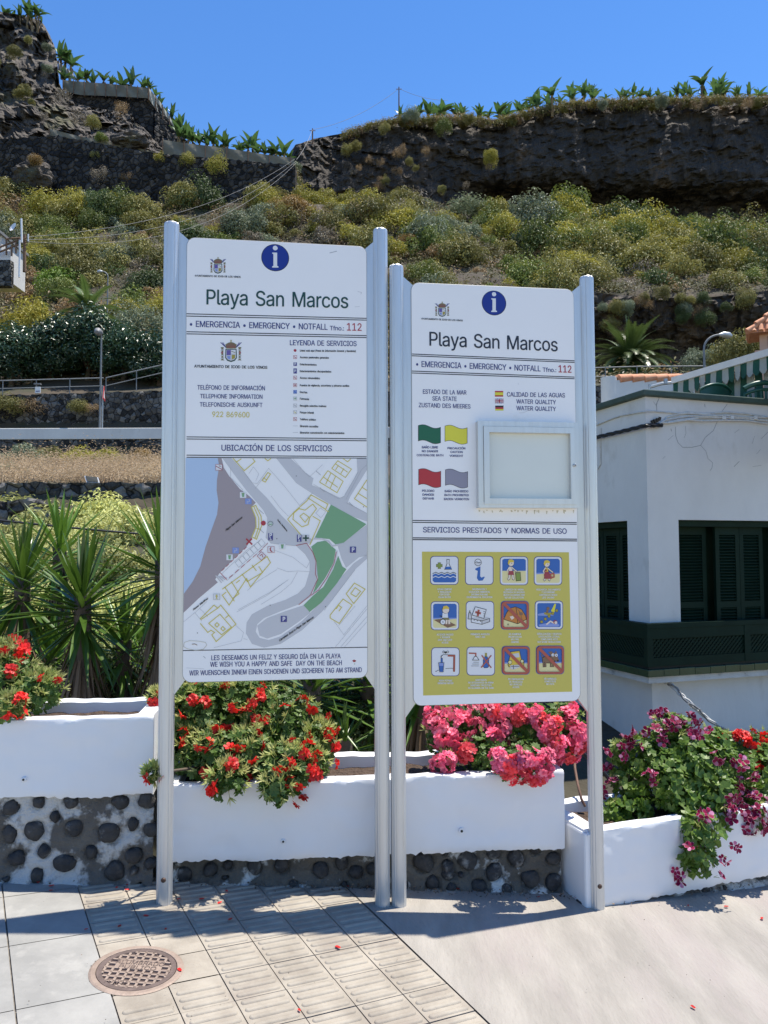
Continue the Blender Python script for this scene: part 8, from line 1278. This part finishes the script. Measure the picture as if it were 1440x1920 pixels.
# single out the ones that stand out
for px, Y, r_, kind, lab, sz in ((112, 79, 3.1, 'lime', 'large bright lime domed shrub right of the house at the left edge', .85), (222, 86, 3.0, 'greyg', 'dark bluish green rounded shrub above the bright lime dome', .9), (268, 84, 2.6, 'grey', 'bare greyish shrub between the bluish shrub and the tall sign', .9), (232, 69, 2.4, 'ygreen', 'yellowish spreading shrub behind the curved lamp in the laurels', .7), (290, 71, 1.8, 'brown', 'brown withered shrub just left of the tall sign post', .9), (60, 100, 2.8, 'green', 'fresh green shrub at the foot of the jagged boulder', .8),
        (165, 100, 2.9, 'green', 'deep green shrub below the middle of the black terrace wall', .9), (255, 100, 3.0, 'olive', 'olive shrub pair below the black terrace wall, right of the deep green one', .9), (278, 52, 2.0, 'lime', 'bright green broad-leaved plant in front of the laurels beside the tall sign', .9), (1010, 117, 5.4, 'greyg', 'large silvery green tree-like shrub at the foot of the cliff', 1.1), (985, 115, 3.2, 'greyg', 'silvery shrub low in front of the large silvery one', .8), (880, 120, 4.6, 'greyg', 'grey blue shrub spreading left of the large silvery one', .6), (800, 123, 2.4, 'greyg', 'small grey green bush at the left foot of the cliff', .9),
        (740, 106, 4.0, 'ygreen', 'large golden yellow shrub above the gap between the signs', .9), (770, 101, 2.4, 'orange', 'golden orange bush under the large yellow shrub', .7), (870, 97, 4.2, 'olive', 'olive bush with a visible twisted trunk above the lower sign', 1.0), (620, 112, 2.8, 'ygreen', 'yellow shrub behind the top of the tall sign, right half', .7), (520, 110, 2.8, 'olive', 'olive shrub behind the top of the tall sign, left half', .7), (1180, 116, 4.6, 'olive', 'yellow green shrub crown at the cliff foot right of the lower sign', .9), (1400, 103, 5.0, 'olive', 'large yellow green shrub at the right edge below the cave', .9)): shrub(px, Y, r_, kind, lab, sz=sz)
for px, py, Y, r_, kind, lab in ((300, 296, 111, 1.2, 'ygreen', 'small yellow green bush hanging over the great terrace wall, leftmost of three'), (353, 302, 111, 1.4, 'ygreen', 'yellow green bush over the great terrace wall, middle of three'), (409, 312, 111, 2.0, 'ygreen', 'largest yellow green bush over the great terrace wall, rightmost of three'), (541, 342, 116, 1.9, 'green', 'green bush in the gap at the left foot of the cliff'), (920, 298, 127, 1.7, 'ygreen', 'yellowish bush clinging halfway up the cliff'), (178, 292, 111, .9, 'olive', 'small olive bush on the great terrace wall under the net'), (190, 325, 110, 2.0, 'grey', 'grey dead bush at the foot of the great terrace wall'), (66, 300, 107, 1.2, 'orange', 'golden tuft on top of the jagged boulder'), (238, 330, 110.5, 1.2, 'brown', 'reddish brown creeper patch on the great terrace wall'), (150, 220, 113, 1.8, 'grey', 'grey dead scrub on the rocky bank under the upper terrace'), (175, 228, 113, 1.3, 'olive', 'olive tuft in the middle of the rocky bank'), (190, 256, 111.3, 1.1, 'green', 'green tuft growing against the lower grey net'), (230, 205, 114.5, 1.6, 'brown', 'russet scrub on the rocky bank below the terrace corner'), (120, 180, 113, 1.8, 'grey', 'grey scrub beside the headland rock'), (830, 238, 128, 1.7, 'green', 'green creeper hanging down the cliff below the banana row'), (1240, 192, 126, 1.5, 'greyg', 'pale grey sage bush on the cliff rim'), (1130, 196, 128, 1.1, 'greyg', 'little grey bush on the cliff rim left of the pale sage bush'), (880, 222, 129, 1.4, 'olive', 'dry olive bush at the cliff edge below the banana plants'), (770, 218, 130, 1.8, 'greyg', 'grey green bush under the utility pole on the cliff'), (1310, 194, 125, 1.4, 'brown', 'brown bush on the cliff rim, right part'), (1400, 196, 124, 1.4, 'brown', 'brown bush on the cliff rim at the right edge'), (720, 240, 128, 1.2, 'olive', 'small olive bush at the left end of the banana row')): shrub(px, 0, 0, kind) if False else shrub(px, Y, r_, kind, lab, py=py)
for i in range(24): px = rnd.uniform(640, 930); shrub(px, 127.0, rnd.uniform(.6, 1.3), rnd.choice(('brown', 'brown', 'grey', 'olive')), where='clinging to the left part of the cliff', py=rnd.uniform(270, 370))
for i in range(30): px = rnd.uniform(740, 1460); shrub(px, pl(px, CYD) + 2.4, rnd.uniform(.6, 1.3), rnd.choice(('brown', 'olive', 'olive', 'grey')), where='along the cliff rim', py=pl(px, CT) + 8 + rnd.uniform(-3, 6))
for i in range(14): shrub(rnd.uniform(-30, 100), 113, rnd.uniform(.7, 1.5), rnd.choice(('olive', 'grey', 'olive', 'greyg')), where='on the headland rock', py=rnd.uniform(50, 240))
def kindfor(px, Y):
    if px > 1000 and Y > 80: return rnd.choice(('olive', 'olive', 'olive', 'ygreen', 'green', 'green', 'dgreen'))
    if 500 < px < 780: return rnd.choice(('ygreen', 'olive', 'brown', 'olive', 'ygreen', 'orange', 'grey'))
    return rnd.choice(('olive', 'olive', 'ygreen', 'brown', 'green', 'green', 'greyg', 'dgreen'))
n_ = 0
while n_ < 140:
    px = rnd.uniform(-80, 1520); Y = rnd.triangular(54, 127, 112)
    if px > 1000 and 55 < Y < 82.5: continue
    if px < 540 and Y > 109: continue
    if px < 45 and Y < 66: continue
    if 330 < px < 1040 and Y < 100 and rnd.random() < .6 and (px < 740 or Y < 92): continue
    if Y < 60 and 330 < px < 1110: continue
    k_ = kindfor(px, Y); shrub(px, Y, rnd.uniform(2.0, 3.6) * (.7 + Y / 250) * (1.0 if px < 1000 else 1.3), k_, where='on the upper slope' if Y > 95 else 'on the lower slope'); n_ += 1
# the remaining bushes of the slope, past the 300 individuals, as one mass
r2 = random.Random(15); GB = {}
for i in range(430):
    px = r2.uniform(-480, 1700); Y = r2.triangular(54, 127, 108)
    if (px > 1000 and 55 < Y < 82.5) or (px < 540 and Y > 108.5) or (px < 45 and Y < 66): continue
    kk = r2.choice(('olive', 'olive', 'ygreen', 'green', 'dgreen', 'grey', 'brown', 'greyg')); r_ = r2.uniform(1.1, 2.4); c = tpt(px, Y, -.1); src = r2.choice(BMV); g = GB.setdefault(kk, MB()); cs, sn = math.cos(i), math.sin(i)
    b = len(g.v); g.v += [c + Vector((v.x * cs - v.y * sn, v.x * sn + v.y * cs, v.z * 1.1)) * r_ for v in src.v]; g.f += [tuple(b + j for j in f) for f in src.f]; g.m += src.m; g.sm += src.sm
ALL = MB(); am = []
for kk, g in GB.items():
    b = len(ALL.v); ALL.v += g.v; ALL.f += [tuple(b + j for j in f) for f in g.f]; ALL.m += [len(am)] * len(g.f); ALL.sm += g.sm; am.append(K['sh_' + kk])
stuff(ALL.build('bushes', am))
# low scrub between the shrubs: uncountable
for kname, kk, cnt, seed, Y0, Y1 in (('scrub', 'scrub', 5600, 1, 52, 127), ('dry_scrub', 'sh_brown', 1300, 2, 50, 128), ('grey_scrub', 'sh_grey', 900, 3, 50, 128)):
    r2 = random.Random(seed); g = MB()
    for i in range(cnt):
        px = r2.uniform(-420, 1700); Y = r2.uniform(Y0, Y1)
        if (px > 1000 and 55 < Y < 81.8) or (px < 540 and 109 < Y): continue
        c = tpt(px, Y); R_ = r2.uniform(.5, 1.1)
        for k in range(34):
            v = Vector((r2.gauss(0, .55), r2.gauss(0, .55), abs(r2.gauss(.2, .5)))) * R_; M_ = rot_to((v.normalized() + Vector((r2.gauss(0, .5), r2.gauss(0, .5), .5))).normalized(), r2.uniform(0, 6)); a, b = .17 * r2.uniform(.6, 1.4), .08
            g.add([c + v + M_ @ Vector(q) for q in ((-a, 0, 0), (0, -b, .03), (a, 0, 0), (0, b, .03))], [(0, 1, 2, 3)])
    stuff(g.build(kname, [K[kk]]))
r2 = random.Random(44); g = MB()                  # tufts all along the cliff rim
for i in range(1500):
    px = r2.uniform(640, 1700); c = at(px, pl(px, CT) + r2.uniform(-2, 16) * r2.random(), pl(px, CYD) + r2.uniform(1.2, 3.0)); R_ = r2.uniform(.3, .8)
    for k in range(26):
        v = Vector((r2.gauss(0, .6), r2.gauss(0, .5), r2.gauss(.1, .45))) * R_; M_ = rot_to((v.normalized() + Vector((r2.gauss(0, .5), r2.gauss(0, .5), .5))).normalized(), r2.uniform(0, 6)); a, b = .15 * r2.uniform(.6, 1.4), .06
        g.add([c + v + M_ @ Vector(q) for q in ((-a, 0, 0), (0, -b, .03), (a, 0, 0), (0, b, .03))], [(0, 1, 2, 3)], 0 if i % 3 else 1)
stuff(g.build('rim_grass', [K['sh_olive'], K['sh_brown']]))
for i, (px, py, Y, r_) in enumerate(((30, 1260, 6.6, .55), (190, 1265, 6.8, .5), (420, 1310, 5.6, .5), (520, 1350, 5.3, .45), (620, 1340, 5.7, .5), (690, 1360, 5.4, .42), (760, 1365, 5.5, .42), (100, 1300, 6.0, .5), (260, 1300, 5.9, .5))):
    shrub(px, Y, r_, 'dgreen', where='behind the planters, added to darken the gap', py=py)  # dense dark shrubs added so the gap behind the planters goes dark
# hanging scrub on the lower rock face
for i in range(26):
    px = rnd.uniform(1110, 1450); shrub(px, 75.0, rnd.uniform(.5, 1.2), rnd.choice(('dgreen', 'olive', 'brown', 'greyg')), where='hanging on the lower rock face', py=rnd.uniform(548, 600) if i < 16 else rnd.uniform(560, 680))
# bushes round the right lamp and palm
for px, py, Y, r_, k_, lab in ((1300, 680, 46, 1.2, 'greyg', 'grey green bush below the curved lamp behind the awning'), (1372, 668, 45, 1.6, 'olive', 'olive bush between the curved lamp and the tiled roof house'), (1415, 652, 44, 1.4, 'olive', 'olive bush touching the tiled roof house'), (1345, 672, 47, 1.2, 'greyg', 'pale bush just right of the curved lamp post')): shrub(px, Y, r_, k_, lab, py=py)
# spurge field behind the yuccas
for px, Y, r_, lab in ((138, 18.2, .52, 'pale yellow spurge dome in front of the dry stone wall, left of centre'), (202, 17.2, .50, 'pale yellow spurge dome right of the other one by the dry stone wall'), (20, 18.3, .42, 'pale spurge tuft at the left edge on the dry stone wall'), (58, 16.8, .36, 'straggly spurge with bare stems at the left'), (255, 17.8, .34, 'small sparse spurge next to the tall sign post')):
    me = FINE[0 if px != 202 else 1]; c = tpt(px, Y, .05); tag(inst('spurge_bush', me, c, (0, 0, px), (r_, r_, r_ * .9)), lab, 'bush')
for i in range(54):
    px = rnd.uniform(-60, 330) if i < 46 else rnd.uniform(690, 790); Y = rnd.uniform(10.5, 19.4); r_ = rnd.choice((.35, .5, .65, .85)); c = tpt(px, Y, -.05)
    tag(inst('spurge_bush', rnd.choice(FINE), c, (0, 0, rnd.uniform(0, 6)), (r_, r_, r_ * 1.15), mat=K['sh_spurge']), 'pale yellow green spurge bush in the field behind the yuccas', 'bush', 'spurge bushes in the field behind the yuccas')
g = MB(); r2 = random.Random(6)
for i in range(3400):
    px = r2.uniform(-300, 420); Y = r2.uniform(21, 29.5); c = tpt(px, Y); R_ = r2.choice((.2, .3, .4, .6))
    for k in range(16):
        v = Vector((r2.gauss(0, .5), r2.gauss(0, .5), abs(r2.gauss(.35, .5)))) * R_; M_ = rot_to((v.normalized() + Vector((r2.gauss(0, .5), r2.gauss(0, .5), .5))).normalized(), r2.uniform(0, 6)); a, b = .055 * r2.uniform(.6, 1.5), .016
        g.add([c + v + M_ @ Vector(q) for q in ((-a, 0, 0), (0, -b, .01), (a, 0, 0), (0, b, .01))], [(0, 1, 2, 3)])
stuff(g.build('dry_grass', [K['grass']]))
for px, Y, r_, k_, lab in ((40, 31, 1.2, 'greyg', 'straggly grey green bush before the white road parapet at the left'), (150, 31, 1.0, 'ygreen', 'yellow green bush above the dry grass, middle'), (205, 31, .9, 'ygreen', 'yellow green bush above the dry grass nearer the tall sign'), (268, 32, .9, 'orange', 'rusty bush above the dry grass beside the tall sign post'), (12, 25, .7, 'greyg', 'pale bush in the dry grass at the left edge'), (90, 33, 1.0, 'olive', 'olive bush left of the yellow ones below the white parapet'), (10, 43.5, 1.3, 'olive', 'bush on the black retaining wall at the left edge'), (58, 43.7, 1.1, 'brown', 'rust brown bush overhanging the black retaining wall'), (148, 43.8, .8, 'olive', 'small tuft on the black retaining wall near the lamp'), (175, 43.8, .6, 'brown', 'brown tuft on the black retaining wall left of the lamp post')):
    o = shrub(px, Y, r_, k_, lab, sz=.7); 
    if Y > 43: o.location = at(px, 768, 44.0)
for px, py, Y, r_ in ((28, 640, 50, 3.0), (95, 640, 51, 2.9), (165, 618, 51, 3.0), (235, 632, 50.5, 2.8), (295, 655, 50, 2.6)):
    pass
LAU = [bushmesh('crown', 400 + s, 7000, .05, 22, 1.0, 0, .2) for s in range(2)]; LM = [l_.mesh('crown', [K['laurel']]) for l_ in LAU]
for i, (px, py, Y, r_, lab) in enumerate(((22, 645, 50, 2.7, 'dark glossy laurel tree at the left edge behind the handrail'), (92, 640, 51, 2.6, 'dark glossy laurel tree second from the left edge, behind the notice board'), (165, 622, 51, 2.9, 'tallest dark glossy laurel tree, behind the straight street lamp'), (232, 640, 50.5, 2.6, 'dark glossy laurel tree between the straight lamp and the tall sign'), (300, 655, 50, 2.5, 'dark glossy laurel tree partly hidden by the left post of the tall sign'))):
    c = at(px, py, Y); zb = tz(px, Y) - .3; root = thing('laurel_tree', lab, 'tree', (c.x, c.y, zb), 0, 'dark laurel trees above the road'); g = MB(); g.tube([(c.x, c.y, zb), (c.x + .1, c.y, zb + 1), (c.x, c.y, c.z)], [.22, .17, .1], 8)
    for k in range(5): a = k * 1.3; g.tube([(c.x + .05, c.y, zb + 1), (c.x + math.cos(a) * r_ * .5, c.y + math.sin(a) * r_ * .5, c.z)], [.1, .04], 6)
    g.build('trunk', [K['bark']], root); inst('crown', LM[i % 2], (0, 0, c.z - zb - .55 * r_ * .6), (0, 0, i * 1.7), (r_ * 1.02, r_, r_ * .95), parent=root)
    inst('crown', LM[(i + 1) % 2], (.3, -.4, c.z - zb - r_ * .75), (0, 0, i * 2.3 + 1), (r_ * .95, r_ * .8, r_ * .7), parent=root)
def frond(g, p, d, l_, droop, rnd, m=0):
    q = Vector(p); dd = d.normalized(); n_ = 12; pts = [q.copy()]
    for i in range(n_): dd = (dd + Vector((0, 0, -droop / n_))).normalized(); q = q + dd * l_ / n_; pts.append(q.copy())
    g.tube(pts, [.035 * (1 - i / (n_ + 2)) for i in range(n_ + 1)], 4, m)
    for i in range(1, n_ + 1):
        t = i / n_; dd = (pts[i] - pts[i - 1]).normalized(); s_ = dd.cross(Vector((0, 0, 1))).normalized(); up = s_.cross(dd)
        for k in range(5):
            for sg in (-1, 1): a = pts[i - 1].lerp(pts[i], k / 5); ll = l_ * .17 * math.sin(math.pi * min(1, .12 + t * .84)) + .1; tip = a + (s_ * sg * .8 + dd * .55 + up * .25).normalized() * ll - Vector((0, 0, ll * .25)); g.add([a, a + dd * .07, tip], [(0, 1, 2)], m)
def palm(label, px, py, Y, l_, nf, seed):
    rnd = random.Random(seed); c = at(px, py, Y); zb = min(tz(px, Y), c.z - 1) - .3; root = thing('palm_tree', label, 'palm', (c.x, c.y, zb)); g = MB(); g.tube([(c.x, c.y, zb), (c.x, c.y, c.z - .5), (c.x, c.y, c.z)], [.38, .42, .3], 12); g.build('trunk', [K['wood']], root); g = MB()
    for i in range(nf): t = i / nf; el = lerp(82, -32, t ** .8) + rnd.gauss(0, 6); az = i * 2.39996 + rnd.uniform(-.2, .2); frond(g, c, Vector((math.cos(az) * math.cos(R(el)), math.sin(az) * math.cos(R(el)), math.sin(R(el)))), l_ * rnd.uniform(.85, 1.05), 1.3 + .6 * t, rnd)
    g.build('crown', [K['palm']], root)
palm('date palm with arching fronds against the dark rock above the white house', 1180, 680, 60, 4.1, 135, 1)
palm('palm with its fronds showing above the dark laurels by the curved lamp', 165, 585, 55, 3.0, 46, 2)
def banana(seed):
    rnd = random.Random(seed); g = MB(); g.tube([(0, 0, -1.6), (0, 0, .6), (.03, 0, 1.3)], [.2, .17, .12], 7, 1)
    for i in range(rnd.choice((6, 7, 8, 9))):
        az = i * 2.4 + rnd.uniform(-.9, .9); el = R(rnd.uniform(30, 88)); d = Vector((math.cos(az) * math.cos(el), math.sin(az) * math.cos(el), math.sin(el))); blade(g, (0, 0, 1.1), d, rnd.uniform(1.7, 2.6), rnd.uniform(.7, 1.0), rnd.uniform(.4, 1.3), rnd, 0, 7)
    for i in range(3): az = rnd.uniform(0, 6); blade(g, (0, 0, 1.0), Vector((math.cos(az) * .6, math.sin(az) * .6, -.6)), 1.3, .3, .6, rnd, 1, 4)
    return g.mesh('banana_plant', [K['banana'], K['sh_brown']])
BN = [banana(s) for s in range(6)]
def ban(px, py, Y, where, s_=1.0): o = inst('banana_plant', rnd.choice(BN), at(px, py, Y) - Vector((0, 0, rnd.uniform(.5, 1.3))), (rnd.uniform(-.22, .22), rnd.uniform(-.22, .22), rnd.uniform(0, 6)), s_ * rnd.choice((.75, .9, 1.0, 1.1, 1.3))); tag(o, 'banana plant with ragged upright leaves ' + where, 'banana plant', 'banana plants ' + where)
for i in range(34): px = 745 + i * 20.6 + rnd.uniform(-7, 7); ban(px, pl(px, CT) - 2, pl(px, CYD) + rnd.uniform(5, 8), 'in a row on the cliff top', 1.0)
for i in range(26): px = rnd.uniform(740, 1445); ban(px, pl(px, CT) - 4, pl(px, CYD) + rnd.uniform(9, 13), 'in a row on the cliff top', 1.0)
for px, py in ((1035, 196), (1317, 176)): o = inst('banana_plant', BN[1], at(px, py, 133), (0, 0, 1), 1.45); tag(o, 'tall banana plant standing above the row on the cliff top, ' + ('left one' if px < 1200 else 'right one'), 'banana plant')
for px in rg(332, 548, 11): ban(px + rnd.uniform(-4, 4), pl(px, [(332, 262), (420, 277), (548, 298)]), 121 + rnd.uniform(0, 2), 'behind the long net in the gap', 1.0)
for px, py in ((285, 182), (296, 198), (304, 212), (314, 225), (322, 236), (330, 246), (338, 256)): ban(px + 6, py, 128, 'behind the steep pale net', .95)
for px in rg(125, 280, 17): ban(px + rnd.uniform(-5, 5), pl(px, [(125, 150), (280, 168)]), 125.5, 'behind the corner net of the upper terrace', .95)
for px, py in ((122, 120), (132, 132), (115, 112)): ban(px, py, 130, 'beside the headland rock', 1.0)
for px, py in ((20, 34), (38, 30), (52, 32), (68, 26), (72, 34), (8, 30), (60, 38)): ban(px, py, 124, 'on top of the headland at the upper left', 1.0)
